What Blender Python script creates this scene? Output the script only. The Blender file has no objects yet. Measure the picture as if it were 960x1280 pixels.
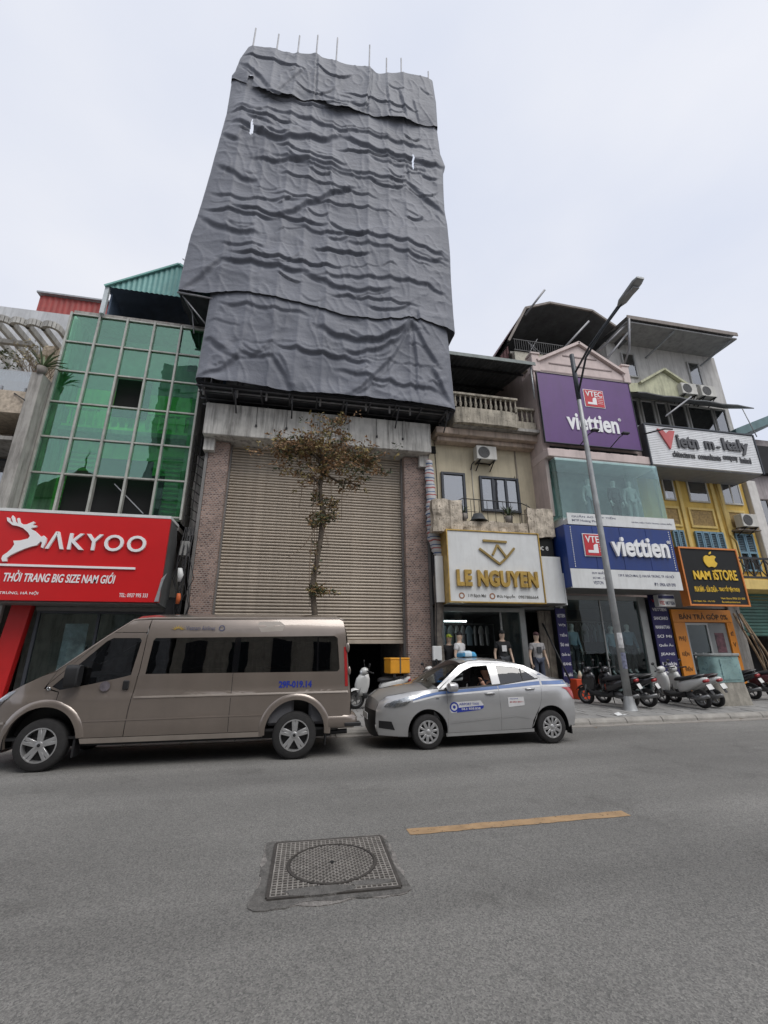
import bpy, bmesh, math, random
import numpy as np
from mathutils import Vector, Matrix, noise
random.seed(7)
SC = bpy.context.scene
COL = SC.collection
R = math.radians

# ------------------------------------------------------------------ camera
def cam_setup():
    F, yaw, pitch, roll, H = 545.1, 0.20173, 0.31454, -0.00629, 1.626
    f = Vector((math.sin(yaw)*math.cos(pitch), math.cos(yaw)*math.cos(pitch), math.sin(pitch)))
    r = Vector((math.cos(yaw), -math.sin(yaw), 0)); u = r.cross(f)
    c, s = math.cos(roll), math.sin(roll)
    r, u = r*c+u*s, -r*s+u*c
    cd = bpy.data.cameras.new('camera'); co = bpy.data.objects.new('camera', cd); COL.objects.link(co)
    cd.sensor_fit = 'HORIZONTAL'; cd.sensor_width = 36; cd.lens = 36*F/960
    cd.clip_start = .05; cd.clip_end = 3000
    m = Matrix((( r.x, u.x, -f.x, 0), (r.y, u.y, -f.y, 0), (r.z, u.z, -f.z, H), (0, 0, 0, 1)))
    co.matrix_world = m; SC.camera = co
cam_setup()
SC.render.resolution_x = 768; SC.render.resolution_y = 1024
SC.view_settings.view_transform = 'Standard'; SC.view_settings.look = 'None'
SC.view_settings.exposure = 0.34; SC.view_settings.gamma = 1.0
SC.view_settings.use_curve_mapping = False

# ------------------------------------------------------------------ overcast sky and soft sun
SUN_EL, SUN_AZ = 56.0, 150.0      # azimuth clockwise from +Y: behind and to the right of the viewer
def sky_setup():
    w = bpy.data.worlds.new('World'); SC.world = w; w.use_nodes = True
    nt = w.node_tree; nt.nodes.clear(); N = nt.nodes.new; Lk = nt.links.new
    out = N('ShaderNodeOutputWorld'); bg = N('ShaderNodeBackground'); sky = N('ShaderNodeTexSky')
    sky.sky_type = 'NISHITA'; sky.sun_disc = False; sky.sun_elevation = R(SUN_EL); sky.sun_rotation = R(SUN_AZ)
    sky.air_density = 1.2; sky.dust_density = 4; sky.ozone_density = 1.0
    hs = N('ShaderNodeHueSaturation'); hs.inputs['Saturation'].default_value = .45; hs.inputs['Value'].default_value = 1.0
    Lk(sky.outputs[0], hs.inputs['Color'])
    tc = N('ShaderNodeTexCoord'); mp = N('ShaderNodeMapping'); mp.inputs['Scale'].default_value = (1.2, 1.2, 2.6)
    no = N('ShaderNodeTexNoise'); no.inputs['Scale'].default_value = 1.3; no.inputs['Detail'].default_value = 5; no.inputs['Roughness'].default_value = .45
    Lk(tc.outputs['Generated'], mp.inputs[0]); Lk(mp.outputs[0], no.inputs['Vector'])
    cr = N('ShaderNodeValToRGB'); cr.color_ramp.elements[0].position = .3; cr.color_ramp.elements[1].position = .72
    cr.color_ramp.elements[0].color = (5.75, 6.2, 7.4, 1); cr.color_ramp.elements[1].color = (7.55, 7.65, 8.1, 1)
    Lk(no.outputs['Fac'], cr.inputs[0])
    mx = N('ShaderNodeMix'); mx.data_type = 'RGBA'; mx.inputs[0].default_value = .88     # cloud layer over the sky
    Lk(hs.outputs[0], mx.inputs[6]); Lk(cr.outputs[0], mx.inputs[7])
    Lk(mx.outputs[2], bg.inputs[0]); bg.inputs[1].default_value = .1
    Lk(bg.outputs[0], out.inputs[0])
    sd = bpy.data.lights.new('sun', 'SUN'); so = bpy.data.objects.new('sun', sd); COL.objects.link(so)
    sd.energy = 1.5; sd.angle = R(38); sd.color = (1, .975, .94)
    el, az = R(SUN_EL), R(SUN_AZ)
    d = Vector((math.sin(az)*math.cos(el), math.cos(az)*math.cos(el), math.sin(el)))
    so.rotation_euler = d.to_track_quat('Z', 'Y').to_euler(); so.location = (0, -10, 40)
sky_setup()

# ------------------------------------------------------------------ materials
MATS = {}
def mat(name, col, rough=.6, metal=0., var=.12, scale=3., bump=0., bscale=40., streak=0., scol=(.05, .045, .04), coat=0., spots=0., emis=None, sz=.12):
    if name in MATS: return MATS[name]
    m = bpy.data.materials.new(name); m.use_nodes = True; nt = m.node_tree
    b = nt.nodes['Principled BSDF']; N = nt.nodes.new; Lk = nt.links.new
    b.inputs['Roughness'].default_value = rough; b.inputs['Metallic'].default_value = metal
    if coat: b.inputs['Coat Weight'].default_value = coat; b.inputs['Coat Roughness'].default_value = .06
    tc = N('ShaderNodeTexCoord')
    c = (*col, 1)
    if var or streak or spots:
        no = N('ShaderNodeTexNoise'); no.inputs['Scale'].default_value = scale; no.inputs['Detail'].default_value = 6; no.inputs['Roughness'].default_value = .6
        Lk(tc.outputs['Object'], no.inputs['Vector'])
        cr = N('ShaderNodeValToRGB'); cr.color_ramp.elements[0].position = .32; cr.color_ramp.elements[1].position = .68
        cr.color_ramp.elements[0].color = (*[x*(1-var) for x in col], 1); cr.color_ramp.elements[1].color = (*[min(1, x*(1+var)) for x in col], 1)
        Lk(no.outputs['Fac'], cr.inputs[0]); last = cr.outputs[0]
        if streak:
            mp = N('ShaderNodeMapping'); mp.inputs['Scale'].default_value = (3.2, 3.2, sz*3.2)
            n2 = N('ShaderNodeTexNoise'); n2.inputs['Scale'].default_value = 1.6; n2.inputs['Detail'].default_value = 7; n2.inputs['Roughness'].default_value = .68
            Lk(tc.outputs['Object'], mp.inputs[0]); Lk(mp.outputs[0], n2.inputs['Vector'])
            c2 = N('ShaderNodeValToRGB'); c2.color_ramp.elements[0].position = .46; c2.color_ramp.elements[1].position = .72
            c2.color_ramp.elements[0].color = (0, 0, 0, 1); c2.color_ramp.elements[1].color = (streak,)*3+(1,)
            Lk(n2.outputs['Fac'], c2.inputs[0])
            mx = N('ShaderNodeMix'); mx.data_type = 'RGBA'; Lk(c2.outputs[0], mx.inputs[0]); Lk(last, mx.inputs[6]); mx.inputs[7].default_value = (*scol, 1)
            last = mx.outputs[2]
        if spots:
            n3 = N('ShaderNodeTexNoise'); n3.inputs['Scale'].default_value = scale*4; n3.inputs['Detail'].default_value = 8; n3.inputs['Roughness'].default_value = .75
            Lk(tc.outputs['Object'], n3.inputs['Vector'])
            c3 = N('ShaderNodeValToRGB'); c3.color_ramp.elements[0].position = .54; c3.color_ramp.elements[1].position = .62
            c3.color_ramp.elements[0].color = (0, 0, 0, 1); c3.color_ramp.elements[1].color = (spots,)*3+(1,)
            Lk(n3.outputs['Fac'], c3.inputs[0])
            mx = N('ShaderNodeMix'); mx.data_type = 'RGBA'; Lk(c3.outputs[0], mx.inputs[0]); Lk(last, mx.inputs[6]); mx.inputs[7].default_value = (*scol, 1)
            last = mx.outputs[2]
        Lk(last, b.inputs['Base Color'])
    else:
        b.inputs['Base Color'].default_value = c
    if bump:
        nb = N('ShaderNodeTexNoise'); nb.inputs['Scale'].default_value = bscale; nb.inputs['Detail'].default_value = 5
        Lk(tc.outputs['Object'], nb.inputs['Vector'])
        bn = N('ShaderNodeBump'); bn.inputs['Strength'].default_value = bump; bn.inputs['Distance'].default_value = .02
        Lk(nb.outputs['Fac'], bn.inputs['Height']); Lk(bn.outputs[0], b.inputs['Normal'])
    if emis:
        b.inputs['Emission Color'].default_value = (*emis[:3], 1); b.inputs['Emission Strength'].default_value = emis[3]
    MATS[name] = m; return m
def glass(name, tint=(.8, .9, .88), refl=.06, rough=.01, gcol=(1, 1, 1), graze=.75):
    if name in MATS: return MATS[name]
    m = bpy.data.materials.new(name); m.use_nodes = True; nt = m.node_tree; nt.nodes.clear(); N = nt.nodes.new; Lk = nt.links.new
    out = N('ShaderNodeOutputMaterial'); mix = N('ShaderNodeMixShader'); tr = N('ShaderNodeBsdfTransparent'); gl = N('ShaderNodeBsdfGlossy')
    tr.inputs[0].default_value = (*tint, 1); gl.inputs['Roughness'].default_value = rough; gl.inputs['Color'].default_value = (*gcol, 1)
    fr = N('ShaderNodeLayerWeight'); fr.inputs['Blend'].default_value = .25
    mr = N('ShaderNodeMapRange'); mr.inputs['To Min'].default_value = refl; mr.inputs['To Max'].default_value = min(1, refl+graze)
    Lk(fr.outputs['Fresnel'], mr.inputs['Value']); Lk(mr.outputs[0], mix.inputs[0]); Lk(tr.outputs[0], mix.inputs[1]); Lk(gl.outputs[0], mix.inputs[2])
    tc = N('ShaderNodeTexCoord'); nb = N('ShaderNodeTexNoise'); nb.inputs['Scale'].default_value = 1.3
    bn = N('ShaderNodeBump'); bn.inputs['Strength'].default_value = .06; bn.inputs['Distance'].default_value = .05
    Lk(tc.outputs['Object'], nb.inputs['Vector']); Lk(nb.outputs['Fac'], bn.inputs['Height']); Lk(bn.outputs[0], gl.inputs['Normal'])
    Lk(mix.outputs[0], out.inputs[0]); MATS[name] = m; return m

# ------------------------------------------------------------------ object helpers
def tag(o, label=None, cat=None, group=None, kind=None):
    if label: o['label'] = label
    if cat: o['category'] = cat
    if group: o['group'] = group
    if kind: o['kind'] = kind
    return o
def thing(name, label, cat, loc=(0, 0, 0), rz=0, group=None):
    o = bpy.data.objects.new(name, None); COL.objects.link(o); o.location = loc; o.rotation_euler = (0, 0, rz)
    o.empty_display_size = .2
    return tag(o, label, cat, group)
def wloc(o):
    v = Vector((0, 0, 0))
    while o is not None: v += o.location; o = o.parent
    return v
def copy_tree(o, parent=None):
    c = o.copy(); COL.objects.link(c); c.parent = parent
    if parent is not None: c.matrix_parent_inverse = o.matrix_parent_inverse.copy()
    for ch in o.children: copy_tree(ch, c)
    return c
class MB:
    def __init__(s): s.v = []; s.f = []
    def add(s, vs, fs):
        n = len(s.v); s.v += [tuple(p) for p in vs]; s.f += [tuple(i+n for i in f) for f in fs]; return s
    def box(s, x0, x1, y0, y1, z0, z1):
        return s.add([(x0, y0, z0), (x1, y0, z0), (x1, y1, z0), (x0, y1, z0), (x0, y0, z1), (x1, y0, z1), (x1, y1, z1), (x0, y1, z1)],
                     [(0, 3, 2, 1), (4, 5, 6, 7), (0, 1, 5, 4), (1, 2, 6, 5), (2, 3, 7, 6), (3, 0, 4, 7)])
    def obox(s, c, size, rot=None):
        hx, hy, hz = [a/2 for a in size]; c = Vector(c)
        rot = rot or Matrix.Identity(3)
        vs = [c+rot @ Vector((a*hx, b*hy, d*hz)) for d in (-1, 1) for a, b in ((-1, -1), (1, -1), (1, 1), (-1, 1))]
        return s.add(vs, [(0, 3, 2, 1), (4, 5, 6, 7), (0, 1, 5, 4), (1, 2, 6, 5), (2, 3, 7, 6), (3, 0, 4, 7)])
    def beam(s, a, b, w, h=None):
        a, b = Vector(a), Vector(b); d = b-a; q = d.to_track_quat('X', 'Z').to_matrix()
        return s.obox((a+b)/2, (d.length, w, h or w), q)
    def prism(s, poly, y0, y1):            # polygon in xz, extruded along y
        n = len(poly)
        return s.add([(x, y0, z) for x, z in poly]+[(x, y1, z) for x, z in poly],
                     [tuple(range(n)), tuple(range(2*n-1, n-1, -1))]+[(i, i+n, (i+1) % n+n, (i+1) % n) for i in range(n)])
    def prismx(s, poly, x0, x1):           # polygon in yz, extruded along x
        n = len(poly)
        return s.add([(x0, y, z) for y, z in poly]+[(x1, y, z) for y, z in poly],
                     [tuple(range(n-1, -1, -1)), tuple(range(n, 2*n))]+[(i, (i+1) % n, (i+1) % n+n, i+n) for i in range(n)])
    def prismz(s, poly, z0, z1):
        n = len(poly)
        return s.add([(x, y, z0) for x, y in poly]+[(x, y, z1) for x, y in poly],
                     [tuple(range(n-1, -1, -1)), tuple(range(n, 2*n))]+[(i, (i+1) % n, (i+1) % n+n, i+n) for i in range(n)])
    def tube(s, pts, r, n=8, cap=True):
        pts = [Vector(p) for p in pts]; rs = r if isinstance(r, (list, tuple)) else [r]*len(pts)
        vs = []; fs = []; up = Vector((0, 0, 1)); prev = None
        for i, p in enumerate(pts):
            d = (pts[min(i+1, len(pts)-1)]-pts[max(i-1, 0)]).normalized()
            if prev is None:
                a = d.cross(up); a = a if a.length > .05 else d.cross(Vector((1, 0, 0)))
            else: a = prev-d*prev.dot(d)
            a.normalize(); prev = a; b = d.cross(a)
            for k in range(n):
                t = 2*math.pi*k/n; vs.append(p+(a*math.cos(t)+b*math.sin(t))*rs[i])
        for i in range(len(pts)-1):
            for k in range(n): fs.append((i*n+k, i*n+(k+1) % n, (i+1)*n+(k+1) % n, (i+1)*n+k))
        if cap: fs += [tuple(range(n-1, -1, -1)), tuple(range((len(pts)-1)*n, len(pts)*n))]
        return s.add(vs, fs)
    def loft(s, secs, n=14, axis='x', pw=2.):     # secs: (centre, half a, half b) superellipse rings
        vs = []; fs = []
        for c, a, b in secs:
            for k in range(n):
                t = 2*math.pi*k/n; ct, st = math.cos(t), math.sin(t)
                u = math.copysign(abs(ct)**(2/pw), ct)*a; w = math.copysign(abs(st)**(2/pw), st)*b
                vs.append((c[0], c[1]+u, c[2]+w) if axis == 'x' else ((c[0]+u, c[1]+w, c[2]) if axis == 'z' else (c[0]+u, c[1], c[2]+w)))
        m = len(secs)
        for i in range(m-1):
            for k in range(n): fs.append((i*n+k, i*n+(k+1) % n, (i+1)*n+(k+1) % n, (i+1)*n+k))
        fs += [tuple(range(n-1, -1, -1)), tuple(range((m-1)*n, m*n))]
        return s.add(vs, fs)
    def lathe(s, prof, n=32, c=(0, 0, 0), axis='y', closed=False):   # prof: (r, h)
        vs = []; fs = []; m = len(prof)
        for k in range(n):
            t = 2*math.pi*k/n; ct, st = math.cos(t), math.sin(t)
            for r, h in prof:
                p = (r*ct, h, r*st) if axis == 'y' else (r*ct, r*st, h)
                vs.append((p[0]+c[0], p[1]+c[1], p[2]+c[2]))
        for k in range(n):
            for i in range(m if closed else m-1):
                j = (i+1) % m; fs.append((k*m+i, k*m+j, ((k+1) % n)*m+j, ((k+1) % n)*m+i))
        return s.add(vs, fs)
    def sphere(s, c, r, n=12, sc=(1, 1, 1)):
        prof = [(max(1e-4, r*math.sin(math.pi*i/(n//2))), -r*math.cos(math.pi*i/(n//2))) for i in range(n//2+1)]
        vs = []; fs = []; m = len(prof)
        for k in range(n):
            t = 2*math.pi*k/n
            for rr, h in prof: vs.append((c[0]+rr*math.cos(t)*sc[0], c[1]+rr*math.sin(t)*sc[1], c[2]+h*sc[2]))
        for k in range(n):
            for i in range(m-1): fs.append((k*m+i, ((k+1) % n)*m+i, ((k+1) % n)*m+i+1, k*m+i+1))
        return s.add(vs, fs)
    def mesh(s, name, off=(0, 0, 0), bevel=0, seg=1, weld=False):
        me = bpy.data.meshes.new(name)
        o = Vector(off)
        me.from_pydata([(x-o.x, y-o.y, z-o.z) for x, y, z in s.v], [], s.f)
        bm = bmesh.new(); bm.from_mesh(me)
        if weld: bmesh.ops.remove_doubles(bm, verts=bm.verts, dist=1e-4)
        bmesh.ops.recalc_face_normals(bm, faces=bm.faces)
        if bevel:
            ed = [e for e in bm.edges if len(e.link_faces) == 2 and e.calc_face_angle(0) > .5]
            bmesh.ops.bevel(bm, geom=ed, offset=bevel, segments=seg, affect='EDGES', clamp_overlap=True)
        bm.to_mesh(me); bm.free(); return me
    def build(s, name, m, parent=None, smooth=False, bevel=0, local=False, seg=1, weld=False):
        off = (0, 0, 0) if (local or parent is None) else wloc(parent)
        me = s.mesh(name, off, bevel, seg, weld)
        return link(name, me, m, parent, smooth)
def link(name, me, m, parent=None, smooth=False):
    if m is not None: me.materials.clear(); me.materials.append(m)
    if smooth is True: me.polygons.foreach_set('use_smooth', [True]*len(me.polygons))
    elif smooth:
        me.polygons.foreach_set('use_smooth', [True]*len(me.polygons))
        bm = bmesh.new(); bm.from_mesh(me)
        for e in bm.edges:
            if len(e.link_faces) == 2 and e.calc_face_angle(0) > R(smooth): e.smooth = False
        bm.to_mesh(me); bm.free()
    o = bpy.data.objects.new(name, me); COL.objects.link(o); o.parent = parent
    return o
def bx(name, m, parent, x0, x1, y0, y1, z0, z1, bevel=.0, smooth=False):
    return MB().box(x0, x1, y0, y1, z0, z1).build(name, m, parent, bevel=bevel, smooth=smooth)

# ---- lettering: built-in font, real raised geometry, facing -Y
def text_data(s, extrude=.02, offset=0., shear=0., spacing=1., align='LEFT', line=1.):
    cu = bpy.data.curves.new('t', 'FONT'); cu.body = s; cu.size = 1; cu.extrude = extrude; cu.offset = offset; cu.shear = shear
    cu.space_character = spacing; cu.align_x = align; cu.space_line = line; cu.resolution_u = 4
    o = bpy.data.objects.new('t', cu)
    me = o.to_mesh()
    vs = np.array([v.co[:] for v in me.vertices]); fs = [tuple(p.vertices) for p in me.polygons]
    o.to_mesh_clear(); bpy.data.objects.remove(o); bpy.data.curves.remove(cu)
    return vs, fs
def text(name, s, x0, x1, z0, z1, Y, m, parent, depth=.02, offset=0., shear=0., split=False, spacing=1., align='LEFT', line=1., keep=False, local=False):
    vs, fs = text_data(s, .02, offset, shear, spacing, align, line)
    lo, hi = vs.min(0), vs.max(0)
    kx, kz = (x1-x0)/(hi[0]-lo[0]), (z1-z0)/(hi[1]-lo[1])
    if keep: kx = kz = min(kx, kz)
    W = np.column_stack([x0+(vs[:, 0]-lo[0])*kx, Y-(vs[:, 2]+.02)/.04*depth, z0+(vs[:, 1]-lo[1])*kz])
    if not split:
        b = MB(); b.v = [tuple(p) for p in W]; b.f = fs
        return b.build(name, m, parent, weld=True, local=local)
    # one mesh for each letter
    par = list(range(len(W)))
    def find(a):
        while par[a] != a: par[a] = par[par[a]]; a = par[a]
        return a
    key = {}
    for i, p in enumerate(W):
        k = (round(p[0], 4), round(p[1], 4), round(p[2], 4))
        if k in key: par[find(i)] = find(key[k])
        else: key[k] = i
    for f in fs:
        for i in f[1:]: par[find(i)] = find(f[0])
    isl = {}
    for i in range(len(W)): isl.setdefault(find(i), []).append(i)
    grp = [[W[v][:, 0].min(), W[v][:, 0].max(), set(v)] for v in isl.values()]
    grp.sort(key=lambda g: g[0]); out = []
    for g in grp:
        if out and min(out[-1][1], g[1])-max(out[-1][0], g[0]) > .5*min(out[-1][1]-out[-1][0], g[1]-g[0]):
            out[-1][0] = min(out[-1][0], g[0]); out[-1][1] = max(out[-1][1], g[1]); out[-1][2] |= g[2]
        else: out.append(g)
    res = []
    for g in out:
        ids = sorted(g[2]); mp = {a: i for i, a in enumerate(ids)}
        b = MB(); b.v = [tuple(W[a]) for a in ids]; b.f = [tuple(mp[a] for a in f) for f in fs if f[0] in mp]
        res.append(b.build(name, m, parent, weld=True, local=local))
    return res
def poly_plate(name, poly, Y, depth, m, parent, bevel=0):
    return MB().prism(poly, Y-depth, Y).build(name, m, parent, bevel=bevel)

# ---- skinned figures (one continuous body mesh)
def skin_mesh(name, pts, edges, rad, sub=1, root=0):
    me = bpy.data.meshes.new(name); me.from_pydata(pts, edges, [])
    o = bpy.data.objects.new(name, me); COL.objects.link(o)
    md = o.modifiers.new('s', 'SKIN'); md.use_smooth_shade = True
    for i, r in enumerate(rad):
        r = r if isinstance(r, tuple) else (r, r)
        me.skin_vertices[0].data[i].radius = r; me.skin_vertices[0].data[i].use_root = (i == root)
    o.modifiers.new('u', 'SUBSURF').levels = sub
    dg = bpy.context.evaluated_depsgraph_get(); dg.update()
    res = bpy.data.meshes.new_from_object(o.evaluated_get(dg))
    bpy.data.objects.remove(o); bpy.data.meshes.remove(me)
    return res

# ------------------------------------------------------------------ ground, road, kerb, pavement
def asphalt():
    m = bpy.data.materials.new('asphalt'); m.use_nodes = True; nt = m.node_tree; N = nt.nodes.new; Lk = nt.links.new
    b = nt.nodes['Principled BSDF']; b.inputs['Roughness'].default_value = .82
    tc = N('ShaderNodeTexCoord')
    def noi(sc, det=4, ro=.6, mapping=None):
        n = N('ShaderNodeTexNoise'); n.inputs['Scale'].default_value = sc; n.inputs['Detail'].default_value = det; n.inputs['Roughness'].default_value = ro
        if mapping:
            mp = N('ShaderNodeMapping'); mp.inputs['Scale'].default_value = mapping; Lk(tc.outputs['Object'], mp.inputs[0]); Lk(mp.outputs[0], n.inputs['Vector'])
        else: Lk(tc.outputs['Object'], n.inputs['Vector'])
        return n
    def ramp(src, p0, c0, p1, c1):
        r = N('ShaderNodeValToRGB'); r.color_ramp.elements[0].position = p0; r.color_ramp.elements[1].position = p1
        r.color_ramp.elements[0].color = (*c0, 1); r.color_ramp.elements[1].color = (*c1, 1); Lk(src, r.inputs[0]); return r.outputs[0]
    def mul(a, c, f=1.):
        x = N('ShaderNodeMix'); x.data_type = 'RGBA'; x.blend_type = 'MULTIPLY'; x.inputs[0].default_value = f; Lk(a, x.inputs[6]); Lk(c, x.inputs[7]); return x.outputs[2]
    base = ramp(noi(.35, 5).outputs[0], .35, (.158, .154, .146), .65, (.195, .19, .18))
    bands = ramp(noi(.6, 4, .55, (.10, 1.0, 1)).outputs[0], .35, (.78, .78, .78), .65, (1.12, 1.12, 1.12))
    v = N('ShaderNodeTexVoronoi'); v.inputs['Scale'].default_value = 105; Lk(tc.outputs['Object'], v.inputs['Vector'])
    agg = ramp(v.outputs['Color'], .1, (.62, .62, .62), .9, (1.38, 1.37, 1.34))
    fine = ramp(noi(240, 2).outputs[0], .3, (.72, .72, .72), .7, (1.25, 1.25, 1.25))
    c = mul(mul(mul(base, bands), agg), fine)
    v2 = N('ShaderNodeTexVoronoi'); v2.inputs['Scale'].default_value = 24; Lk(tc.outputs['Object'], v2.inputs['Vector'])
    chip = ramp(v2.outputs['Distance'], .03, (1, 1, 1), .075, (0, 0, 0))
    mx = N('ShaderNodeMix'); mx.data_type = 'RGBA'; sc = N('ShaderNodeMath'); sc.operation = 'MULTIPLY'; sc.inputs[1].default_value = .55
    Lk(chip, sc.inputs[0]); Lk(sc.outputs[0], mx.inputs[0]); Lk(c, mx.inputs[6]); mx.inputs[7].default_value = (.26, .25, .24, 1)
    stain = ramp(noi(.9, 7, .7).outputs[0], .56, (1, 1, 1), .74, (.66, .655, .65))
    Lk(mul(mx.outputs[2], stain), b.inputs['Base Color'])
    bp = N('ShaderNodeBump'); bp.inputs['Strength'].default_value = .55; bp.inputs['Distance'].default_value = .006
    ad = N('ShaderNodeMath'); Lk(v.outputs['Distance'], ad.inputs[0]); Lk(noi(170, 3).outputs[0], ad.inputs[1]); Lk(ad.outputs[0], bp.inputs['Height'])
    Lk(bp.outputs[0], b.inputs['Normal'])
    MATS['asphalt'] = m; return m
asphalt()
def ground():
    g = MB().add([(-400, -400, 0), (400, -400, 0), (400, 400, 0), (-400, 400, 0)], [(0, 1, 2, 3)]).build('road', MATS['asphalt'])
    tag(g, kind='structure')
KY = 10.12
def pave_z(y): return .125+.032*(y-KY-.2)
def pavement():
    conc = mat('pave_joint', (.10, .095, .09), .9, bump=.3)
    slabm = mat('pave_slab', (.25, .245, .235), .85, var=.22, scale=1.7, bump=.35, bscale=60, spots=.25, scol=(.1, .095, .09))
    kst = mat('kerb_stone', (.29, .275, .25), .85, var=.2, scale=4, bump=.4, spots=.35, scol=(.14, .13, .12))
    x0, x1 = -16, 34
    y0, y1 = KY+.2, 17.2
    b = MB().add([(x0, y0, pave_z(y0)-.012), (x1, y0, pave_z(y0)-.012), (x1, y1, pave_z(y1)-.012), (x0, y1, pave_z(y1)-.012)], [(0, 1, 2, 3)])
    p = b.build('pavement', conc); tag(p, kind='structure')
    rnd = random.Random(3); sl = MB(); y = y0+.01; row = 0
    while y < 14.7:
        x = x0+(row % 2)*.2
        while x < 26:
            j = rnd.uniform(-.004, .003); a = rnd.uniform(-.004, .004)
            za, zb = pave_z(y)+j, pave_z(y+.39)+j
            X0, X1, Y0, Y1 = x+.006, x+.394, y+.006, y+.394
            sl.add([(X0, Y0, za-a-.014), (X1, Y0, za-a-.014), (X1, Y1, zb-.014), (X0, Y1, zb-.014), (X0+.004, Y0+.004, za-a), (X1-.004, Y0+.004, za+a), (X1-.004, Y1-.004, zb+a), (X0+.004, Y1-.004, zb-a)],
                   [(4, 5, 6, 7), (0, 1, 5, 4), (1, 2, 6, 5), (2, 3, 7, 6), (3, 0, 4, 7)])
            x += .4
        y += .4; row += 1
    s = sl.build('paving_slabs', slabm, p); tag(s, kind='stuff')
    k = MB().box(x0, x1, KY+.03, KY+.19, -.05, .08).build('kerb', conc); tag(k, kind='structure')
    me = MB().add([(0.006, 0, -.02), (.994, 0, -.02), (.994, .2, -.02), (.006, .2, -.02), (.006, .07, .125), (.994, .07, .125), (.994, .2, .128), (.006, .2, .128), (.006, .01, .06), (.994, .01, .06)],
                  [(0, 1, 9, 8), (8, 9, 5, 4), (4, 5, 6, 7), (1, 2, 6, 5, 9), (0, 8, 4, 7, 3), (2, 3, 7, 6)]).mesh('kerb_stone', bevel=.008)
    for i in range(int(x1-x0)):
        o = link('kerb_stone', me, kst, k); o.location = (x0+i, KY, rnd.uniform(-.006, .006)); o.rotation_euler = (0, 0, rnd.uniform(-.003, .003))
    gut = mat('gutter_concrete', (.27, .25, .225), .9, var=.22, scale=2.5, bump=.4, spots=.4, scol=(.1, .095, .09))
    g = MB()
    for i in range(x0, x1): g.box(i+.01, i+.99, KY-.24, KY-.005, -.02, .012)
    tag(g.build('gutter', gut, bevel=.004), kind='structure')
    pa = mat('road_paint_yellow', (.36, .235, .125), .8, var=.2, scale=6, spots=.45, scol=(.21, .175, .14))
    nt = pa.node_tree; pb = nt.nodes['Principled BSDF']; tcn = nt.nodes.new('ShaderNodeTexCoord'); nn = nt.nodes.new('ShaderNodeTexNoise'); nn.inputs['Scale'].default_value = 16; nn.inputs['Detail'].default_value = 9; nn.inputs['Roughness'].default_value = .8
    rr = nt.nodes.new('ShaderNodeValToRGB'); rr.color_ramp.elements[0].position = .30; rr.color_ramp.elements[1].position = .45; nt.links.new(tcn.outputs['Object'], nn.inputs['Vector']); nt.links.new(nn.outputs['Fac'], rr.inputs[0]); nt.links.new(rr.outputs[0], pb.inputs['Alpha'])   # worn through to the asphalt
    rn = random.Random(5); up = []; lo = []
    for i in range(27):
        x = 1.19+i*2.39/26; up.append((x+rn.uniform(-.01, .01), 4.85+rn.uniform(-.008, .008))); lo.append((x+rn.uniform(-.01, .01), 4.70+rn.uniform(-.008, .008)))
    v = [(x, y, .004) for x, y in up+lo]; n = len(up)
    tag(MB().add(v, [(i, n+i, n+i+1, i+1) for i in range(n-1)]).build('road_marking', pa), kind='structure')
ground(); pavement()

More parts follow.
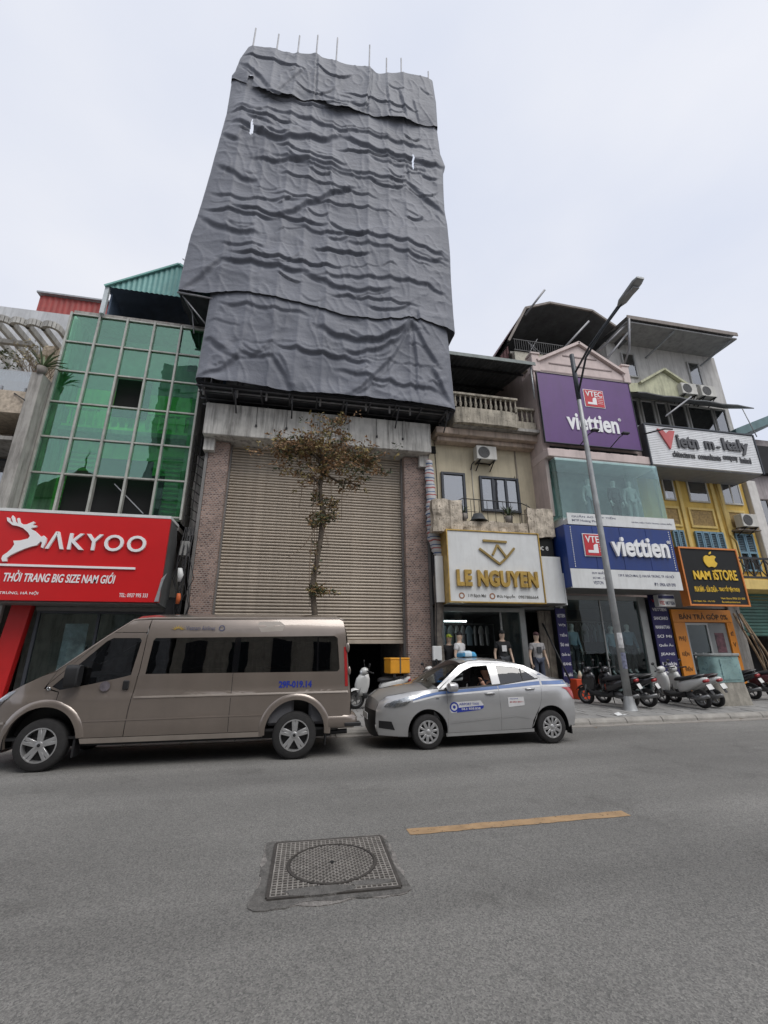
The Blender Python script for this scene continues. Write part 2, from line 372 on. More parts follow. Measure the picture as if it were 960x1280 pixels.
def manhole():
    iron = mat('cast_iron', (.075, .068, .062), .6, .3, var=.3, scale=12, bump=.3)
    worn = mat('worn_iron', (.33, .31, .285), .5, .4, var=.3, scale=20, bump=.2)
    patch = mat('asphalt_patch', (.145, .138, .128), .95, var=.35, scale=14, bump=1., bscale=120, spots=.6, scol=(.21, .2, .185))
    edge = mat('crumbled_asphalt', (.22, .205, .19), .95, var=.4, scale=18, bump=1., bscale=70)
    rn = random.Random(11)
    c = Vector((.42, 4.25, 0)); t = thing('manhole_cover', 'round iron manhole cover in a square gridded frame set in asphalt', 'manhole cover', (c.x, c.y, .003), R(-2))
    def blob(h, j, sides=84):
        pts = []
        for i in range(sides):
            a = 2*math.pi*i/sides; ca, sa = math.cos(a), math.sin(a)
            k = 1/max(abs(ca), abs(sa)); 
            left = .035 if ca < -.5 else 0; bot = .05*max(0, -sa)**3
            q = (h+left+bot+noise.noise((ca*2.3, sa*2.3, j))*.05+noise.noise((ca*9, sa*9, j+3))*.022)*k
            pts.append((ca*q, sa*q))
        return pts
    MB().prismz(blob(.53, 0.), -.01, .003).build('crumbled_edge', edge, t, local=True)
    MB().prismz(blob(.512, 5.), -.01, .0055).build('mortar_patch', patch, t, local=True)
    H = .475
    fr = MB().box(-H, H, -H, H, .0, .012).build('frame', iron, t, local=True)
    rb = MB(); n = 24
    for i in range(n+1):
        q = -H+.02+i*(2*H-.04)/n
        for s in (-1, 1):
            L = H-.02; r = .365
            y0 = math.sqrt(max(0, r*r-q*q)) if abs(q) < r else 0
            if L-y0 > .01:
                a, b = (y0, L)
                rb.box(q-.005, q+.005, min(s*a, s*b), max(s*a, s*b), .0125, .0165)
                rb.box(min(s*a, s*b), max(s*a, s*b), q-.0048, q+.0048, .0127, .0168)
    rb.build('grid_ribs', worn, fr, local=True)
    rim = MB()
    for s in (-1, 1): rim.box(-H, H, s*H-.012, s*H+.012, .0, .0172); rim.box(s*H-.012, s*H+.012, -H+.0121, H-.0121, .0, .0171)
    rim.build('frame_rim', iron, fr, local=True)
    MB().lathe([(.358, .012), (.358, .019), (.342, .019), (.342, .012)], 64, axis='z').build('ring', iron, t, local=True)
    cv = MB().lathe([(.0001, .0145), (.338, .0145), (.338, .005)], 64, axis='z').build('cover', iron, t, local=True)
    cr = MB(); rr = .33
    for i in range(-9, 10):
        q = i*.036; L = math.sqrt(max(0, rr*rr-q*q))
        if L < .02: continue
        m45 = Matrix.Rotation(R(45), 3, 'Z')
        cr.obox(m45 @ Vector((q, 0, .0165)), (.009, 2*L, .004), m45); cr.obox(m45 @ Vector((0, q, .0164)), (2*L, .009, .0042), m45)
    cr.build('tread_ribs', worn, cv, local=True)
    MB().lathe([(.0001, .0195), (.02, .0195), (.02, .014)], 12, axis='z').build('lifting_hole', mat('black', (.01, .01, .01), .9, var=0), cv, local=True)
    for xx, yy, s in ((-.1, -.55, .16), (.28, -.5, .1)):       # smeared asphalt over the frame's edge
        pts = [(xx+math.cos(a)*s*(1.6+.4*noise.noise((a*2, s, 1))), yy+.12+math.sin(a)*s*.4) for a in [2*math.pi*i/22 for i in range(22)]]
        MB().prismz(pts, .0, .019).build('asphalt_smear', patch, t, local=True)
manhole()
# ------------------------------------------------------------------ shared materials
black = mat('black', (.01, .01, .01), .9, var=0)
dark = mat('dark_parts_and_shade', (.018, .018, .02), .9, var=.2)  # near-black for dark parts and for sheets painted as shade
concrete = mat('concrete', (.34, .325, .30), .85, var=.18, scale=2, bump=.3, streak=.8, scol=(.07, .062, .055))
oldconc = mat('weathered_concrete', (.40, .36, .29), .9, var=.3, scale=3, bump=.5, bscale=18, streak=.9, scol=(.05, .045, .035), spots=.7)
steel = mat('galvanised_steel', (.32, .33, .34), .5, .5, var=.2, scale=6)
alu = mat('aluminium_frame', (.42, .42, .38), .45, .35, var=.15, scale=4, streak=.3)
whitep = mat('white_panel', (.66, .67, .66), .5, var=.06, scale=2, streak=.22, scol=(.3, .28, .25))
whitel = mat('white_letter', (.8, .8, .8), .4, var=.03)
darkf = mat('dark_frame', (.05, .055, .065), .45, .3, var=.1)
clear = glass('clear_glass', (.78, .86, .84), .08)
shopglass = glass('shop_glass', (.80, .87, .87), .02, graze=.24)
winglass = glass('window_glass', (.45, .5, .55), .28)
curtain = mat('curtain', (.42, .42, .44), .9, var=.2, scale=6)
iron = mat('black_iron', (.03, .03, .032), .55, .3, var=.2, scale=10)

def corr(name, m, parent, x0, x1, y, zb, zt, pitch=.2, dep=.035, n=6):
    """standing corrugated sheet in the xz plane; zb / zt are numbers or functions of x"""
    fb = zb if callable(zb) else (lambda x: zb); ft = zt if callable(zt) else (lambda x: zt)
    b = MB(); N = int((x1-x0)/pitch*n); vs = []
    for i in range(N+1):
        x = x0+(x1-x0)*i/N; yy = y+dep*.5*math.tanh(2.2*math.sin(2*math.pi*i/n))
        vs += [(x, yy, fb(x)), (x, yy, ft(x))]
    b.add(vs, [(2*i, 2*i+2, 2*i+3, 2*i+1) for i in range(N)])
    return b.build(name, m, parent)
def roofsheet(name, m, parent, x0, x1, y0, z0, y1, z1, pitch=.22, dep=.04, n=6, th=.006):
    """corrugated roof sheet running from (y0,z0) to (y1,z1), ribs along the slope"""
    N = int((x1-x0)/pitch*n); vs = []; b = MB()
    for i in range(N+1):
        x = x0+(x1-x0)*i/N; dz = dep*.5*math.tanh(2.2*math.sin(2*math.pi*i/n))
        vs += [(x, y0, z0+dz), (x, y1, z1+dz)]
    b.add(vs, [(2*i, 2*i+2, 2*i+3, 2*i+1) for i in range(N)])
    return b.build(name, m, parent)
def window(parent, x0, x1, z0, z1, Y, fm, gm, bars=1, hbars=0, fw=.06, dep=.08, back=None, name='window'):
    f = MB().box(x0, x0+fw, Y-dep, Y, z0, z1).box(x1-fw, x1, Y-dep, Y, z0, z1).box(x0+fw, x1-fw, Y-dep, Y, z0, z0+fw).box(x0+fw, x1-fw, Y-dep, Y, z1-fw, z1)
    for i in range(1, bars+1):
        x = x0+(x1-x0)*i/(bars+1); f.box(x-fw*.5, x+fw*.5, Y-dep*.9, Y, z0+fw, z1-fw)
    for i in range(1, hbars+1):
        z = z0+(z1-z0)*i/(hbars+1); f.box(x0+fw, x1-fw, Y-dep*.8, Y-.005, z-fw*.4, z+fw*.4)
    o = f.build(name, fm, parent, bevel=.006)
    for i in range(bars+1):
        a = x0+(x1-x0)*i/(bars+1)+fw*.55; b_ = x0+(x1-x0)*(i+1)/(bars+1)-fw*.55
        bx('pane', gm, o, a, b_, Y-.04, Y-.034, z0+fw*.9, z1-fw*.9)
    if back: bx('curtain', back, o, x0+fw, x1-fw, Y-.018, Y-.008, z0+fw, z1-fw)
    return o
def baluster_mesh(h):
    return MB().lathe([(.05, 0), (.05, .04*h), (.03, .08*h), (.062, .3*h), (.05, .42*h), (.026, .62*h), (.035, .8*h), (.028, .88*h), (.05, .93*h), (.05, h)], 10, axis='z').mesh('baluster')

# ------------------------------------------------------------------ building with the green glass front
def green_building():
    X0, X1 = -8.28, -3.73
    t = thing('glass_front_building', 'building with a green tinted glass curtain wall and teal tin rooftop gable', 'building', (-6, 15.5, .2))
    wallm = mat('green_house_wall', (.36, .82, .22), .8, var=.15, scale=1.5, streak=.35, scol=(.08, .16, .06))
    shadew = mat('pale_side_wall', (.45, .44, .40), .85, var=.2, streak=.7)
    tint = glass('green_glass', (.60, .92, .70), .16, .008, (.62, .80, .79), .55)
    bx('wall', shadew, t, X0+.02, X1-.06, 16.3, 26, .2, 13.3)
    bx('side_wall', shadew, t, X0+.02, X0+.16, 14.62, 16.3, 5.6, 13.1); bx('side_wall', shadew, t, X1-.22, X1-.06, 14.62, 16.3, 5.6, 13.1)
    bx('floor_slab', concrete, t, X0+.02, X1-.06, 14.62, 16.3, 5.45, 5.75)
    bx('floor_slab', concrete, t, X0+.17, X1-.23, 14.95, 15.59, 8.86, 9.015)
    inner = bx('inner_facade', wallm, t, X0+.17, X1-.23, 15.6, 15.85, 5.76, 10.9); bx('upper_inner_wall', mat('grey_inner_wall', (.26, .33, .31), .8, var=.2), t, X0+.17, X1-.23, 15.6, 15.85, 10.91, 13.1)
    # balustrade and louvred shutters of the old front, seen through the panes
    bal = baluster_mesh(.62)
    brail = MB().box(X0+.2, X1-.25, 15.02, 15.2, 9.78, 9.9).box(X0+.2, X1-.25, 15.02, 15.2, 9.02, 9.15).build('handrail', wallm, t)
    for i in range(16):
        x = X0+.35+i*.26
        if i % 5 == 4: bx('pier', wallm, brail, x-.1, x+.1, 15.04, 15.18, 9.15, 9.78)
        else:
            o = link('baluster', bal, wallm, brail, True); o.location = Vector((x, 15.11, 9.16))-wloc(brail)
    louv = mat('green_shutter', (.22, .55, .18), .6, var=.15)
    for a in (X0+.35, X0+3.35):
        f = MB().box(a, a+.06, 15.5, 15.59, 5.9, 8.4).box(a+.9, a+.96, 15.5, 15.59, 5.9, 8.4).box(a+.06, a+.9, 15.5, 15.59, 8.34, 8.4).build('louvred_shutter', louv, inner)
        for k in range(14): MB().prismx([(15.5, 5.95+k*.17), (15.57, 6.04+k*.17), (15.57, 6.07+k*.17), (15.5, 5.98+k*.17)], a+.06, a+.9).build('slat', louv, f)
    bx('doorway_shade', black, inner, X0+1.35, X0+3.1, 15.585, 15.62, 5.77, 8.2)  # black sheet stands in for the shade inside the doorway
    # mullions, transoms and panes
    zs = [5.83, 7.09, 8.34, 9.62, 10.83, 12.0, 13.17]; xs = [X0+.91*i for i in range(6)]
    for x in xs: bx('mullion', alu, t, x-.035, x+.035, 14.40, 14.56, 5.75, 13.22, .006)
    for z in zs:
        for i in range(5): bx('transom', alu, t, xs[i]+.036, xs[i+1]-.036, 14.43, 14.54, z-.028, z+.028, .004)
    rn = random.Random(4); openp = {(2, 3), (1, 0), (2, 0), (3, 0)}
    for i in range(5):
        for k in range(6):
            if (i, k) in openp: continue
            o = bx('pane', tint, t, xs[i]+.036, xs[i+1]-.036, 14.485, 14.497, zs[k]+.028, zs[k+1]-.028)
    MB().beam((-5.9, 14.58, 6.9), (-4.9, 14.58, 5.95), .03).build('stay_bar', steel, t)
    bx('dark_room_shade', black, t, xs[2]-.1, xs[3]+.1, 14.9, 14.95, 9.5, 11.0); bx('dark_room_shade', black, t, xs[1]-.1, xs[4]+.1, 14.9, 14.95, 5.76, 7.4)  # black sheets stand in for the unlit rooms behind the open panes
    # roof terrace and teal tin gable
    teal = mat('teal_tin', (.15, .33, .31), .5, .1, var=.12, scale=3, streak=.25, scol=(.1, .16, .15))
    navy = mat('navy_tin', (.10, .14, .20), .6, var=.2)
    bx('terrace_slab', concrete, t, X0-.02, X1, 14.58, 22, 13.31, 13.42)
    ap = -5.05
    g = corr('tin_gable', teal, t, -7.3, -2.8, 14.3, lambda x: 14.4, lambda x: 14.42+1.47*(1-abs(x-ap)/2.25)+.01, .17, .03)
    MB().beam((-7.38, 14.25, 14.38), (ap, 14.25, 15.9), .07).beam((ap+.02, 14.25, 15.9), (-2.7, 14.25, 14.38), .07).build('verge_trim', mat('teal_trim', (.2, .42, .38), .5), t)
    for a, b_, n in ((-7.35, ap, 'roof_sheet'), (ap, -2.75, 'roof_sheet')):
        za, zb = (14.42, 15.93) if a < -6 else (15.93, 14.42)
        MB().add([(a, 14.28, za), (b_, 14.28, zb), (b_, 19.5, zb), (a, 19.5, za)], [(0, 1, 2, 3)]).build(n, navy, t)
    bx('back_wall', navy, t, -7.25, -2.9, 18.5, 18.6, 13.42, 14.5); bx('side_screen', navy, t, -7.28, -7.22, 14.6, 18.49, 13.42, 14.4)
    bx('roof_post', mat('white_post', (.55, .6, .62), .5), t, -7.38, -7.24, 14.3, 14.44, 13.23, 14.4, .01)
    bx('roof_post', steel, t, -3.0, -2.9, 14.35, 14.45, 13.43, 14.4)
    # junk on the terrace
    MB().prism([(-5.75, 13.43), (-5.3, 13.66), (-5.45, 13.8), (-5.1, 13.74), (-4.75, 13.8), (-4.95, 13.66), (-4.5, 13.43)], 15.0, 15.6).build('tile_ridge', mat('terracotta', (.3, .1, .06), .8, var=.25), t, bevel=.02)
    bx('planter_box', mat('terracotta', (.3, .1, .06)), t, -6.3, -5.95, 15, 15.3, 13.43, 13.62, .01)
    # side return: lattice, cloth and cables in the gap beside the brick pillar
    la = MB()
    for k in range(9): la.beam((-3.66, 14.6, 6.0+k*.32), (-3.30, 14.9, 5.8+k*.32), .022)
    for k in range(3): la.beam((-3.66+k*.17, 14.6+k*.14, 5.6), (-3.66+k*.17, 14.6+k*.14, 8.9), .022)
    la.build('side_lattice', iron, t)
    cl = MB(); nx, nz = 6, 26; vs = []
    for j in range(nz+1):
        for i in range(nx+1):
            u, v = i/nx, j/nz; vs.append((-3.62+.36*u+.03*math.sin(v*9), 15.0+.07*math.sin(u*9+v*5), 5.4+2.9*v))
    cl.add(vs, [(j*(nx+1)+i, j*(nx+1)+i+1, (j+1)*(nx+1)+i+1, (j+1)*(nx+1)+i) for j in range(nz) for i in range(nx)])
    cl.build('hung_cloth', mat('faded_cloth', (.36, .34, .33), .9, var=.35, scale=5), t, True)
    # ground floor shop under the red sign
    red = mat('red_panel', (.50, .012, .012), .4, var=.06)
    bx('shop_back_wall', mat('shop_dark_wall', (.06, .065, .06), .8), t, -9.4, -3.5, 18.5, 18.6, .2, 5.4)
    bx('shop_floor', concrete, t, -9.4, -3.5, 14.4, 18.5, .22, .27)
    bx('shop_ceiling', dark, t, -9.4, -3.5, 14.45, 18.5, 3.2, 3.3)
    MB().prism([(-7.95, .25), (-7.45, .25), (-7.22, 3.15), (-7.72, 3.15)], 14.2, 14.42).build('red_pillar', red, t, bevel=.01)
    bx('shop_pillar', dark, t, -3.75, -3.5, 14.2, 18.5, .25, 3.19)
    bx('shop_lintel', mat('shop_lintel', (.16, .155, .15), .5), t, -7.15, -3.76, 14.3, 14.4, 2.85, 2.96)
    sf = MB().box(-7.1, -7.02, 14.3, 14.38, .27, 2.84).box(-5.55, -5.48, 14.3, 14.38, .27, 2.84).box(-3.84, -3.77, 14.3, 14.38, .27, 2.84).box(-7.1, -3.77, 14.31, 14.37, .2701, .33).box(-7.1, -3.77, 14.31, 14.37, 2.78, 2.8399).build('shopfront_frame', darkf, t)
    bx('pane', shopglass, sf, -7.02, -5.55, 14.33, 14.34, .27, 2.84); bx('pane', shopglass, sf, -5.48, -3.84, 14.33, 14.34, .27, 2.84)
    bx('poster', mat('faded_poster', (.20, .22, .23), .6, var=.5, scale=4), sf, -6.35, -5.75, 14.36, 14.37, .9, 2.5)
    bx('shop_counter', mat('counter', (.12, .1, .08), .6), t, -7.6, -6.2, 17.0, 17.6, .27, 1.2)
    # neighbour shop edge on the far left
    bx('poster_panel', mat('orange_poster', (.45, .16, .03), .6, var=.3), t, -9.4, -8.12, 14.35, 14.42, .3, 2.5); bx('white_board', whitep, t, -9.4, -8.0, 14.3, 14.42, 2.5, 3.2)
green_building()

def left_building():
    t = thing('pergola_house', 'pale concrete house with a curved rooftop pergola beside the green glass', 'building', (-10.5, 15, .2))
    beige = mat('beige_wall', (.46, .40, .33), .85, var=.15, scale=2, bump=.25, streak=.45)
    clad = mat('stone_cladding', (.44, .37, .29), .85, var=.3, scale=9, bump=.4)
    grey = mat('grey_screed', (.52, .53, .54), .8, var=.15, scale=1.5, streak=.35)
    bx('wall', beige, t, -15, -8.6, 15.6, 24, .2, 10.9)
    bx('pillar', concrete, t, -8.66, -8.33, 13.9, 15.6, .2, 10.3, .015)
    bx('balcony_beam', clad, t, -15, -8.67, 13.98, 15.6, 8.82, 9.6, .01)
    bx('balcony_beam', concrete, t, -15, -8.67, 14.1, 15.6, 7.95, 8.08, .01)
    p = bx('balcony_panel', glass('frosted_glass', (.5, .55, .55), .3, .1), t, -15, -8.72, 14.02, 14.05, 9.62, 10.36)
    for x in (-8.76, -9.42, -10.1): bx('clamp', steel, p, x-.02, x+.02, 13.99, 14.08, 9.55, 9.75)
    for x in (-9.55, -11.0): window(t, x-.7, x+.66, 5.6, 7.9, 15.6, darkf, winglass, 1, 1, back=curtain)
    window(t, -9.7, -8.75, 8.1, 8.8, 15.6, darkf, winglass, 1)
    MB().beam((-9.0, 13.96, 9.5), (-8.62, 13.9, 9.25), .03).build('conduit', iron, t)
    # roof: parapet wall, cladding and pergola ribs
    bx('parapet_wall', grey, t, -15, -8.3, 17.8, 17.95, 10.9, 15.75)
    bx('roof_slab', grey, t, -15, -8.61, 15.61, 17.79, 10.75, 10.89)
    bx('cladding_panel', clad, t, -9.95, -8.66, 16.2, 16.39, 10.9, 12.95)
    MB().box(-15, -9.96, 15.6, 15.75, 12.45, 12.62).build('pergola_beam', concrete, t)
    pale = mat('pale_concrete', (.46, .45, .42), .85, var=.2, scale=2, streak=.5)
    for k in range(11):
        x = -8.95-k*.5; bx('pergola_slat', pale, t, x-.06, x+.06, 15.2, 17.75, 12.85, 13.1, .01)
        r = MB(); pts = [(x-.25+.25*math.cos(a), 15.2-.25*math.sin(a), 12.975) for a in [math.pi*q/8 for q in range(9)]]
        for a, b_ in zip(pts[:-1], pts[1:]): r.beam(a, b_, .12, .25)
        r.build('pergola_arch', pale, t)
    # railing on the parapet
left_building()
def red_shed():
    t = thing('red_tin_shed', 'small red tin rooftop shed behind the pale pergola house', 'shed', (-10.5, 18.5, 10.95))
    rt = mat('red_tin', (.36, .06, .05), .55, var=.15, streak=.3)
    corr('front_sheet', rt, t, -11.7, -8.4, 18, 10.95, 16.75, .22, .03)
    bx('side_sheet', rt, t, -11.68, -11.62, 18.05, 21, 10.95, 16.7)
    bx('roof', steel, t, -11.8, -8.3, 17.85, 21.2, 16.78, 16.86)
    bx('base', concrete, t, -11.6, -8.5, 18.1, 20.9, 10.92, 12)
red_shed()

# ------------------------------------------------------------------ building under repair with the shutter
def tower():
    t = thing('shuttered_building', 'tall building under repair with wide roller shutter between speckled brick pillars', 'building', (.7, 15, .2))
    m = bpy.data.materials.new('small_brick'); m.use_nodes = True; nt = m.node_tree; N = nt.nodes.new; Lk = nt.links.new
    b = nt.nodes['Principled BSDF']; b.inputs['Roughness'].default_value = .85
    tc = N('ShaderNodeTexCoord'); sp = N('ShaderNodeSeparateXYZ'); cb = N('ShaderNodeCombineXYZ'); ad = N('ShaderNodeMath')
    Lk(tc.outputs['Object'], sp.inputs[0]); Lk(sp.outputs[0], ad.inputs[0]); Lk(sp.outputs[1], ad.inputs[1]); Lk(ad.outputs[0], cb.inputs[0]); Lk(sp.outputs[2], cb.inputs[1])
    br = N('ShaderNodeTexBrick'); Lk(cb.outputs[0], br.inputs['Vector']); br.inputs['Scale'].default_value = 1
    br.inputs['Brick Width'].default_value = .10; br.inputs['Row Height'].default_value = .062; br.inputs['Mortar Size'].default_value = .012; br.inputs['Bias'].default_value = -.1
    br.inputs['Color1'].default_value = (.34, .23, .18, 1); br.inputs['Color2'].default_value = (.085, .055, .048, 1); br.inputs['Mortar'].default_value = (.33, .28, .25, 1)
    no = N('ShaderNodeTexNoise'); no.inputs['Scale'].default_value = 2.2; no.inputs['Detail'].default_value = 6; Lk(tc.outputs['Object'], no.inputs['Vector'])
    mx = N('ShaderNodeMix'); mx.data_type = 'RGBA'; mx.blend_type = 'MULTIPLY'; mx.inputs[0].default_value = .6
    Lk(br.outputs['Color'], mx.inputs[6]); Lk(no.outputs['Fac'], mx.inputs[7])
    mr = N('ShaderNodeMix'); mr.data_type = 'RGBA'; mr.blend_type = 'MULTIPLY'; mr.inputs[0].default_value = 1; Lk(mx.outputs[2], mr.inputs[6]); mr.inputs[7].default_value = (1.45, 1.4, 1.4, 1)
    Lk(mr.outputs[2], b.inputs['Base Color'])
    bp = N('ShaderNodeBump'); bp.inputs['Strength'].default_value = .8; bp.inputs['Distance'].default_value = .012; Lk(br.outputs['Fac'], bp.inputs['Height']); bp.invert = True; Lk(bp.outputs[0], b.inputs['Normal'])
    MATS['small_brick'] = m
    bx('brick_pillar', m, t, -3.1, -2.44, 14.2, 15.4, .2, 8.54, .012)
    bx('brick_pillar', m, t, 3.66, 4.45, 14.2, 15.4, .2, 8.54, .012)
    trim = mat('metal_trim', (.22, .21, .2), .5, .4, streak=.3)
    bx('corner_trim', trim, t, -3.19, -3.1, 14.18, 14.4, .2, 8.54); bx('corner_trim', trim, t, 4.45, 4.54, 14.18, 14.4, .2, 8.54)
    beam = mat('stained_beam', (.50, .485, .45), .85, var=.18, scale=2, bump=.3, streak=.9, scol=(.06, .055, .05), sz=.08)
    bx('concrete_beam', beam, t, -3.26, 4.58, 13.72, 15.4, 8.55, 9.72, .02)
    bx('corbel', beam, t, -3.24, -2.9, 14.0, 15.4, 8.1, 8.54); bx('corbel', beam, t, 4.2, 4.56, 14.0, 15.4, 8.1, 8.54)
    for i, x in enumerate((-1.6, -.6, 1.55, 2.55, 3.5)):
        MB().tube([(x, 13.70, 9.72), (x+.01, 13.70, 9.02)], .008, 5).tube([(x+.01, 13.70, 9.02), (x+.01, 13.70, 8.95)], .035, 8).build('hanging_tie', iron, t)
    body = mat('raw_concrete', (.25, .245, .24), .9, var=.2)
    bx('frame_core', body, t, -3.05, 4.4, 15.4, 26, 8.5, 26.5)
    bx('side_wall', body, t, -3.1, -2.6, 15.41, 26, .2, 8.5); bx('side_wall', body, t, 3.9, 4.4, 15.41, 26, .2, 8.5)
    bx('back_wall', dark, t, -2.6, 3.9, 20, 20.2, .2, 8.5); bx('garage_floor', mat('dusty_floor', (.12, .115, .11), .9), t, -2.6, 3.9, 14.5, 20, .2, .25)
    bx('garage_ceiling', dark, t, -2.59, 3.89, 15.0, 20, 8.4, 8.49)
    # roller shutter: every slat its own curved piece
    sm = mat('shutter_paint', (.45, .385, .31), .5, .1, var=.10, scale=1.2, streak=.35, scol=(.2, .165, .13))
    sh = bx('roller_shutter', mat('shutter_rail', (.25, .23, .2), .5, .3), t, -2.43, 3.65, 14.62, 14.64, 1.98, 8.9)
    P = .104; prof = [(.012, 0), (-.012, .007), (-.027, .025), (-.030, .045), (-.022, .067), (-.004, .080), (.012, .086), (.022, .086), (.022, 0)]
    me = MB().prismx([(y, z) for y, z in prof], -2.40, 3.62).mesh('slat', (wloc(t).x, 0, 0))
    rn = random.Random(2)
    for i in range(66):
        o = link('slat', me, sm, sh, 50); o.location = (0, 14.595-wloc(t).y+rn.uniform(-.004, .004)+.012*math.sin(i*.37), 2.06+i*P-wloc(t).z); o.rotation_euler = (rn.uniform(-.02, .02), rn.uniform(-.0004, .0004), 0)
    bx('bottom_rail', sm, sh, -2.42, 3.64, 14.55, 14.61, 1.94, 2.055, .008)
    for x in (-2.46, 3.6): bx('guide_rail', trim, sh, x, x+.07, 14.46, 14.66, .25, 8.54)
    return t
tower()

# ------------------------------------------------------------------ cream house with two balconies
def cream_house():
    t = thing('cream_house', 'narrow cream house with a weathered balcony and a balustraded roof terrace', 'building', (6.8, 15, .2))
    cream = mat('cream_wall', (.62, .55, .40), .85, var=.10, scale=1.2, bump=.15, streak=.32, scol=(.25, .2, .13))
    pinkc = mat('pinkish_cornice', (.50, .40, .33), .8, var=.15, scale=3, streak=.6, scol=(.1, .08, .06))
    X0, X1 = 4.62, 9.35
    bx('wall', cream, t, X0, X1, 14.5, 24, 3.2, 9.72)
    window(t, 5.15, 6.1, 6.35, 8.15, 14.5, darkf, winglass, 0, fw=.09, dep=.1, back=curtain)
    window(t, 6.68, 8.3, 6.68, 8.1, 14.5, darkf, winglass, 2, fw=.09, dep=.1, back=curtain)
    MB().tube([(8.30, 14.47, 9.6), (8.32, 14.47, 3.4)], .03, 8).build('drain_pipe', mat('old_pipe', (.3, .26, .21), .7, streak=.4), t, True)
    MB().tube([(6.42, 14.48, 8.4), (6.43, 14.48, 6.2)], .02, 8).build('conduit', mat('conduit_plastic', (.45, .42, .36), .6), t, True)
    MB().tube([(4.95, 14.48, 9.5), (5.0, 14.48, 7.8), (4.98, 14.48, 6.2)], .012, 6).build('cable', iron, t, True)
    MB().tube([(8.0, 14.48, 7.95), (8.15, 14.48, 8.0), (8.2, 14.48, 8.2)], .012, 6).build('cable', iron, t, True)
    bx('cornice', pinkc, t, 4.85, 9.0, 13.85, 14.5, 9.48, 9.74, .02); bx('cornice', pinkc, t, 4.95, 8.98, 14.1, 14.5, 9.3, 9.478, .02)
    bx('vent_shade', black, t, 4.72, 5.0, 14.46, 14.55, 8.9, 9.2)  # black block in place of a hole, its shade put into the colour
    # upper balcony
    sl = MB(); n = 16; prof = []
    for i in range(n+1):
        u = i/n; prof.append((5.45+2.6*u, 13.42+.1*(abs(2*u-1)**6)))
    poly = prof+[(8.05, 14.6), (5.45, 14.6)]
    sl.prismz(poly, 9.76, 10.42)
    sl.build('balcony_parapet', oldconc, t, bevel=.02)
    bx('balcony_slab', concrete, t, 5.5, 9.0, 13.62, 16, 9.742, 9.86)
    rail = bx('handrail', oldconc, t, 5.42, 8.06, 13.4, 13.58, 10.93, 11.03, .015)
    bal = baluster_mesh(.5)
    for i in range(13):
        o = link('baluster', bal, oldconc, rail, True); o.location = Vector((5.52+i*.205, 13.49, 10.425))-wloc(rail)
    bx('balcony_parapet', oldconc, t, 8.12, 8.95, 13.75, 13.95, 9.87, 10.25, .02)
    rail2 = bx('handrail', oldconc, t, 8.1, 8.96, 13.74, 13.96, 10.78, 10.88, .015)
    bal2 = baluster_mesh(.53)
    for i in range(4):
        o = link('baluster', bal2, oldconc, rail2, True); o.location = Vector((8.22+i*.21, 13.85, 10.25))-wloc(rail2)
    # terrace roof
    tin = mat('dark_tin', (.10, .105, .11), .6, .1, var=.25, scale=2, streak=.5)
    roofsheet('awning', tin, t, 4.9, 8.75, 13.0, 12.42, 18, 13.6, .2, .03)
    bx('awning_edge', mat('edge_tin', (.2, .23, .22), .6, streak=.4), t, 4.9, 8.75, 12.97, 13.0, 12.33, 12.47)
    for y, z in ((13.9, 12.5), (15.6, 12.9)): bx('purlin', iron, t, 4.9, 8.75, y, y+.06, z, z+.07)
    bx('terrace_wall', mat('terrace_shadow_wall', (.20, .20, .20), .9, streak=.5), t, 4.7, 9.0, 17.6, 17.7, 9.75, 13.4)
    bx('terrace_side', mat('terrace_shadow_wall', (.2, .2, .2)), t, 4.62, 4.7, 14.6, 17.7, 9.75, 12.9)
    MB().tube([(8.6, 13.1, 12.4), (8.6, 13.1, 10.9)], .03, 8).build('drain_pipe', steel, t, True)
    bx('water_tank', mat('tank_steel', (.12, .12, .13), .4, .4), t, 6.6, 7.6, 15.5, 16.5, 9.87, 11.6, .1)
    # lower balcony: crumbling corner walls and an iron rail
    rough = mat('crumbling_plaster', (.55, .48, .39), .95, var=.35, scale=3.5, bump=1., bscale=12, streak=.8, scol=(.06, .05, .035), spots=.85)
    bx('balcony_floor', rough, t, 4.42, 8.9, 13.45, 14.5, 5.55, 5.72, .02)
    def rock(name, x0, x1, y0, y1, z0, z1, seed):
        b = MB(); b.box(x0, x1, y0, y1, z0, z1); me = b.mesh(name, wloc(t))
        bm = bmesh.new(); bm.from_mesh(me); bmesh.ops.subdivide_edges(bm, edges=bm.edges, cuts=15, use_grid_fill=True)
        for v in bm.verts:
            n_ = noise.noise(v.co*2.2+Vector((seed, 0, 0)))*.06+noise.noise(v.co*7)*.03; v.co += v.co.normalized()*0+Vector((n_, n_*.8-.01, n_*1.3))
        bm.to_mesh(me); bm.free(); return link(name, me, rough, t, 45)
    rock('balcony_parapet', 4.4, 5.45, 13.36, 13.62, 5.5, 6.62, 1); rock('balcony_parapet', 7.9, 8.88, 13.36, 13.62, 5.48, 6.5, 5)
    rock('balcony_parapet', 5.46, 7.89, 13.4, 13.6, 5.5, 5.95, 9)
    r = MB().tube([(5.3, 13.55, 6.1), (5.3, 13.42, 6.62), (5.5, 13.36, 6.72), (7.7, 13.36, 6.68), (8.0, 13.42, 6.6), (8.25, 13.5, 6.45)], .018, 6)
    for i in range(9): x = 5.5+i*.3; r.tube([(x, 13.38, 5.93), (x, 13.37, 6.68)], .01, 6)
    r.tube([(5.3, 13.5, 6.3), (8.0, 13.4, 6.28)], .009, 6)
    r.build('iron_railing', iron, t, True)
    # shop on the ground floor
    dk = mat('shop_grey_wall', (.14, .15, .155), .8, var=.12)
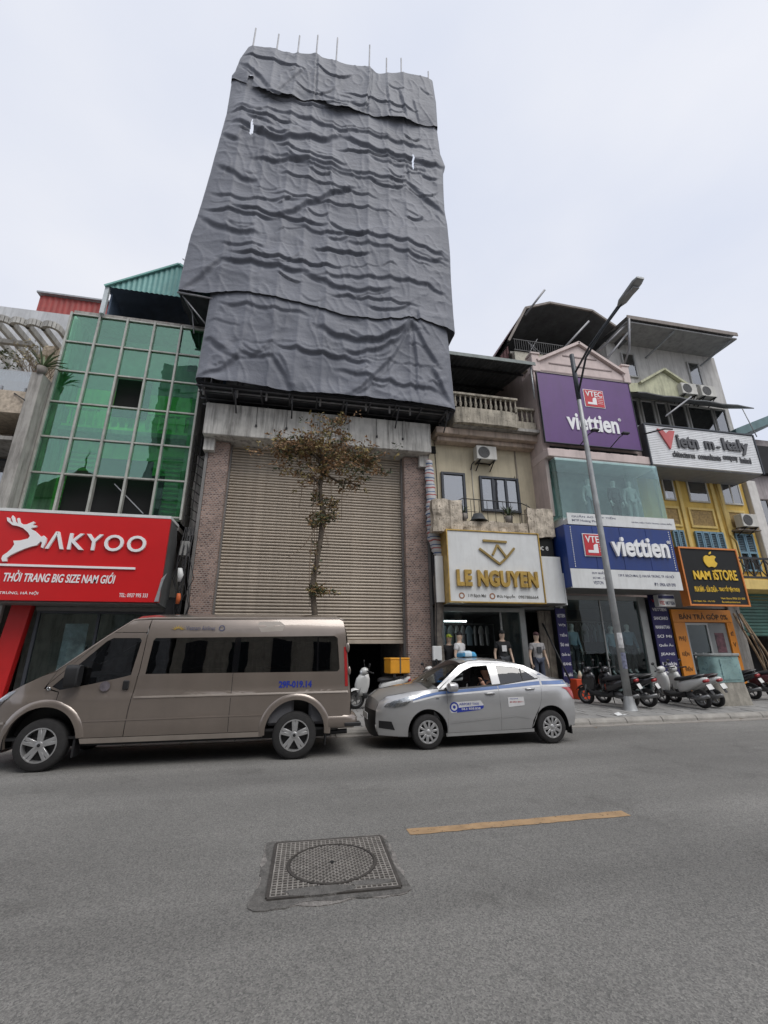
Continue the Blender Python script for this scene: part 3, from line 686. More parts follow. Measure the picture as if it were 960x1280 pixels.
    bx('shop_back_wall', dk, t, 4.7, 9.2, 19, 19.1, .25, 3.2); bx('shop_ceiling', mat('shop_ceiling', (.25, .26, .26), .8), t, 4.7, 9.2, 14.45, 19, 3.1, 3.18)
    bx('shop_side_wall', dk, t, 4.64, 4.7, 14.45, 19, .25, 3.09); bx('shop_side_wall', dk, t, 7.95, 8.02, 14.45, 19, .25, 3.09)
    bx('shop_floor', mat('shop_tiles', (.3, .3, .29), .4), t, 4.64, 9.2, 14.2, 19, .24, .3)
    fr = mat('grey_door_frame', (.33, .34, .33), .45, .3)
    d = MB().box(4.78, 4.95, 14.3, 14.42, .3, 3.12).box(7.72, 7.92, 14.3, 14.42, .3, 3.12).box(4.95, 7.72, 14.3, 14.42, 2.98, 3.12).box(7.0, 7.06, 14.34, 14.4, .3, 2.98).build('shopfront_frame', fr, t, bevel=.008)
    bx('pane', shopglass, d, 7.06, 7.72, 14.36, 14.37, .3, 2.98); bx('pane', shopglass, d, 4.95, 5.6, 14.36, 14.37, .3, 2.98)
    bx('passage_back', dark, t, 8.02, 9.2, 15.6, 15.7, .25, 3.1)
    wood = mat('weathered_boards', (.16, .14, .115), .9, var=.35, scale=5, streak=.6)
    for i in range(4): bx('board', wood, t, 8.45+i*.13, 8.57+i*.13, 14.35+.01*(i % 2), 14.40+.01*(i % 2), .25, 3.05)
    bx('rolled_box', dark, t, 4.55, 8.95, 14.0, 14.44, 3.2, 5.4)
    lamp = MB().tube([(5.2, 15.2, 2.72), (6.1, 15.2, 2.72)], .025, 8).build('tube_lamp', mat('lit_tube', (.9, .9, .9), emis=(.95, 1, 1, 5)), t, True)
cream_house()

# ------------------------------------------------------------------ pink building with the glass show box
def pink_building():
    t = thing('pink_shop_building', 'pink gabled shop building with a glass display box and arched tin roof', 'building', (11.2, 15, .2))
    pink = mat('pink_wall', (.50, .41, .38), .85, var=.1, scale=1.5, streak=.35, scol=(.2, .16, .15))
    pl = mat('pale_pink_trim', (.60, .50, .47), .8, var=.08, streak=.25, scol=(.3, .24, .22))
    bx('wall', pink, t, 8.98, 13.55, 14.4, 25, 3.6, 14.0)
    MB().prism([(8.98, 6.35), (9.12, 6.35), (9.12, 12.6), (8.98, 12.6)], 13.55, 14.39).build('side_wall', pink, t)
    bx('front_wall', pink, t, 9.13, 13.4, 13.55, 14.39, 8.95, 12.6)
    bx('ledge', pl, t, 8.96, 13.45, 13.25, 14.39, 8.6, 8.93, .02)
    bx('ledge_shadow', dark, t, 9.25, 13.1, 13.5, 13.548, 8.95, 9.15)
    for i in range(7): bx('ledge_bracket', pl, t, 9.4+i*.6, 9.8+i*.6, 13.42, 13.5, 8.98, 9.03)
    # gable
    MB().prism([(9.12, 12.6), (13.36, 12.6), (13.36, 12.75), (11.27, 14.1), (9.12, 12.95)], 13.56, 14.39).build('gable', pl, t, bevel=.01)
    MB().beam((9.2, 13.55, 13.02), (11.29, 13.55, 14.2), .22, .12).beam((11.25, 13.55, 14.2), (13.3, 13.55, 12.95), .22, .12).build('gable_coping', pl, t)
    bx('gable_line', mat('gable_groove', (.30, .24, .23), .8), t, 9.75, 12.7, 13.535, 13.56, 12.98, 13.03); bx('gable_line', MATS['gable_groove'], t, 10.45, 12.05, 13.535, 13.56, 13.45, 13.5)
    bx('gable_line', MATS['gable_groove'], t, 9.15, 13.35, 13.54, 13.56, 12.56, 12.62)
    for x in (8.96, 13.2): bx('finial_pillar', pl, t, x, x+.34, 13.5, 13.9, 12.5, 13.3, .02); bx('finial_cap', pl, t, x-.04, x+.38, 13.46, 13.94, 13.3, 13.4, .02)
    # roof terrace with arched tin roof
    tin = mat('dark_tin', (.1, .105, .11)); rust = mat('maroon_tin', (.16, .07, .075), .7, streak=.3)
    prof = [(8.3, 14.2), (9.3, 16.1), (10.55, 16.62), (12.7, 16.55), (13.95, 15.75), (14.3, 15.2)]
    for (a, za), (b_, zb) in zip(prof[:-1], prof[1:]):
        MB().add([(a, 14.0, za), (b_, 14.0, zb), (b_, 21, zb), (a, 21, za), (a, 14.0, za+.04), (b_, 14.0, zb+.04), (b_, 21, zb+.04), (a, 21, za+.04)], [(0, 1, 2, 3), (4, 7, 6, 5), (0, 4, 5, 1), (3, 2, 6, 7)]).build('roof_sheet', tin, t)
        MB().beam((a, 13.98, za+.03), (b_, 13.98, zb+.03), .08, .1).build('roof_edge', mat('edge_rust', (.22, .19, .17), .7, streak=.5), t)
    corr('side_screen', rust, t, 7.95, 8.62, 14.6, 13.0, lambda x: 13.2+1.3*(x-7.7)/.9, .16, .03)
    MB().add([(7.5, 14.05, 13.2), (9.25, 14.05, 16.05), (9.25, 21, 16.05), (7.5, 21, 13.2)], [(0, 1, 2, 3)]).build('side_roof', rust, t)
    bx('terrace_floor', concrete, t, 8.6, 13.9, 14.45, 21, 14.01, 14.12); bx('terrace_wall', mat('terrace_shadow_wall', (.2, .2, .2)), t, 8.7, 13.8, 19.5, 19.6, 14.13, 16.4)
    bx('terrace_base', mat('pale_block', (.45, .43, .36), .9, spots=.5), t, 8.62, 11.2, 14.15, 14.39, 13.0, 13.9)
    rl = MB().box(8.6, 11.0, 14.1, 14.13, 14.46, 14.5).box(8.6, 11.0, 14.1, 14.13, 13.92, 13.96)
    for i in range(22): x = 8.65+i*.105; rl.box(x, x+.018, 14.105, 14.125, 13.96, 14.46)
    rl.build('terrace_railing', iron, t)
    ps = mat('grey_pipe', (.28, .28, .29), .5, .3)
    for a, b_ in (((9.25, 14.0, 15.75), (9.9, 13.3, 16.6)), ((10.6, 13.9, 13.9), (11.9, 13.4, 15.35)), ((12.6, 13.9, 14.3), (14.2, 13.3, 15.9)), ((12.6, 13.7, 13.6), (14.1, 13.5, 15.4))):
        MB().tube([a, b_], .045, 8).build('roof_pipe', ps, t, True)
    MB().tube([(9.5, 14.6, 14.1), (10.1, 14.6, 15.1)], .02, 6).tube([(10.1, 14.6, 14.15), (9.6, 14.6, 14.9)], .02, 6).tube([(10.4, 14.6, 14.15), (9.7, 14.6, 14.8)], .02, 6).build('terrace_clutter', ps, t)
    # glass display box
    gb = glass('display_glass', (.80, .90, .88), .07, .01, (.86, .95, .95), .45)
    bxp = thing_part = bx('display_floor', mat('display_white', (.6, .62, .62), .5), t, 9.2, 13.55, 13.25, 14.39, 6.1, 6.24)
    bx('display_ceiling', MATS['display_white'], t, 9.2, 13.55, 13.25, 14.39, 8.46, 8.56)
    bx('display_back', mat('display_back_wall', (.30, .34, .34), .7, var=.15), t, 9.2, 13.55, 14.3, 14.39, 6.24, 8.46)
    for i in range(3): bx('pane', gb, t, 9.19+i*1.455, 10.64+i*1.455, 13.2, 13.212, 6.2, 8.52)
    bx('pane', gb, t, 9.17, 9.182, 13.215, 14.38, 6.2, 8.52); bx('pane', gb, t, 13.56, 13.572, 13.215, 14.38, 6.2, 8.52)
    cb = MB()
    for j in range(2):
        vs = []; x0 = 12.9+j*.25
        for i in range(25): vs += [(x0+i*.01*(1-j*.2), 14.05+.06*math.sin(i*1.1), 6.26), (x0-.12+i*.012, 14.05+.05*math.sin(i*1.1), 8.4)]
        cb.add(vs, [(2*i, 2*i+2, 2*i+3, 2*i+1) for i in range(24)])
    cb.build('display_curtain', mat('sheer_curtain', (.55, .58, .56), .8), t, True)
    # ground floor shop
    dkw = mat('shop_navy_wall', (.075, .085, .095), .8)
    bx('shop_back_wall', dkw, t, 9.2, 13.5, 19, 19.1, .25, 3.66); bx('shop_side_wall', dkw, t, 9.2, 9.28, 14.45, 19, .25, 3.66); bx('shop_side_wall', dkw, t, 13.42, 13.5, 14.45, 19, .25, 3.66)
    bx('shop_ceiling', mat('shop_ceiling', (.25, .26, .26)), t, 9.28, 13.42, 14.45, 19, 3.56, 3.65); bx('shop_floor', mat('shop_tiles', (.3, .3, .29)), t, 9.2, 13.5, 14.1, 19, .25, .34)
    fr = mat('grey_door_frame', (.33, .34, .33))
    f = MB().box(12.56, 12.86, 14.28, 14.44, .34, 3.6).box(9.3, 9.42, 14.28, 14.44, .34, 3.6).box(9.42, 12.56, 14.3, 14.42, 3.45, 3.6).box(10.95, 11.0, 14.33, 14.4, .34, 3.45).build('shopfront_frame', fr, t, bevel=.008)
    bx('pane', shopglass, f, 9.42, 10.95, 14.36, 14.37, .34, 3.45); bx('pane', shopglass, f, 11.0, 12.56, 14.36, 14.37, .34, 3.45)
    bx('shop_step', concrete, t, 9.2, 13.5, 13.85, 14.09, .2, .3, .01)
pink_building()

# ------------------------------------------------------------------ yellow and white building
def yellow_building():
    t = thing('yellow_house', 'yellow fronted house with blue shutters under pale upper storeys and a tin canopy', 'building', (16.5, 15, .2))
    yel = mat('yellow_wall', (.62, .42, .10), .8, var=.12, scale=1.5, streak=.3, scol=(.2, .13, .05))
    ylt = mat('yellow_trim', (.66, .49, .17), .75, var=.1, streak=.3, scol=(.25, .17, .07))
    upw = mat('upper_white_wall', (.50, .49, .47), .85, var=.12, scale=1.5, streak=.55, scol=(.16, .15, .14))
    crm = mat('cream_green_cornice', (.52, .52, .36), .8, var=.15, streak=.5)
    X0, X1 = 13.62, 19.15
    bx('wall', yel, t, X0, X1, 14.5, 25, 3.5, 8.9)
    bx('wall', upw, t, X0, X1+.6, 14.6, 25, 8.9, 15.5)
    # pilasters and framed panels
    for x in (14.6, 15.62, 17.35, 17.75): bx('pilaster', ylt, t, x, x+.17, 14.43, 14.5, 4.6, 8.7, .01)
    mos = mat('mosaic_panel', (.30, .20, .07), .7, var=.35, scale=14)
    for a, b_ in ((14.85, 15.42), (16.05, 17.15), (18.0, 18.75)):
        f = MB().box(a-.1, b_+.1, 14.44, 14.5, 7.3, 7.4).box(a-.1, b_+.1, 14.44, 14.5, 6.52, 6.62).box(a-.1, a, 14.44, 14.5, 6.62, 7.3).box(b_, b_+.1, 14.44, 14.5, 6.62, 7.3).build('panel_frame', ylt, t, bevel=.008)
        bx('mosaic_panel', mos, f, a, b_, 14.48, 14.499, 6.62, 7.3)
    for a, b_, bars in ((14.93, 15.5, 0), (16.18, 17.2, 0), (17.9, 18.92, 1)):
        window(t, a, b_, 7.66, 8.68, 14.5, mat('pale_frame', (.5, .48, .42), .6), winglass, bars, fw=.07, dep=.06, back=(curtain if bars else None))
        if not bars: bx('room_shade', dark, t, a+.08, b_-.08, 14.485, 14.499, 7.74, 8.6)  # thin dark sheet paints the gloom behind the window
    blue = mat('blue_shutter', (.16, .28, .36), .65, var=.15, scale=5, streak=.3)
    blud = mat('blue_shutter_slat', (.11, .17, .21), .7, var=.15)
    for a, b_, n in ((14.9, 15.45, 2), (15.98, 17.4, 4), (17.97, 18.9, 2)):
        w = (b_-a)/n
        for i in range(n):
            x = a+i*w; f = MB().box(x+.01, x+.07, 14.4, 14.47, 4.75, 6.36).box(x+w-.07, x+w-.01, 14.4, 14.47, 4.75, 6.36).box(x+.07, x+w-.07, 14.4, 14.47, 6.28, 6.36).box(x+.07, x+w-.07, 14.4, 14.47, 5.5, 5.58).box(x+.07, x+w-.07, 14.4, 14.47, 4.75, 4.83).build('shutter', blue, t)
            for k in range(9): MB().prismx([(14.42, 5.6+k*.074), (14.46, 5.64+k*.074), (14.46, 5.655+k*.074), (14.42, 5.615+k*.074)], x+.07, x+w-.07).build('slat', blud, f)
            bx('backing', dark, f, x+.07, x+w-.07, 14.475, 14.495, 4.83, 6.28)
    MB().tube([(17.62, 14.45, 8.7), (17.66, 14.4, 7.4), (17.7, 14.42, 6.3), (17.95, 14.4, 6.0), (18.0, 14.42, 5.0)], .025, 6).build('drain_pipe', ylt, t, True)
    bx('shutter_hood', mat('edge_rust', (.22, .19, .17)), t, 17.85, 19.0, 14.1, 14.5, 6.42, 6.47)
    # upper floors
    for a, b_ in ((14.32, 15.05), (17.95, 18.65)): window(t, a, b_, 13.68, 15.0, 14.6, mat('grey_frame', (.35, .35, .34), .5), winglass, 0, fw=.07)
    MB().prism([(13.7, 12.6), (17.2, 12.6), (17.2, 13.1), (16.04, 13.9), (14.75, 13.15), (14.0, 13.05), (13.7, 13.05)], 14.2, 14.59).build('cornice_gable', crm, t, bevel=.02)
    MB().beam((14.6, 14.15, 13.08), (16.04, 14.15, 13.98), .2, .1).beam((16.04, 14.15, 13.98), (17.35, 14.15, 13.15), .2, .1).build('cornice_moulding', crm, t)
    for a, b_ in ((14.0, 14.7), (14.8, 15.5), (15.6, 16.2), (16.3, 17.2), (17.3, 18.7), (18.75, 19.45)):
        i = int(a*10)
        window(t, a, b_, 10.4, 12.5, 14.6, mat('grey_frame', (.35, .35, .34)), winglass, 0, fw=.07, back=(curtain if i in (140, 163, 187) else None))
    # sagging tin awning over the sign
    tin = mat('dark_tin', (.1, .105, .11)); edge = mat('edge_rust', (.22, .19, .17))
    b = MB(); n = 14; vs = []
    for i in range(n+1):
        x = 13.6+5.9*i/n; s = .03*math.sin(i*1.7); vs += [(x, 13.35, 11.95+s-.012*(x-13.6)), (x, 14.55, 12.58+s*.4), (x, 13.35, 12.0+s-.012*(x-13.6)), (x, 14.55, 12.62+s*.4)]
    b.add(vs, [(4*i, 4*i+4, 4*i+5, 4*i+1) for i in range(n)]+[(4*i+2, 4*i+3, 4*i+7, 4*i+6) for i in range(n)]+[(4*i, 4*i+2, 4*i+6, 4*i+4) for i in range(n)])
    b.build('tin_awning', tin, t)
    MB().tube([(14.0, 12.7, 10.5), (16.3, 13.4, 12.1)], .035, 8).build('awning_strut', mat('grey_pipe', (.28, .28, .29)), t, True)
    MB().tube([(18.9, 13.4, 11.85), (19.1, 13.3, 10.4)], .02, 8).build('awning_strut', steel, t, True)
    # top canopy
    roofsheet('roof_canopy', mat('pale_canopy', (.36, .36, .36), .6, streak=.4), t, 13.7, 19.6, 13.2, 15.75, 20, 16.3, .25, .03)
    bx('canopy_fascia', edge, t, 13.7, 19.6, 13.16, 13.2, 15.62, 15.8); bx('canopy_soffit', mat('canopy_soffit', (.30, .30, .30), .8, streak=.4), t, 13.7, 19.6, 13.25, 14.6, 15.5, 15.56)
    for x in (16.2, 19.3): MB().beam((x, 13.3, 15.45), (x-.5, 14.6, 14.9), .07).build('canopy_strut', steel, t)
    MB().tube([(13.75, 13.15, 15.6), (13.9, 13.6, 14.4), (13.95, 14.4, 13.6)], .05, 8).build('drain_pipe', mat('grey_pipe', (.28, .28, .29)), t, True)
    # balcony beside the black sign
    bx('balcony_slab', ylt, t, 16.5, 19.6, 13.4, 14.5, 3.85, 4.22, .015)
    r = MB().box(16.55, 19.6, 13.44, 13.5, 5.02, 5.1).box(16.55, 19.6, 13.44, 13.5, 4.28, 4.36)
    for i in range(5):
        a = 16.58+i*.62
        r.box(a, a+.05, 13.445, 13.495, 4.36, 5.02)
        r.beam((a+.06, 13.47, 4.38), (a+.6, 13.47, 5.0), .03).beam((a+.06, 13.475, 5.0), (a+.6, 13.475, 4.38), .03)
        r.beam((a+.33, 13.47, 4.36), (a+.33, 13.47, 5.02), .03)
    r.build('balcony_railing', iron, t)
    # ground floor
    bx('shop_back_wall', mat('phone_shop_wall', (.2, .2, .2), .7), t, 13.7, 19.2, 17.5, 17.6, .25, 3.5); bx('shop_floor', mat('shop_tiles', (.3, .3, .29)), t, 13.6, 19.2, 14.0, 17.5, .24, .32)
    bx('shop_ceiling', mat('shop_ceiling', (.25, .26, .26)), t, 13.7, 19.2, 14.5, 17.5, 3.3, 3.4)
    bx('lintel', mat('shop_lintel', (.16, .155, .15)), t, 13.62, 16.75, 14.3, 14.49, 3.2, 3.9)
    gs = mat('green_roller_paint', (.05, .15, .12), .5, var=.2, streak=.3)
    g = bx('green_shutter', gs, t, 17.0, 19.2, 14.52, 14.54, 2.2, 3.86)
    for i in range(13): bx('slat', gs, g, 17.0, 19.2, 14.47, 14.515, 2.22+i*.127, 2.22+i*.127+.105, .012)
    bx('opening_shade', dark, t, 17.0, 19.2, 15.5, 15.6, .3, 2.2)  # dark sheet gives the opening under the shutter its shade by colour
    st = mat('trunk_bark', (.16, .14, .12), .95, var=.35, scale=6, bump=.8, bscale=14)
    bx('grey_pier', concrete, t, 16.45, 17.0, 14.2, 14.6, .25, 3.84, .02)
yellow_building()

def right_building():
    t = thing('mauve_house', 'tall mauve plastered house past the yellow front with teal eaves', 'building', (22, 16, .2))
    wl = mat('mauve_wall', (.36, .32, .32), .85, var=.15, streak=.5); wc = mat('white_column', (.62, .60, .57), .8, var=.1, streak=.4, scol=(.25, .23, .2))
    bx('wall', wl, t, 19.7, 28, 14.9, 25, .2, 11.3); bx('white_column', wc, t, 19.2, 19.69, 14.3, 15.2, .2, 8.8, .02)
    window(t, 20.0, 21.6, 6.6, 8.2, 14.9, mat('dark_wood_frame', (.08, .06, .05), .6), winglass, 1)
    window(t, 20.0, 21.6, 2.6, 4.4, 14.9, mat('dark_wood_frame', (.08, .06, .05)), winglass, 1)
    tl = mat('teal_eaves', (.10, .17, .18), .6, var=.15)
    MB().prism([(19.3, 10.9), (24, 12.9), (24, 13.3), (19.3, 11.3)], 14.2, 20).build('roof', tl, t)
    bx('upper_clutter', dark, t, 19.72, 26, 14.6, 14.89, 9.4, 10.8)
right_building()
# ------------------------------------------------------------------ houses across the street (seen in the glass)
def opposite():
    wm = mat('opp_wall_cream', (.50, .46, .38), .85, var=.15, streak=.4); wg = mat('opp_wall_grey', (.36, .37, .38), .85, var=.15, streak=.4)
    roof = mat('opp_roof', (.13, .09, .075), .8, var=.2)
    def house(name, label, x0, x1, h, wmat, gable=0, y=-8.0):
        t = thing(name, label, 'building', ((x0+x1)/2, y-4, 0))
        bx('wall', wmat, t, x0, x1, y-10, y, 0, h)
        if gable:
            c = (x0+x1)/2
            MB().prism([(x0-.4, h+.01), (x1+.4, h+.01), (c, h+gable)], y-10, y+.5).build('roof', roof, t)
            MB().loft([((c, y, h+gable-.2), .12, .12), ((c, y, h+gable+.8), .1, .1), ((c, y, h+gable+2), .01, .01)], 8, 'z').build('finial', roof, t)
        nf = int(h//3.5); n = max(2, int((x1-x0)//1.8)); w = (x1-x0)/n
        for k in range(nf):
            for i in range(n):
                a = x0+(i+.28)*w; b_ = x0+(i+.72)*w; z = 1.0+k*3.5
                bx('window', mat('opp_window', (.03, .035, .04), .15, var=0), t, a, b_, y-.05, y+.03, z, z+1.6)
            bx('string_course', wmat, t, x0-.05, x1+.05, y+.005, y+.15, 3.3+k*3.5, 3.5+k*3.5)
    house('gabled_house', 'cream house with dark gabled roof and finial across the street', -21.5, -13.2, 13.4, wm, 2.6)
    house('grey_office_block', 'tall grey block of flats across the street', -12.9, -6.2, 27.0, wg)
    house('low_cream_house', 'low cream house across the street beside the tall grey block', -6.0, 2.5, 9.5, wm)
    house('low_grey_house', 'low grey house across the street', 2.8, 12.0, 10.5, wg)
    house('long_cream_house', 'long cream terrace across the street', 12.3, 26.0, 8.5, wm)
    p = MB().add([(-40, -14, .1), (40, -14, .1), (40, -4.5, .1), (-40, -4.5, .1)], [(0, 1, 2, 3)]).build('far_pavement', MATS['pave_slab']); tag(p, kind='structure')
opposite()

# ------------------------------------------------------------------ scaffolding and its dark sheeting
FOLDS = [
  ([(-3.6, 23.16), (-2.66, 23.07), (-2.0, 23.3), (-1.18, 23.37), (-0.49, 23.4), (0.81, 23.09), (1.68, 23.26), (3.17, 23.21), (5.33, 23.34)], .16, .2),
  ([(-3.58, 22.25), (-2.85, 22.09), (-2.16, 21.72), (-1.5, 21.79), (-0.71, 22.24), (0.26, 22.35), (0.81, 22.77)], .3, .24),
  ([(0.81, 22.77), (1.68, 22.53), (2.27, 22.29), (3.15, 22.25), (4.36, 22.3), (5.52, 22.33)], .28, .22),
  ([(-3.83, 21.57), (-3.21, 21.09)], .2, .2),
  ([(-2.58, 20.42), (-1.68, 20.5), (-0.77, 20.87), (-0.1, 20.87), (0.73, 20.82), (1.14, 20.69)], .2, .18),
  ([(1.14, 20.69), (2.27, 20.78), (3.13, 20.78), (3.79, 20.81)], .14, .16),
  ([(-3.83, 19.77), (-2.98, 19.28), (-2.35, 19.28)], .18, .22),
  ([(-1.47, 17.48), (-0.64, 18.3), (0.11, 18.95), (0.76, 19.49), (1.57, 19.9)], .26, .18),
  ([(-3.97, 18.3), (-2.87, 18.16), (-1.78, 18.39), (-0.66, 18.69)], .14, .16),
  ([(-4.11, 17.41), (-2.94, 17.54), (-2.2, 17.39), (-1.47, 17.48)], .18, .16),
  ([(3.79, 20.81), (4.44, 20.2), (5.01, 19.76), (5.44, 19.29)], .2, .2),
  ([(-1.74, 21.45), (-0.38, 21.18), (0.58, 21.08), (1.14, 21.04)], .16, .14),
  ([(3.75, 22.01), (3.87, 20.83)], .12, .12),
  ([(-4.19, 17.12), (-3.2, 16.54), (-2.01, 16.58)], .22, .26),
  ([(-0.72, 17.39), (0.18, 17.18), (0.95, 17.33), (2.01, 17.44), (3.09, 17.43), (3.92, 17.35), (5.45, 16.89)], .18, .16),
  ([(-3.28, 15.09), (-2.71, 15.14), (-1.55, 15.15), (-0.71, 15.09), (-0.23, 15.11)], .24, .2),
  ([(-0.23, 15.11), (0.77, 14.68), (1.77, 14.56), (3.06, 14.89)], .22, .22),
  ([(3.75, 13.52), (2.9, 12.78), (2.04, 12.42), (1.07, 12.48), (0.24, 12.78)], .26, .24),
  ([(3.75, 13.52), (3.03, 12.5), (2.04, 11.92), (1.09, 11.77)], .22, .2),
  ([(3.75, 13.52), (3.02, 11.92), (1.82, 10.37), (1.36, 10.05)], .2, .18),
  ([(3.75, 13.52), (4.29, 12.4), (4.77, 11.6)], .2, .2),
  ([(3.81, 13.46), (3.9, 12.05), (3.91, 10.36)], .14, .16),
  ([(-3.45, 11.75), (-2.67, 11.34)], .2, .2),
  ([(-2.6, 11.68), (-1.08, 11.72), (-0.28, 11.57), (1.33, 11.6), (2.77, 11.67), (5.16, 11.58)], .07, .07),
  ([(-3.47, 10.19), (-2.8, 10.54), (-2.24, 11.27)], .2, .22),
  ([(-1.16, 11.3), (-0.67, 10.57), (-0.42, 9.95)], .2, .2),
  ([(2.29, 10.97), (2.05, 10.4), (1.59, 10.07)], .16, .18),
  ([(4.51, 11.56), (4.97, 10.49), (5.2, 10.11)], .24, .22),
  ([(-2.24, 11.27), (-1.59, 11.23), (-1.16, 11.3)], .14, .16),
  ([(-4.41, 13.52), (-3.85, 14.22), (-3.28, 15.09)], .2, .22),
  ([(1.09, 16.88), (2.28, 16.98), (3.36, 16.87), (4.45, 16.59), (5.46, 16.98)], .14, .16),
  ([(0.02, 15.01), (1.26, 15.18), (3.06, 15.38), (4.4, 15.4), (5.34, 14.92)], .16, .18),
  ([(-0.3, 27.55), (-0.25, 24.56)], .16, .1), ([(2.1, 27.52), (2.03, 26.06), (1.84, 24.41)], .2, .1),
  ([(2.89, 26.38), (3.03, 24.36)], .14, .12), ([(3.45, 26.46), (3.8, 24.51)], .18, .14), ([(4.1, 26.0), (4.4, 24.6)], .12, .14),
  ([(-3.6, 25.9), (-2.6, 25.1), (-2.05, 24.1)], .18, .22), ([(-0.9, 26.4), (-1.5, 25.3), (-2.0, 24.2)], .14, .2), ([(-.3, 25.1), (.6, 24.7), (1.6, 24.9)], .1, .2),
]
def more_folds():
    rn = random.Random(12); out = []
    for pts, A, w in FOLDS:
        if len(pts) < 3: continue
        for k in range(1):
            a, b_ = sorted(rn.sample([i/20 for i in range(21)], 2))
            if b_-a < .2: b_ = min(1, a+.3); a = b_-.3
            P = np.array(pts); sgm = np.r_[0, np.cumsum(np.hypot(*(P[1:]-P[:-1]).T))]; sgm /= sgm[-1]
            dz = rn.choice((-1, 1))*rn.uniform(.18, .75); sl = rn.uniform(-.22, .22)
            q = [(float(np.interp(u, sgm, P[:, 0]))+rn.gauss(0, .04), float(np.interp(u, sgm, P[:, 1]))+dz+sl*(u-a)*2.5+rn.gauss(0, .03)) for u in np.linspace(a, b_, 5)]
            out.append((q, A*rn.uniform(.25, .6), w*rn.uniform(.35, .75)))
    for _ in range(26):          # short radiating creases
        x, z = rn.uniform(-3.6, 5.0), rn.uniform(10.4, 26.6); L_ = rn.uniform(.5, 1.7); a = rn.choice((rn.uniform(-.5, .5), rn.uniform(.9, 1.9)))
        out.append(([(x+L_*t_*math.cos(a), z+L_*t_*math.sin(a)+.15*math.sin(t_*3)) for t_ in (0, .33, .66, 1)], rn.uniform(.04, .1), rn.uniform(.06, .12)))
    return out
PX = (-4.3, -3.2, -2.2, -1.25, -.4, .5, 1.3, 2.05, 2.9, 3.65, 4.4, 5.1, 5.6)
def scallop(x):
    x = np.asarray(x, float); i = np.clip(np.searchsorted(PX, x)-1, 0, len(PX)-2); a = np.array(PX)[i]; b_ = np.array(PX)[i+1]
    u = (x-a)/(b_-a); return (1-(2*u-1)**2)
def dense(f):
    pts, A, w = f; P = np.array(pts)
    if np.ptp(P[:, 0]) < 1.2*np.ptp(P[:, 1]): return f
    sg = np.r_[0, np.cumsum(np.hypot(*(P[1:]-P[:-1]).T))]; n = max(4, int(sg[-1]/.22)); q = np.linspace(0, sg[-1], n)
    x = np.interp(q, sg, P[:, 0]); z = np.interp(q, sg, P[:, 1]); z = z+.06-.13*scallop(x)
    return (list(zip(x.tolist(), z.tolist())), A, w)
def swags():
    rn = random.Random(5); out = []
    for k in range(17):
        zl = 10.6+k*1.02
        for i in range(1, len(PX)-2):
            if rn.random() > .2: continue
            a, b_ = PX[i], PX[i+(2 if rn.random() < .35 and i < len(PX)-3 else 1)]; za = zl+rn.gauss(0, .22); zb = za+rn.gauss(0, .16); dp = rn.uniform(.1, .42)*(b_-a)
            out.append(([(a+(b_-a)*u, za+(zb-za)*u-dp*4*u*(1-u)*(.8+.4*u)) for u in np.linspace(0, 1, 9)], rn.uniform(.06, .2), rn.uniform(.05, .15)))
    for k in range(15):      # long slack ridges across several bays
        z0 = 10.8+k*1.12+rn.uniform(-.3, .3); x0 = rn.uniform(-3.8, 1.0); x1 = x0+rn.uniform(2.0, 4.6); sl = rn.uniform(-.12, .12)
        out.append(dense(([(x0+(min(x1, 5.2)-x0)*u, z0+sl*(x1-x0)*u+rn.gauss(0, .05)) for u in np.linspace(0, 1, 6)], rn.uniform(.12, .24), rn.uniform(.09, .17))))
    return out
FOLDS += more_folds()
FOLDS = [dense(f) for f in FOLDS]+swags()
def fold_field(X, Z):
    D = np.zeros_like(X)
    for pts, A, w in FOLDS:
        P = np.array(pts); m = w*5
        sel = (X > P[:, 0].min()-m) & (X < P[:, 0].max()+m) & (Z > P[:, 1].min()-m) & (Z < P[:, 1].max()+m)
        if not sel.any(): continue
        x, z = X[sel], Z[sel]; best = np.full(x.shape, 1e9); sgn = np.zeros_like(x); tt = np.zeros_like(x)
        seg = np.sqrt(((P[1:]-P[:-1])**2).sum(1)); tot = seg.sum(); acc = 0
        for i in range(len(P)-1):
            d = P[i+1]-P[i]; u = ((x-P[i, 0])*d[0]+(z-P[i, 1])*d[1])/(d@d); uc = np.clip(u, 0, 1)
            px, pz = x-(P[i, 0]+uc*d[0]), z-(P[i, 1]+uc*d[1]); dist = np.hypot(px, pz)
            n = np.array([-d[1], d[0]])/np.hypot(*d)
            if n[1] < 0 or (abs(n[1]) < .05 and n[0] < 0): n = -n
            s = px*n[0]+pz*n[1]; k = dist < best
            best = np.where(k, dist, best); sgn = np.where(k, np.where(s >= 0, 1., -1.), sgn); tt = np.where(k, (acc+uc*seg[i])/tot, tt); acc += seg[i]
        s = best*sgn; fade = np.clip(np.minimum(tt, 1-tt)*5+.25, 0, 1)
        end = (tt <= 0) | (tt >= 1); fade = np.where(end, fade*np.exp(-(best/w)**2), fade)
        jit = .7+.5*np.sin(tt*17+w*50)
        up = np.where(s > 0, np.exp(-s/(w*2.3)), np.exp(-(s/(w*.3))**2)); dn = np.exp(-((s+.55*w)/(w*.5))**2)
        up2 = np.exp(-np.abs(s+1.5*w)/(w*.45))*.35*jit+np.exp(-np.abs(s-1.7*w)/(w*.35))*.16*(1.4-jit)
        D[sel] += A*.42*fade*(up-.5*dn+up2*.5)
    return D
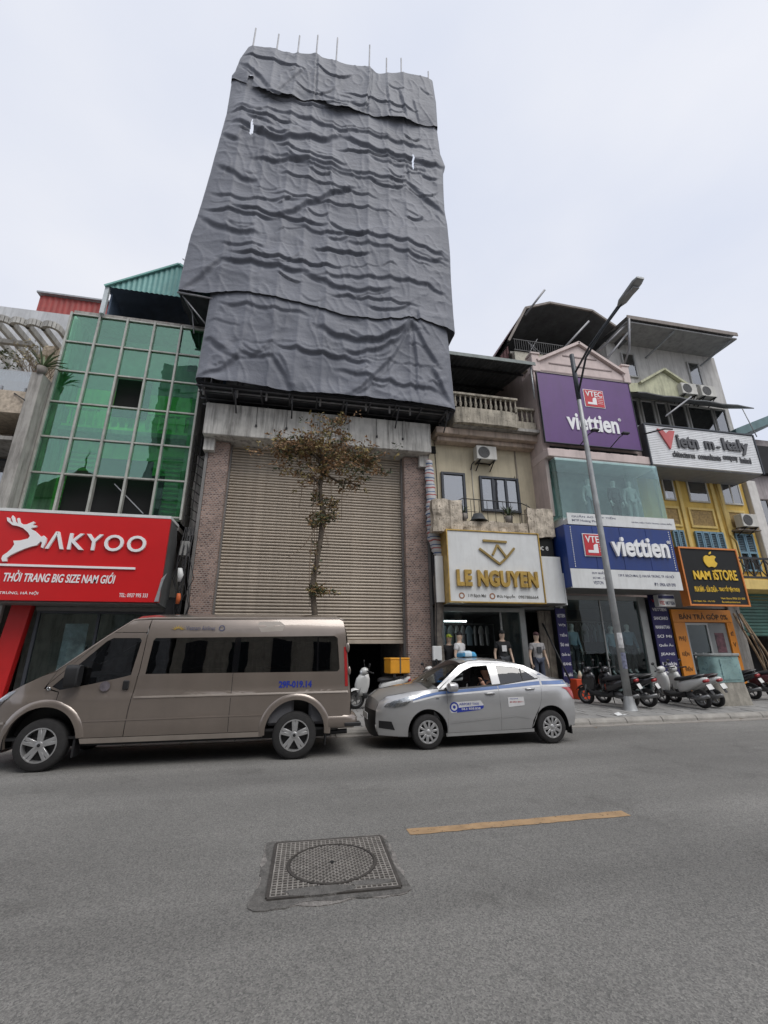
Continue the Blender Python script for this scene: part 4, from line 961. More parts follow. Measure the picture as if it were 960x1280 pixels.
def tarp_noise(X, Z):
    out = np.zeros(X.size); xs, zs = X.ravel(), Z.ravel()
    nf = noise.noise
    for i in range(xs.size):
        x, z = xs[i], zs[i]
        wz = z+.55*nf((x*.35, z*.22, 7.3))+.25*nf((x*.9, z*.5, 2.))
        a = 1-abs(nf((x*.30, wz*.95, .3)))*2.1
        b = 1-abs(nf((x*.6+3, wz*2.2, 4.3)))*2.1
        c = nf((x*2.2, wz*4.5, 9.1)); d = nf((x*.35, z*.3, 1.7)); e = 1-abs(nf((x*1.9+z*.8, z*.9-x*.6, 5.5)))*2
        m_ = .5+.9*nf((x*.23+9, z*.31, 3.3)); m_ = min(1.2, max(.12, m_))
        f = 1-abs(nf((x*.9+1, wz*4.2, 6.1)))*2.2; g = 1-abs(nf((x*1.1-z*1.9, z*1.3+x*.4, 8.8)))*2.2
        out[i] = m_*(.035*max(a, -.2)**3+.018*max(b, -.2)**3+.004*max(f, -.2)**3+.008*max(g, 0)**4)+.003*c+.13*d+.03*max(e, 0)**5
    return out.reshape(X.shape)
def edge_poly(pts, z):
    P = np.array(sorted(pts)); return np.interp(z, P[:, 0], P[:, 1])
def tarp():
    m = bpy.data.materials.new('shade_tarp'); m.use_nodes = True; nt = m.node_tree; N = nt.nodes.new; Lk = nt.links.new
    b = nt.nodes['Principled BSDF']; b.inputs['Roughness'].default_value = .62; b.inputs['Sheen Weight'].default_value = .25
    tc = N('ShaderNodeTexCoord')
    n1 = N('ShaderNodeTexNoise'); n1.inputs['Scale'].default_value = .7; n1.inputs['Detail'].default_value = 7; Lk(tc.outputs['Object'], n1.inputs['Vector'])
    r1 = N('ShaderNodeValToRGB'); r1.color_ramp.elements[0].position = .3; r1.color_ramp.elements[1].position = .7
    r1.color_ramp.elements[0].color = (.098, .106, .131, 1); r1.color_ramp.elements[1].color = (.135, .144, .174, 1); Lk(n1.outputs['Fac'], r1.inputs[0])
    mp = N('ShaderNodeMapping'); mp.inputs['Scale'].default_value = (.25, .25, 6); Lk(tc.outputs['Object'], mp.inputs[0])
    n2 = N('ShaderNodeTexNoise'); n2.inputs['Scale'].default_value = 2.; n2.inputs['Detail'].default_value = 6; Lk(mp.outputs[0], n2.inputs['Vector'])
    r2 = N('ShaderNodeValToRGB'); r2.color_ramp.elements[0].color = (.8, .8, .8, 1); r2.color_ramp.elements[1].color = (1.15, 1.15, 1.15, 1); Lk(n2.outputs['Fac'], r2.inputs[0])
    mx = N('ShaderNodeMix'); mx.data_type = 'RGBA'; mx.blend_type = 'MULTIPLY'; mx.inputs[0].default_value = 1; Lk(r1.outputs[0], mx.inputs[6]); Lk(r2.outputs[0], mx.inputs[7])
    Lk(mx.outputs[2], b.inputs['Base Color'])
    n3 = N('ShaderNodeTexNoise'); n3.inputs['Scale'].default_value = 6; n3.inputs['Detail'].default_value = 8; n3.inputs['Distortion'].default_value = .6; Lk(tc.outputs['Object'], n3.inputs['Vector'])
    bp = N('ShaderNodeBump'); bp.inputs['Strength'].default_value = .3; bp.inputs['Distance'].default_value = .06; Lk(n3.outputs['Fac'], bp.inputs['Height']); Lk(bp.outputs[0], b.inputs['Normal'])
    t = thing('scaffold_tarpaulin', 'dark grey creased tarpaulin sheets draped over tall scaffolding', 'tarpaulin', (.8, 13.2, 9.9))
    Lup = [(13.4, -4.47), (14.6, -4.46), (16.06, -4.39), (16.9, -4.29), (19.2, -4.08), (20.8, -3.96), (22.7, -3.83), (25.0, -3.83), (25.3, -3.72), (26.2, -3.6), (27.2, -3.3)]
    Rup = [(28, 5.15), (26.4, 5.27), (24.8, 5.28), (23.2, 5.36), (22.4, 5.55), (22.0, 5.44), (21.2, 5.41), (19.7, 5.38), (18.9, 5.46), (17.5, 5.5), (15.9, 5.47), (13.3, 5.46)]
    sheets = [
      ('top_sheet', lambda x: np.interp(x, [-3.7, -2.76, -2.05, -1.38, -.67, -.11, .49, 1.07, 1.81, 2.26, 3.03, 3.8, 5.24], [24.8, 24.3, 23.85, 24.2, 24.3, 24.5, 24.1, 24.3, 24.35, 24.25, 24.3, 24.45, 24.8]),
       lambda x: np.interp(x, [-3.27, -2.28, -1.41, -.38, -.15, 1., 2.02, 2.42, 3.55, 5.15], [27.05, 27.27, 27.29, 27.64, 27.49, 27.53, 27.74, 27.35, 27.79, 27.9]), Lup, Rup, .13, 1.8),
      ('upper_sheet', lambda x: np.interp(x, [-4.47, -3.44, -2.58, -1.44, -.39, .21, 1.17, 2.41, 3.29, 3.81, 5.45], [13.5, 13.46, 13.68, 13.6, 13.5, 13.46, 13.26, 13.3, 13.4, 13.58, 13.3]), lambda x: 25.2+0*x, Lup, Rup, .02, 1.8),
      ('lower_sheet', lambda x: np.interp(x, [-3.52, -2.75, -1.61, -.42, 1.14, 3., 5.25], [10.12, 10.04, 10.06, 9.95, 10.0, 10.03, 9.93]), lambda x: 14.4+0*x, [(9.5, -3.5), (15, -3.42)], [(9.5, 5.29), (12.7, 5.2), (15, 5.1)], -.03, 1.0)]
    for name, fb, ft, Lp, Rp, base, side in sheets:
        hgt = 4.0 if name != 'upper_sheet' else 12
        nx = 230; nz = int(hgt/.042); ns = 14
        u = np.linspace(0, 1, nx+1)
        zz = np.linspace(0, 1, nz+1)
        U, V = np.meshgrid(u, zz)
        xg = -4.4+9.8*U if name != 'lower_sheet' else -3.5+8.75*U
        Z = fb(xg)+(ft(xg)-fb(xg))*V
        XL, XR = edge_poly(Lp, Z), edge_poly(Rp, Z)
        X = XL+(XR-XL)*U
        Z = fb(X)+(ft(X)-fb(X))*V
        D = fold_field(X, Z)+tarp_noise(X, Z)
        # pole bulges
        for px in (-3.2, -2.2, -1.25, -.4, .5, 2.05, 2.9, 3.65, 5.1): D += .05*np.exp(-np.abs(X-px-.02*np.sin(Z))/.14)
        edgef = np.clip(np.minimum(U, 1-U)/.05, 0, 1); D *= .35+.65*edgef
        if name == 'lower_sheet': D += .12*np.exp(-((V)/.08)**2)*(.5+.5*np.sin(X*1.7))
        if name == 'top_sheet': D += .1*np.exp(-(V/.12)**2)*(np.sin(X*2.3)+.4)
        if name == 'upper_sheet': D += .03*np.exp(-(V/.03)**2)
        Y = 13.0-base-D-.12*np.sqrt(np.clip(1-(2*U-1)**8, 0, 1))
        # wrapped sides
        k = np.linspace(side, side/ns, ns); rows = []
        def sidecols(xe, ye, ze, sg, de):
            kk = k if sg < 0 else k[::-1]
            xs = xe[:, None]+sg*(.05+.10*np.sin(kk[None, :]*3+ze[:, None]*1.3)*kk[None, :]*.5-.05*(1-np.exp(-kk[None, :]*6))) - sg*.25*np.clip(kk[None, :]-1.0, 0, 1)
            ys = ye[:, None]+kk[None, :]; zs = np.repeat(ze[:, None], ns, 1)-.05*np.sin(kk[None, :]*4)
            return xs, ys, zs
        lx, ly, lz = sidecols(X[:, 0], Y[:, 0], Z[:, 0], -1, D[:, 0]); rx, ry, rz_ = sidecols(X[:, -1], Y[:, -1], Z[:, -1], 1, D[:, -1])
        GX, GY, GZ = np.hstack([lx, X, rx]), np.hstack([ly, Y, ry]), np.hstack([lz, Z, rz_])
        nc = GX.shape[1]; nr = GX.shape[0]
        o = wloc(t); co = np.stack([GX-o.x, GY-o.y, GZ-o.z], -1).reshape(-1, 3)
        idx = np.arange(nr*nc).reshape(nr, nc)
        q = np.stack([idx[:-1, :-1], idx[:-1, 1:], idx[1:, 1:], idx[1:, :-1]], -1).reshape(-1, 4)
        if name == 'upper_sheet':      # torn holes near the upper left corner
            cx = GX[:-1, :-1].ravel(); cz = GZ[:-1, :-1].ravel(); w = np.array([noise.noise((a*3, b_*2.5, 0)) for a, b_ in zip(cx, cz)])
            hole = ((np.hypot((cx+2.78)/.06, (cz-21.9)/.38) < 1+w*.6) | (np.hypot((cx-4.0)/.045, (cz-22.1)/.4) < 1+w*.5)) & (GY[:-1, :-1].ravel() < 13.3)
            q = q[~hole]
        if name == 'top_sheet':
            cx = GX[:-1, :-1].ravel(); cz = GZ[:-1, :-1].ravel()
            hole = (np.hypot((cx+3.05)/.12, (cz-24.75)/.3) < 1) & (GY[:-1, :-1].ravel() < 13.3); q = q[~hole]
        me = bpy.data.meshes.new(name); me.from_pydata(co.tolist(), [], q.tolist())
        link(name, me, m, t, True)
tarp()
def scaffolding():
    st2 = mat('scaffold_shaded', (.07, .07, .075), .6, .3, var=.25); st = mat('scaffold_steel', (.26, .26, .27), .55, .4, var=.25, scale=5)  # first steel is a darker copy, painting the shade under the deck
    t = thing('scaffolding', 'tube scaffolding under the tarpaulin with bare poles poking out on top', 'scaffolding', (.8, 13.4, 9.7))
    tips = [(-3.3, 29.5, -.35), (-2.25, 29.5, -.25), (-1.3, 29.8, -.12), (-.45, 30.2, -.05), (.5, 30.4, .0), (2.1, 30.5, .0), (2.95, 29.8, 0), (3.7, 30.1, 0), (5.1, 29.6, 0)]
    for x, z, dx in tips:
        MB().tube([(x, 13.32, 9.75), (x, 13.32, 26.5), (x+.05, 13.32, z)], .035, 8).build('pole', st, t, True)
        MB().tube([(x, 14.2, 9.76), (x, 14.2, 26.3)], .03, 6).build('pole', st, t, True)
    for z in (9.95, 12.0, 13.5, 16.0, 18.5, 21.0, 23.5, 26.0): MB().tube([(-3.4, 13.37, z), (5.2, 13.37, z)], .03, 6).build('ledger', st, t, True)
    # deck at the foot of the scaffold, seen from below
    dk = mat('dark_netting', (.04, .042, .048), .9, var=.3, scale=3)
    bx('deck', dk, t, -3.42, 5.15, 13.05, 15.2, 10.02, 10.05)
    for y in (13.12, 13.5, 13.9, 14.3): MB().tube([(-3.5, y, 9.96), (5.22, y, 9.96)], .03, 8).build('ledger', st2, t, True)
    for i in range(10):
        x = -3.3+i*.92
        MB().tube([(x, 13.0, 9.9), (x, 14.6, 9.9)], .03, 6).build('transom', st2, t, True)
        if i % 2: MB().tube([(x+.1, 13.1, 9.88), (x+.1, 13.72, 9.4)], .025, 6).build('brace', st2, t, True)
    # cantilevered step at the left, at the height of the neighbour's roof
    MB().tube([(-4.5, 13.0, 13.42), (-3.3, 13.0, 13.36)], .035, 8).build('ledger', st, t, True)
    MB().tube([(-4.35, 13.1, 13.4), (-3.45, 13.3, 12.4)], .025, 6).build('brace', st, t, True)
    MB().tube([(-4.3, 13.3, 13.4), (-4.1, 14.4, 13.4)], .025, 6).build('transom', st, t, True)
    MB().tube([(-4.15, 13.6, 13.4), (-3.95, 13.6, 12.3)], .02, 6).build('brace', st, t, True)
    bx('step_deck', dk, t, -4.4, -3.4, 13.1, 14.9, 13.44, 13.47)
    bx('step_net', dk, t, -4.35, -3.3, 14.85, 14.88, 11.6, 13.43)
    MB().tube([(-4.55, 13.1, 15.0), (-4.15, 13.0, 14.6)], .02, 6).build('brace', st, t, True)
scaffolding()
def striped_bundle():
    m = bpy.data.materials.new('striped_plastic'); m.use_nodes = True; nt = m.node_tree; N = nt.nodes.new; Lk = nt.links.new
    b = nt.nodes['Principled BSDF']; b.inputs['Roughness'].default_value = .6
    tc = N('ShaderNodeTexCoord'); sp = N('ShaderNodeSeparateXYZ'); Lk(tc.outputs['Object'], sp.inputs[0])
    no = N('ShaderNodeTexNoise'); no.inputs['Scale'].default_value = 3; Lk(tc.outputs['Object'], no.inputs['Vector'])
    a = N('ShaderNodeMath'); a.operation = 'MULTIPLY'; a.inputs[1].default_value = .12; Lk(no.outputs['Fac'], a.inputs[0])
    ad = N('ShaderNodeMath'); Lk(sp.outputs[2], ad.inputs[0]); Lk(a.outputs[0], ad.inputs[1])
    mu = N('ShaderNodeMath'); mu.operation = 'MULTIPLY'; mu.inputs[1].default_value = 3.6; Lk(ad.outputs[0], mu.inputs[0])
    fr = N('ShaderNodeMath'); fr.operation = 'FRACT'; Lk(mu.outputs[0], fr.inputs[0])
    r = N('ShaderNodeValToRGB'); r.color_ramp.interpolation = 'CONSTANT'; e = r.color_ramp.elements
    e[0].position = 0; e[0].color = (.5, .5, .5, 1); e[1].position = .28; e[1].color = (.35, .1, .09, 1)
    for p, c in ((.45, (.5, .49, .48, 1)), (.7, (.08, .13, .25, 1)), (.86, (.5, .5, .5, 1))): q = e.new(p); q.color = c
    Lk(fr.outputs[0], r.inputs[0]); Lk(r.outputs[0], b.inputs['Base Color'])
    t = thing('striped_sheet_bundle', 'red, blue and white striped plastic sheet bundled beside the brick pillar', 'plastic sheet', (4.55, 14.1, 3.6))
    secs = [((4.55, 14.0, 8.35), .12, .1), ((4.56, 14.0, 7.8), .16, .13), ((4.58, 14.0, 7.0), .17, .15), ((4.57, 13.98, 6.3), .2, .17), ((4.6, 13.96, 5.6), .24, .2), ((4.68, 13.93, 5.1), .24, .2), ((4.78, 13.9, 4.75), .17, .15), ((4.8, 13.9, 4.6), .08, .08)]
    full = []
    for i in range(len(secs)-1):
        (c0, a0, b0), (c1, a1, b1) = secs[i], secs[i+1]
        for k in range(5):
            u = k/5; w = 1+.16*math.sin(i*7+k*2.3); full.append((tuple(c0[j]*(1-u)+c1[j]*u for j in range(3)), (a0*(1-u)+a1*u)*w, (b0*(1-u)+b1*u)*w))
    full.append(secs[-1])
    o = MB().loft(full, 18, 'z').build('sheet', m, t, True)
    for v in o.data.vertices:
        n_ = noise.noise(v.co*6)*.04; v.co.x += n_; v.co.y += n_
    MB().tube([(4.55, 14.0, 8.3), (4.5, 14.1, 8.6)], .015, 6).build('tie', iron, t)
striped_bundle()
def wall_trunk():
    t = thing('climbing_trunk', 'dark gnarled trunk and cables climbing between brick pillar and white shop sign', 'trunk', (4.75, 13.9, .25))
    bark = mat('trunk_bark', (.1, .085, .07), .95, var=.4, scale=6, bump=1., bscale=14)
    o = MB().tube([(4.62, 13.9, .2), (4.66, 13.88, 1.2), (4.6, 13.9, 2.2), (4.68, 13.9, 3.2), (4.62, 13.88, 4.0), (4.72, 13.92, 4.9)], [.16, .13, .12, .15, .13, .1], 12).build('trunk', bark, t, True)
    for k in range(4): MB().tube([(4.5+k*.06, 13.8, .3), (4.47+k*.07, 13.82, 1.6+.2*k), (4.55+k*.04, 13.82, 3.0), (4.5+k*.05, 13.85, 4.8)], .014, 6).build('cable', iron, t, True)
    bx('meter_box', whitep, t, 4.33, 4.62, 13.68, 13.8, 1.42, 1.85, .015)
    bx('blue_box', mat('blue_plastic', (.02, .16, .42), .4), t, 4.35, 4.62, 13.66, 13.8, .75, 1.2, .03)
wall_trunk()

# ------------------------------------------------------------------ signs
gold = mat('brushed_gold', (.50, .33, .09), .35, .6, var=.25, scale=5)
def red_sign():
    t = thing('red_shop_sign', 'big red clothing shop sign box with white leaping deer', 'shop sign', (-6, 13.6, 3.0))
    red = mat('sign_red', (.55, .010, .012), .35, var=.05, scale=1)
    bx('panel', red, t, -9.2, -3.72, 13.38, 13.46, 3.03, 5.46, .004)
    gm = mat('sign_grey_side', (.13, .135, .135), .5, .2, var=.2, streak=.4)
    MB().prismx([(13.47, 3.0), (14.38, 2.95), (14.38, 5.0), (14.15, 5.42), (13.47, 5.47)], -3.78, -3.72).build('side_panel', gm, t)
    bx('top_flashing', whitep, t, -9.2, -3.72, 13.38, 14.35, 5.475, 5.56); bx('bottom_panel', mat('shop_lintel', (.16, .155, .15)), t, -9.2, -3.8, 13.47, 14.3, 2.98, 3.02)
    MB().prism([(-3.82, 3.05), (-3.71, 3.05), (-3.70, 3.4), (-3.66, 3.65), (-3.60, 3.85), (-3.72, 3.7), (-3.76, 3.4)], 13.34, 13.375).build('torn_foil', steel, t)
    w = whitel
    text('letter', 'ΛKYOO', -6.80, -4.27, 4.43, 4.93, 13.38, w, t, .06, .012, split=True, spacing=1.15)
    bx('bar', w, t, -8.05, -4.45, 13.34, 13.378, 3.93, 3.99)
    text('lettering', 'THỜI TRANG BIG SIZE NAM GIỚI', -7.63, -4.92, 3.52, 3.83, 13.38, w, t, .015, .02, .15)
    text('lettering', '139 BẠCH MAI, HAI BÀ TRƯNG, HÀ NỘI', -8.9, -6.73, 3.17, 3.28, 13.38, w, t, .006, .01)
    text('lettering', 'TEL: 0937 995 333', -4.75, -4.02, 3.16, 3.27, 13.38, w, t, .006, .01)
    # leaping deer, outline in sign coordinates
    px = [(20, 300), (15, 285), (22, 268), (45, 250), (65, 230), (80, 205), (75, 185), (110, 182), (150, 170), (160, 155), (150, 135), (125, 112), (100, 102), (70, 97), (45, 75), (43, 55), (55, 58), (60, 75), (75, 85), (66, 55), (72, 42), (80, 52), (85, 75), (100, 90), (95, 60), (105, 55), (110, 80), (125, 92), (145, 90), (180, 72), (188, 78), (172, 92), (198, 95), (190, 105), (170, 108), (165, 115), (185, 125), (205, 145), (215, 158), (232, 150), (245, 165), (240, 190), (225, 220), (215, 215), (222, 190), (215, 182), (195, 205), (160, 215), (125, 230), (95, 245), (60, 265), (42, 280), (40, 298)]
    # sign crop: x 0..960 -> world -8.13..-3.49 ; y 40..510 -> z 5.3..3.05
    pts = [(-8.14+(.229*y-5)*.005+.229*x*.02065, 5.44-(.229*y-5)*.0219) for x, y in px]
    poly_plate('deer_emblem', pts, 13.379, .06, w, t)
red_sign()

def gold_sign():
    t = thing('white_gold_sign', 'white shop sign with gold capital letters and angular emblem under the crumbling balcony', 'shop sign', (6.5, 13.4, 3.15))
    bx('panel', whitep, t, 4.82, 8.08, 13.2, 13.3, 3.19, 5.5, .004)
    f = MB().box(4.78, 4.815, 13.17, 13.9, 3.15, 5.54).box(8.085, 8.12, 13.17, 13.9, 3.15, 5.54).box(4.816, 8.084, 13.17, 13.31, 5.505, 5.54).box(4.816, 8.084, 13.17, 13.31, 3.15, 3.185).build('frame', gold, t)
    bx('side_wing', whitep, t, 8.14, 8.88, 13.25, 13.32, 3.19, 4.76, .004); bx('side_wing', whitep, t, 8.885, 8.93, 13.24, 13.9, 3.13, 4.2, .004)
    bx('side_wing', whitep, t, 4.5, 4.77, 13.6, 13.68, 3.2, 4.72, .004); bx('underside', mat('shop_lintel', (.16, .155, .15)), t, 4.83, 8.86, 13.33, 13.98, 3.16, 3.188)
    text('letter', 'LE NGUYEN', 5.05, 7.88, 3.66, 4.2, 13.2, gold, t, .09, .05, split=True, spacing=1.12)
    ink = mat('grey_ink', (.10, .095, .085), .6)
    text('lettering', '119 Bạch Mai', 5.42, 6.02, 3.30, 3.43, 13.2, ink, t, .006, .008); text('lettering', 'Đức Nguyễn', 6.40, 7.03, 3.30, 3.43, 13.2, ink, t, .006, .008); text('lettering', '0987886664', 7.15, 7.86, 3.31, 3.41, 13.2, ink, t, .006, .008)
    for x in (5.2, 6.24): MB().lathe([(.10, 13.194), (.10, 13.2), (.06, 13.2), (.06, 13.194)], 18, (x, 0, 3.37), closed=True).build('round_icon', mat('rust_ink', (.3, .14, .07), .6), t)
    e = MB().beam((6.05, 13.17, 5.2), (6.9, 13.17, 5.18), .05, .07).beam((5.9, 13.17, 4.92), (6.58, 13.17, 4.42), .05, .07).beam((6.58, 13.175, 4.42), (6.87, 13.175, 4.66), .048, .07).beam((6.36, 13.17, 4.72), (6.55, 13.17, 5.07), .05, .07).beam((6.55, 13.176, 5.07), (6.86, 13.176, 4.63), .048, .07).beam((6.82, 13.17, 4.62), (7.16, 13.17, 4.98), .05, .07)
    e.build('emblem', mat('dark_gold', (.30, .21, .07), .4, .5, var=.2), t)
gold_sign()
def black_sign():
    t = thing('small_black_sign', 'small black sign with white letters tucked above the white wing panel', 'shop sign', (8.45, 13.6, 4.8))
    bx('panel', mat('sign_black', (.010, .011, .012), .85), t, 8.16, 8.8, 13.45, 13.55, 4.8, 5.44, .004)
    text('lettering', 'oc e', 8.2, 8.6, 5.02, 5.16, 13.45, whitel, t, .008)
    bx('bracket', iron, t, 8.4, 8.5, 13.551, 13.97, 5.0, 5.06)
black_sign()
def vtec(parent, x0, x1, z0, z1, Y, d=.06):
    rd = mat('logo_red', (.50, .02, .03), .4)
    b = bx('logo_plate', whitel, parent, x0-.03, x1+.03, Y-d*.6, Y, z0-.03, z1+.03, .004)
    bx('logo_field', rd, b, x0, x1, Y-d, Y-d*.61, z0, z1)
    w, h = x1-x0, z1-z0
    text('logo_lettering', 'VTEC', x0+.06*w, x1-.06*w, z0+.6*h, z0+.93*h, Y-d, whitel, b, .008, .015)
    poly_plate('logo_mark', [(x0+.12*w, z0+.12*h), (x0+.6*w, z0+.12*h), (x0+.6*w, z0+.55*h), (x0+.5*w, z0+.55*h), (x0+.4*w, z0+.48*h), (x0+.38*w, z0+.25*h), (x0+.12*w, z0+.25*h)], Y-d, .008, whitel, b)
    for k in range(4): bx('logo_line', whitel, b, x0+.66*w, x1-.06*w, Y-d-.004, Y-d, z0+(.2+.11*k)*h, z0+(.22+.11*k)*h)
def purple_sign():
    t = thing('purple_billboard', 'purple rooftop billboard with white brand lettering and red logo', 'billboard', (11, 13.3, 9.2))
    pm = mat('sign_purple', (.105, .040, .17), .5, var=.08, scale=1.2, streak=.12)
    bx('panel', pm, t, 8.95, 13.12, 13.28, 13.33, 9.2, 12.27, .004)
    f = MB().box(8.93, 8.949, 13.26, 13.36, 9.18, 12.29).box(13.121, 13.14, 13.26, 13.36, 9.18, 12.29).box(8.95, 13.12, 13.26, 13.36, 12.271, 12.29).box(8.95, 13.12, 13.26, 13.36, 9.18, 9.199).build('frame', darkf, t)
    vtec(t, 10.93, 11.78, 10.95, 11.7, 13.28, .03)
    text('letter', 'viettien', 9.97, 12.25, 9.82, 10.55, 13.28, whitel, t, .03, .028, split=True); text('registered_mark', '®', 12.28, 12.42, 10.4, 10.54, 13.28, whitel, t, .02, .005)
    for x in (10.3, 11.6):
        MB().tube([(x, 13.2, 9.1), (x+.1, 12.75, 9.35), (x+.3, 12.7, 9.5)], .02, 6).build('lamp_arm', iron, t, True); bx('flood_lamp', iron, t, x+.2, x+.5, 12.6, 12.75, 9.48, 9.56, .02)
    for x in (9.5, 11.2, 12.8): bx('standoff', steel, t, x, x+.05, 13.33, 13.55, 9.6, 9.65)
purple_sign()
navy_ink = mat('navy_ink', (.03, .035, .10), .6, var=.05)
def white_strip():
    t = thing('white_address_strip', 'white strip sign with small navy print under the glass display box', 'shop sign', (11.3, 13.2, 5.9))
    bx('panel', whitep, t, 9.18, 13.58, 13.0, 13.9, 5.9, 6.09, .004); bx('front', whitep, t, 9.18, 13.58, 12.97, 12.998, 5.88, 6.3, .003)
    text('lettering', 'QUẦN ÁO VIỆT TIẾN', 9.35, 11.1, 6.13, 6.24, 12.97, navy_ink, t, .004, .006); text('lettering', 'MTP Hoàng Phát', 9.35, 10.4, 5.97, 6.07, 12.97, navy_ink, t, .004, .006)
    text('lettering', 'NHÃN HIỆU THỜI TRANG HÀNG ĐẦU', 11.75, 13.45, 6.04, 6.13, 12.97, navy_ink, t, .004, .004)
white_strip()
def blue_sign():
    t = thing('blue_shop_sign', 'deep blue shop sign box with raised white brand lettering and red square logo', 'shop sign', (11, 13.2, 3.66))
    bm_ = mat('sign_blue', (.010, .036, .18), .45, var=.1, scale=1.5, streak=.15)
    for i in range(4): bx('panel', bm_, t, 8.95+i*1.07, 8.95+(i+1)*1.07-.012, 12.88, 12.96, 4.31, 5.82, .003)
    bx('seam', mat('seam_pale', (.25, .3, .45), .5), t, 8.95, 13.21, 12.92, 12.958, 4.312, 5.81)
    bx('side_panel', bm_, t, 8.93, 8.949, 12.88, 14.2, 3.7, 5.83); bx('address_panel', whitep, t, 8.95, 13.23, 12.87, 12.96, 3.66, 4.3, .003); bx('underside', mat('shop_lintel', (.16, .155, .15)), t, 8.96, 13.2, 12.97, 14.25, 3.66, 3.7)
    bx('edge_strip', mat('tan_edge', (.35, .22, .08), .6), t, 8.90, 8.928, 14.0, 14.2, 3.7, 5.84)
    for x in (9.15, 13.1):
        for k in range(18): bx('bulb', whitel, t, x, x+.025, 12.865, 12.879, 4.36+k*.08, 4.40+k*.08)
    vtec(t, 9.6, 10.42, 4.76, 5.5, 12.88)
    text('letter', 'viettien', 10.63, 12.93, 4.77, 5.46, 12.88, whitel, t, .08, .028, split=True); text('registered_mark', '®', 12.95, 13.08, 5.3, 5.42, 12.88, whitel, t, .03, .005)
    text('lettering', '139 P. BẠCH MAI, Q. HAI BÀ TRƯNG, TP. HÀ NỘI', 10.75, 12.95, 4.05, 4.19, 12.87, navy_ink, t, .004, .006); text('lettering', 'ĐT: 0906 609 090', 12.1, 12.95, 3.78, 3.9, 12.87, navy_ink, t, .004, .006)
    [text('lettering', w_, 9.75, 9.75+.06*len(w_), 4.13-i_*.17, 4.24-i_*.17, 12.87, navy_ink, t, .004, .006) for i_, w_ in enumerate(('DUY NHẤT', 'SƠ MI - QUẦN', 'VESTON'))]
blue_sign()
def banner(label, x0, x1, z0, z1, Y, words, tilt=0):
    t = thing('navy_banner', label, 'banner', ((x0+x1)/2, Y, z0), 0, 'navy banners flanking the shopfront')
    bm_ = mat('banner_navy', (.018, .015, .085), .7, var=.08)
    bx('board', bm_, t, x0, x1, Y, Y+.05, z0, z1, .003)
    n = len(words); h = (z1-z0)/(n+.6)
    for i, w in enumerate(words):
        zc = z1-(i+.8)*h; W = (x1-x0)*min(.8, .13*len(w)+.18)
        xm = (x0+x1)/2
        text('lettering', w, xm-W/2, xm+W/2, zc-h*.18, zc+h*.18, Y, (MATS['logo_red'] if w == 'VTEC' else whitel), t, .005, .01)
banner('narrow navy banner beside weathered boards, left of the pale clothing mannequins', 9.02, 9.4, .35, 3.12, 14.15, ['VIETTIEN', 'Việt', 'TIẾN', 'Sơ mi', 'Quần âu', 'JEANS', 'Khaki', 'Polo'])
banner('wide navy banner between the grey shop pillar and orange door frame', 12.92, 13.66, .35, 3.7, 14.15, ['VTEC', 'VIETTIEN', 'SANCIARO', 'MANHATTAN', 'SƠ MI', 'Quần Âu', 'JEANS', 'Khakis', 'Polo', 'Thời trang'])
def italy_sign():
    t = thing('louvred_white_sign', 'long white ribbed sign with dark lettering and a red triangular initial', 'shop sign', (16, 13.3, 8.6))
    pw = mat('ribbed_white', (.76, .77, .78), .5, var=.06, streak=.15, scol=(.35, .34, .33))
    p = bx('backing', pw, t, 13.42, 18.72, 13.26, 13.3, 8.62, 10.36)
    for k in range(22): bx('rib', pw, p, 13.42, 18.72, 13.215, 13.259, 8.63+k*.0785, 8.63+k*.0785+.068, .006)
    f = MB().box(13.36, 13.415, 13.18, 14.45, 8.58, 10.4).box(18.725, 18.78, 13.18, 14.45, 8.58, 10.4).box(13.42, 18.72, 13.18, 13.32, 10.361, 10.42).build('frame', darkf, t)
    bx('underside', mat('soffit_grey', (.22, .23, .25), .6, streak=.2), t, 13.42, 18.72, 13.3, 14.48, 8.58, 8.615); bx('top_cover', whitep, t, 13.42, 18.72, 13.33, 14.48, 10.3, 10.35)
    dkl = mat('dark_letter', (.07, .07, .075), .5)
    poly_plate('initial', [(13.95, 10.2), (14.2, 10.15), (14.32, 10.0), (14.48, 10.15), (14.75, 10.16), (14.38, 9.32)], 13.21, .06, mat('faded_red', (.48, .10, .10), .5, var=.15), t)
    text('letter', 'ietn', 14.78, 15.78, 9.44, 10.02, 13.21, dkl, t, .06, .03, split=True); text('letter', 'm', 16.1, 16.55, 9.5, 9.85, 13.21, dkl, t, .06, .03, split=True); bx('letter', dkl, t, 16.68, 16.85, 13.15, 13.21, 9.6, 9.66)
    text('letter', 'Italy', 17.0, 18.3, 9.38, 10.08, 13.21, dkl, t, .06, .03, split=True)
    [text('lettering', w_, a_, b2, 9.02, 9.28, 13.21, dkl, t, .03, .012) for w_, a_, b2 in (('chitectures', 14.45, 15.5), ('comsultants', 15.65, 16.75), ('company', 16.88, 17.6), ('limited', 17.72, 18.25))]
    MB().tube([(13.3, 13.2, 9.9), (13.7, 12.6, 9.85), (13.95, 12.5, 9.8)], .03, 6).build('lamp_arm', iron, t, True)
italy_sign()
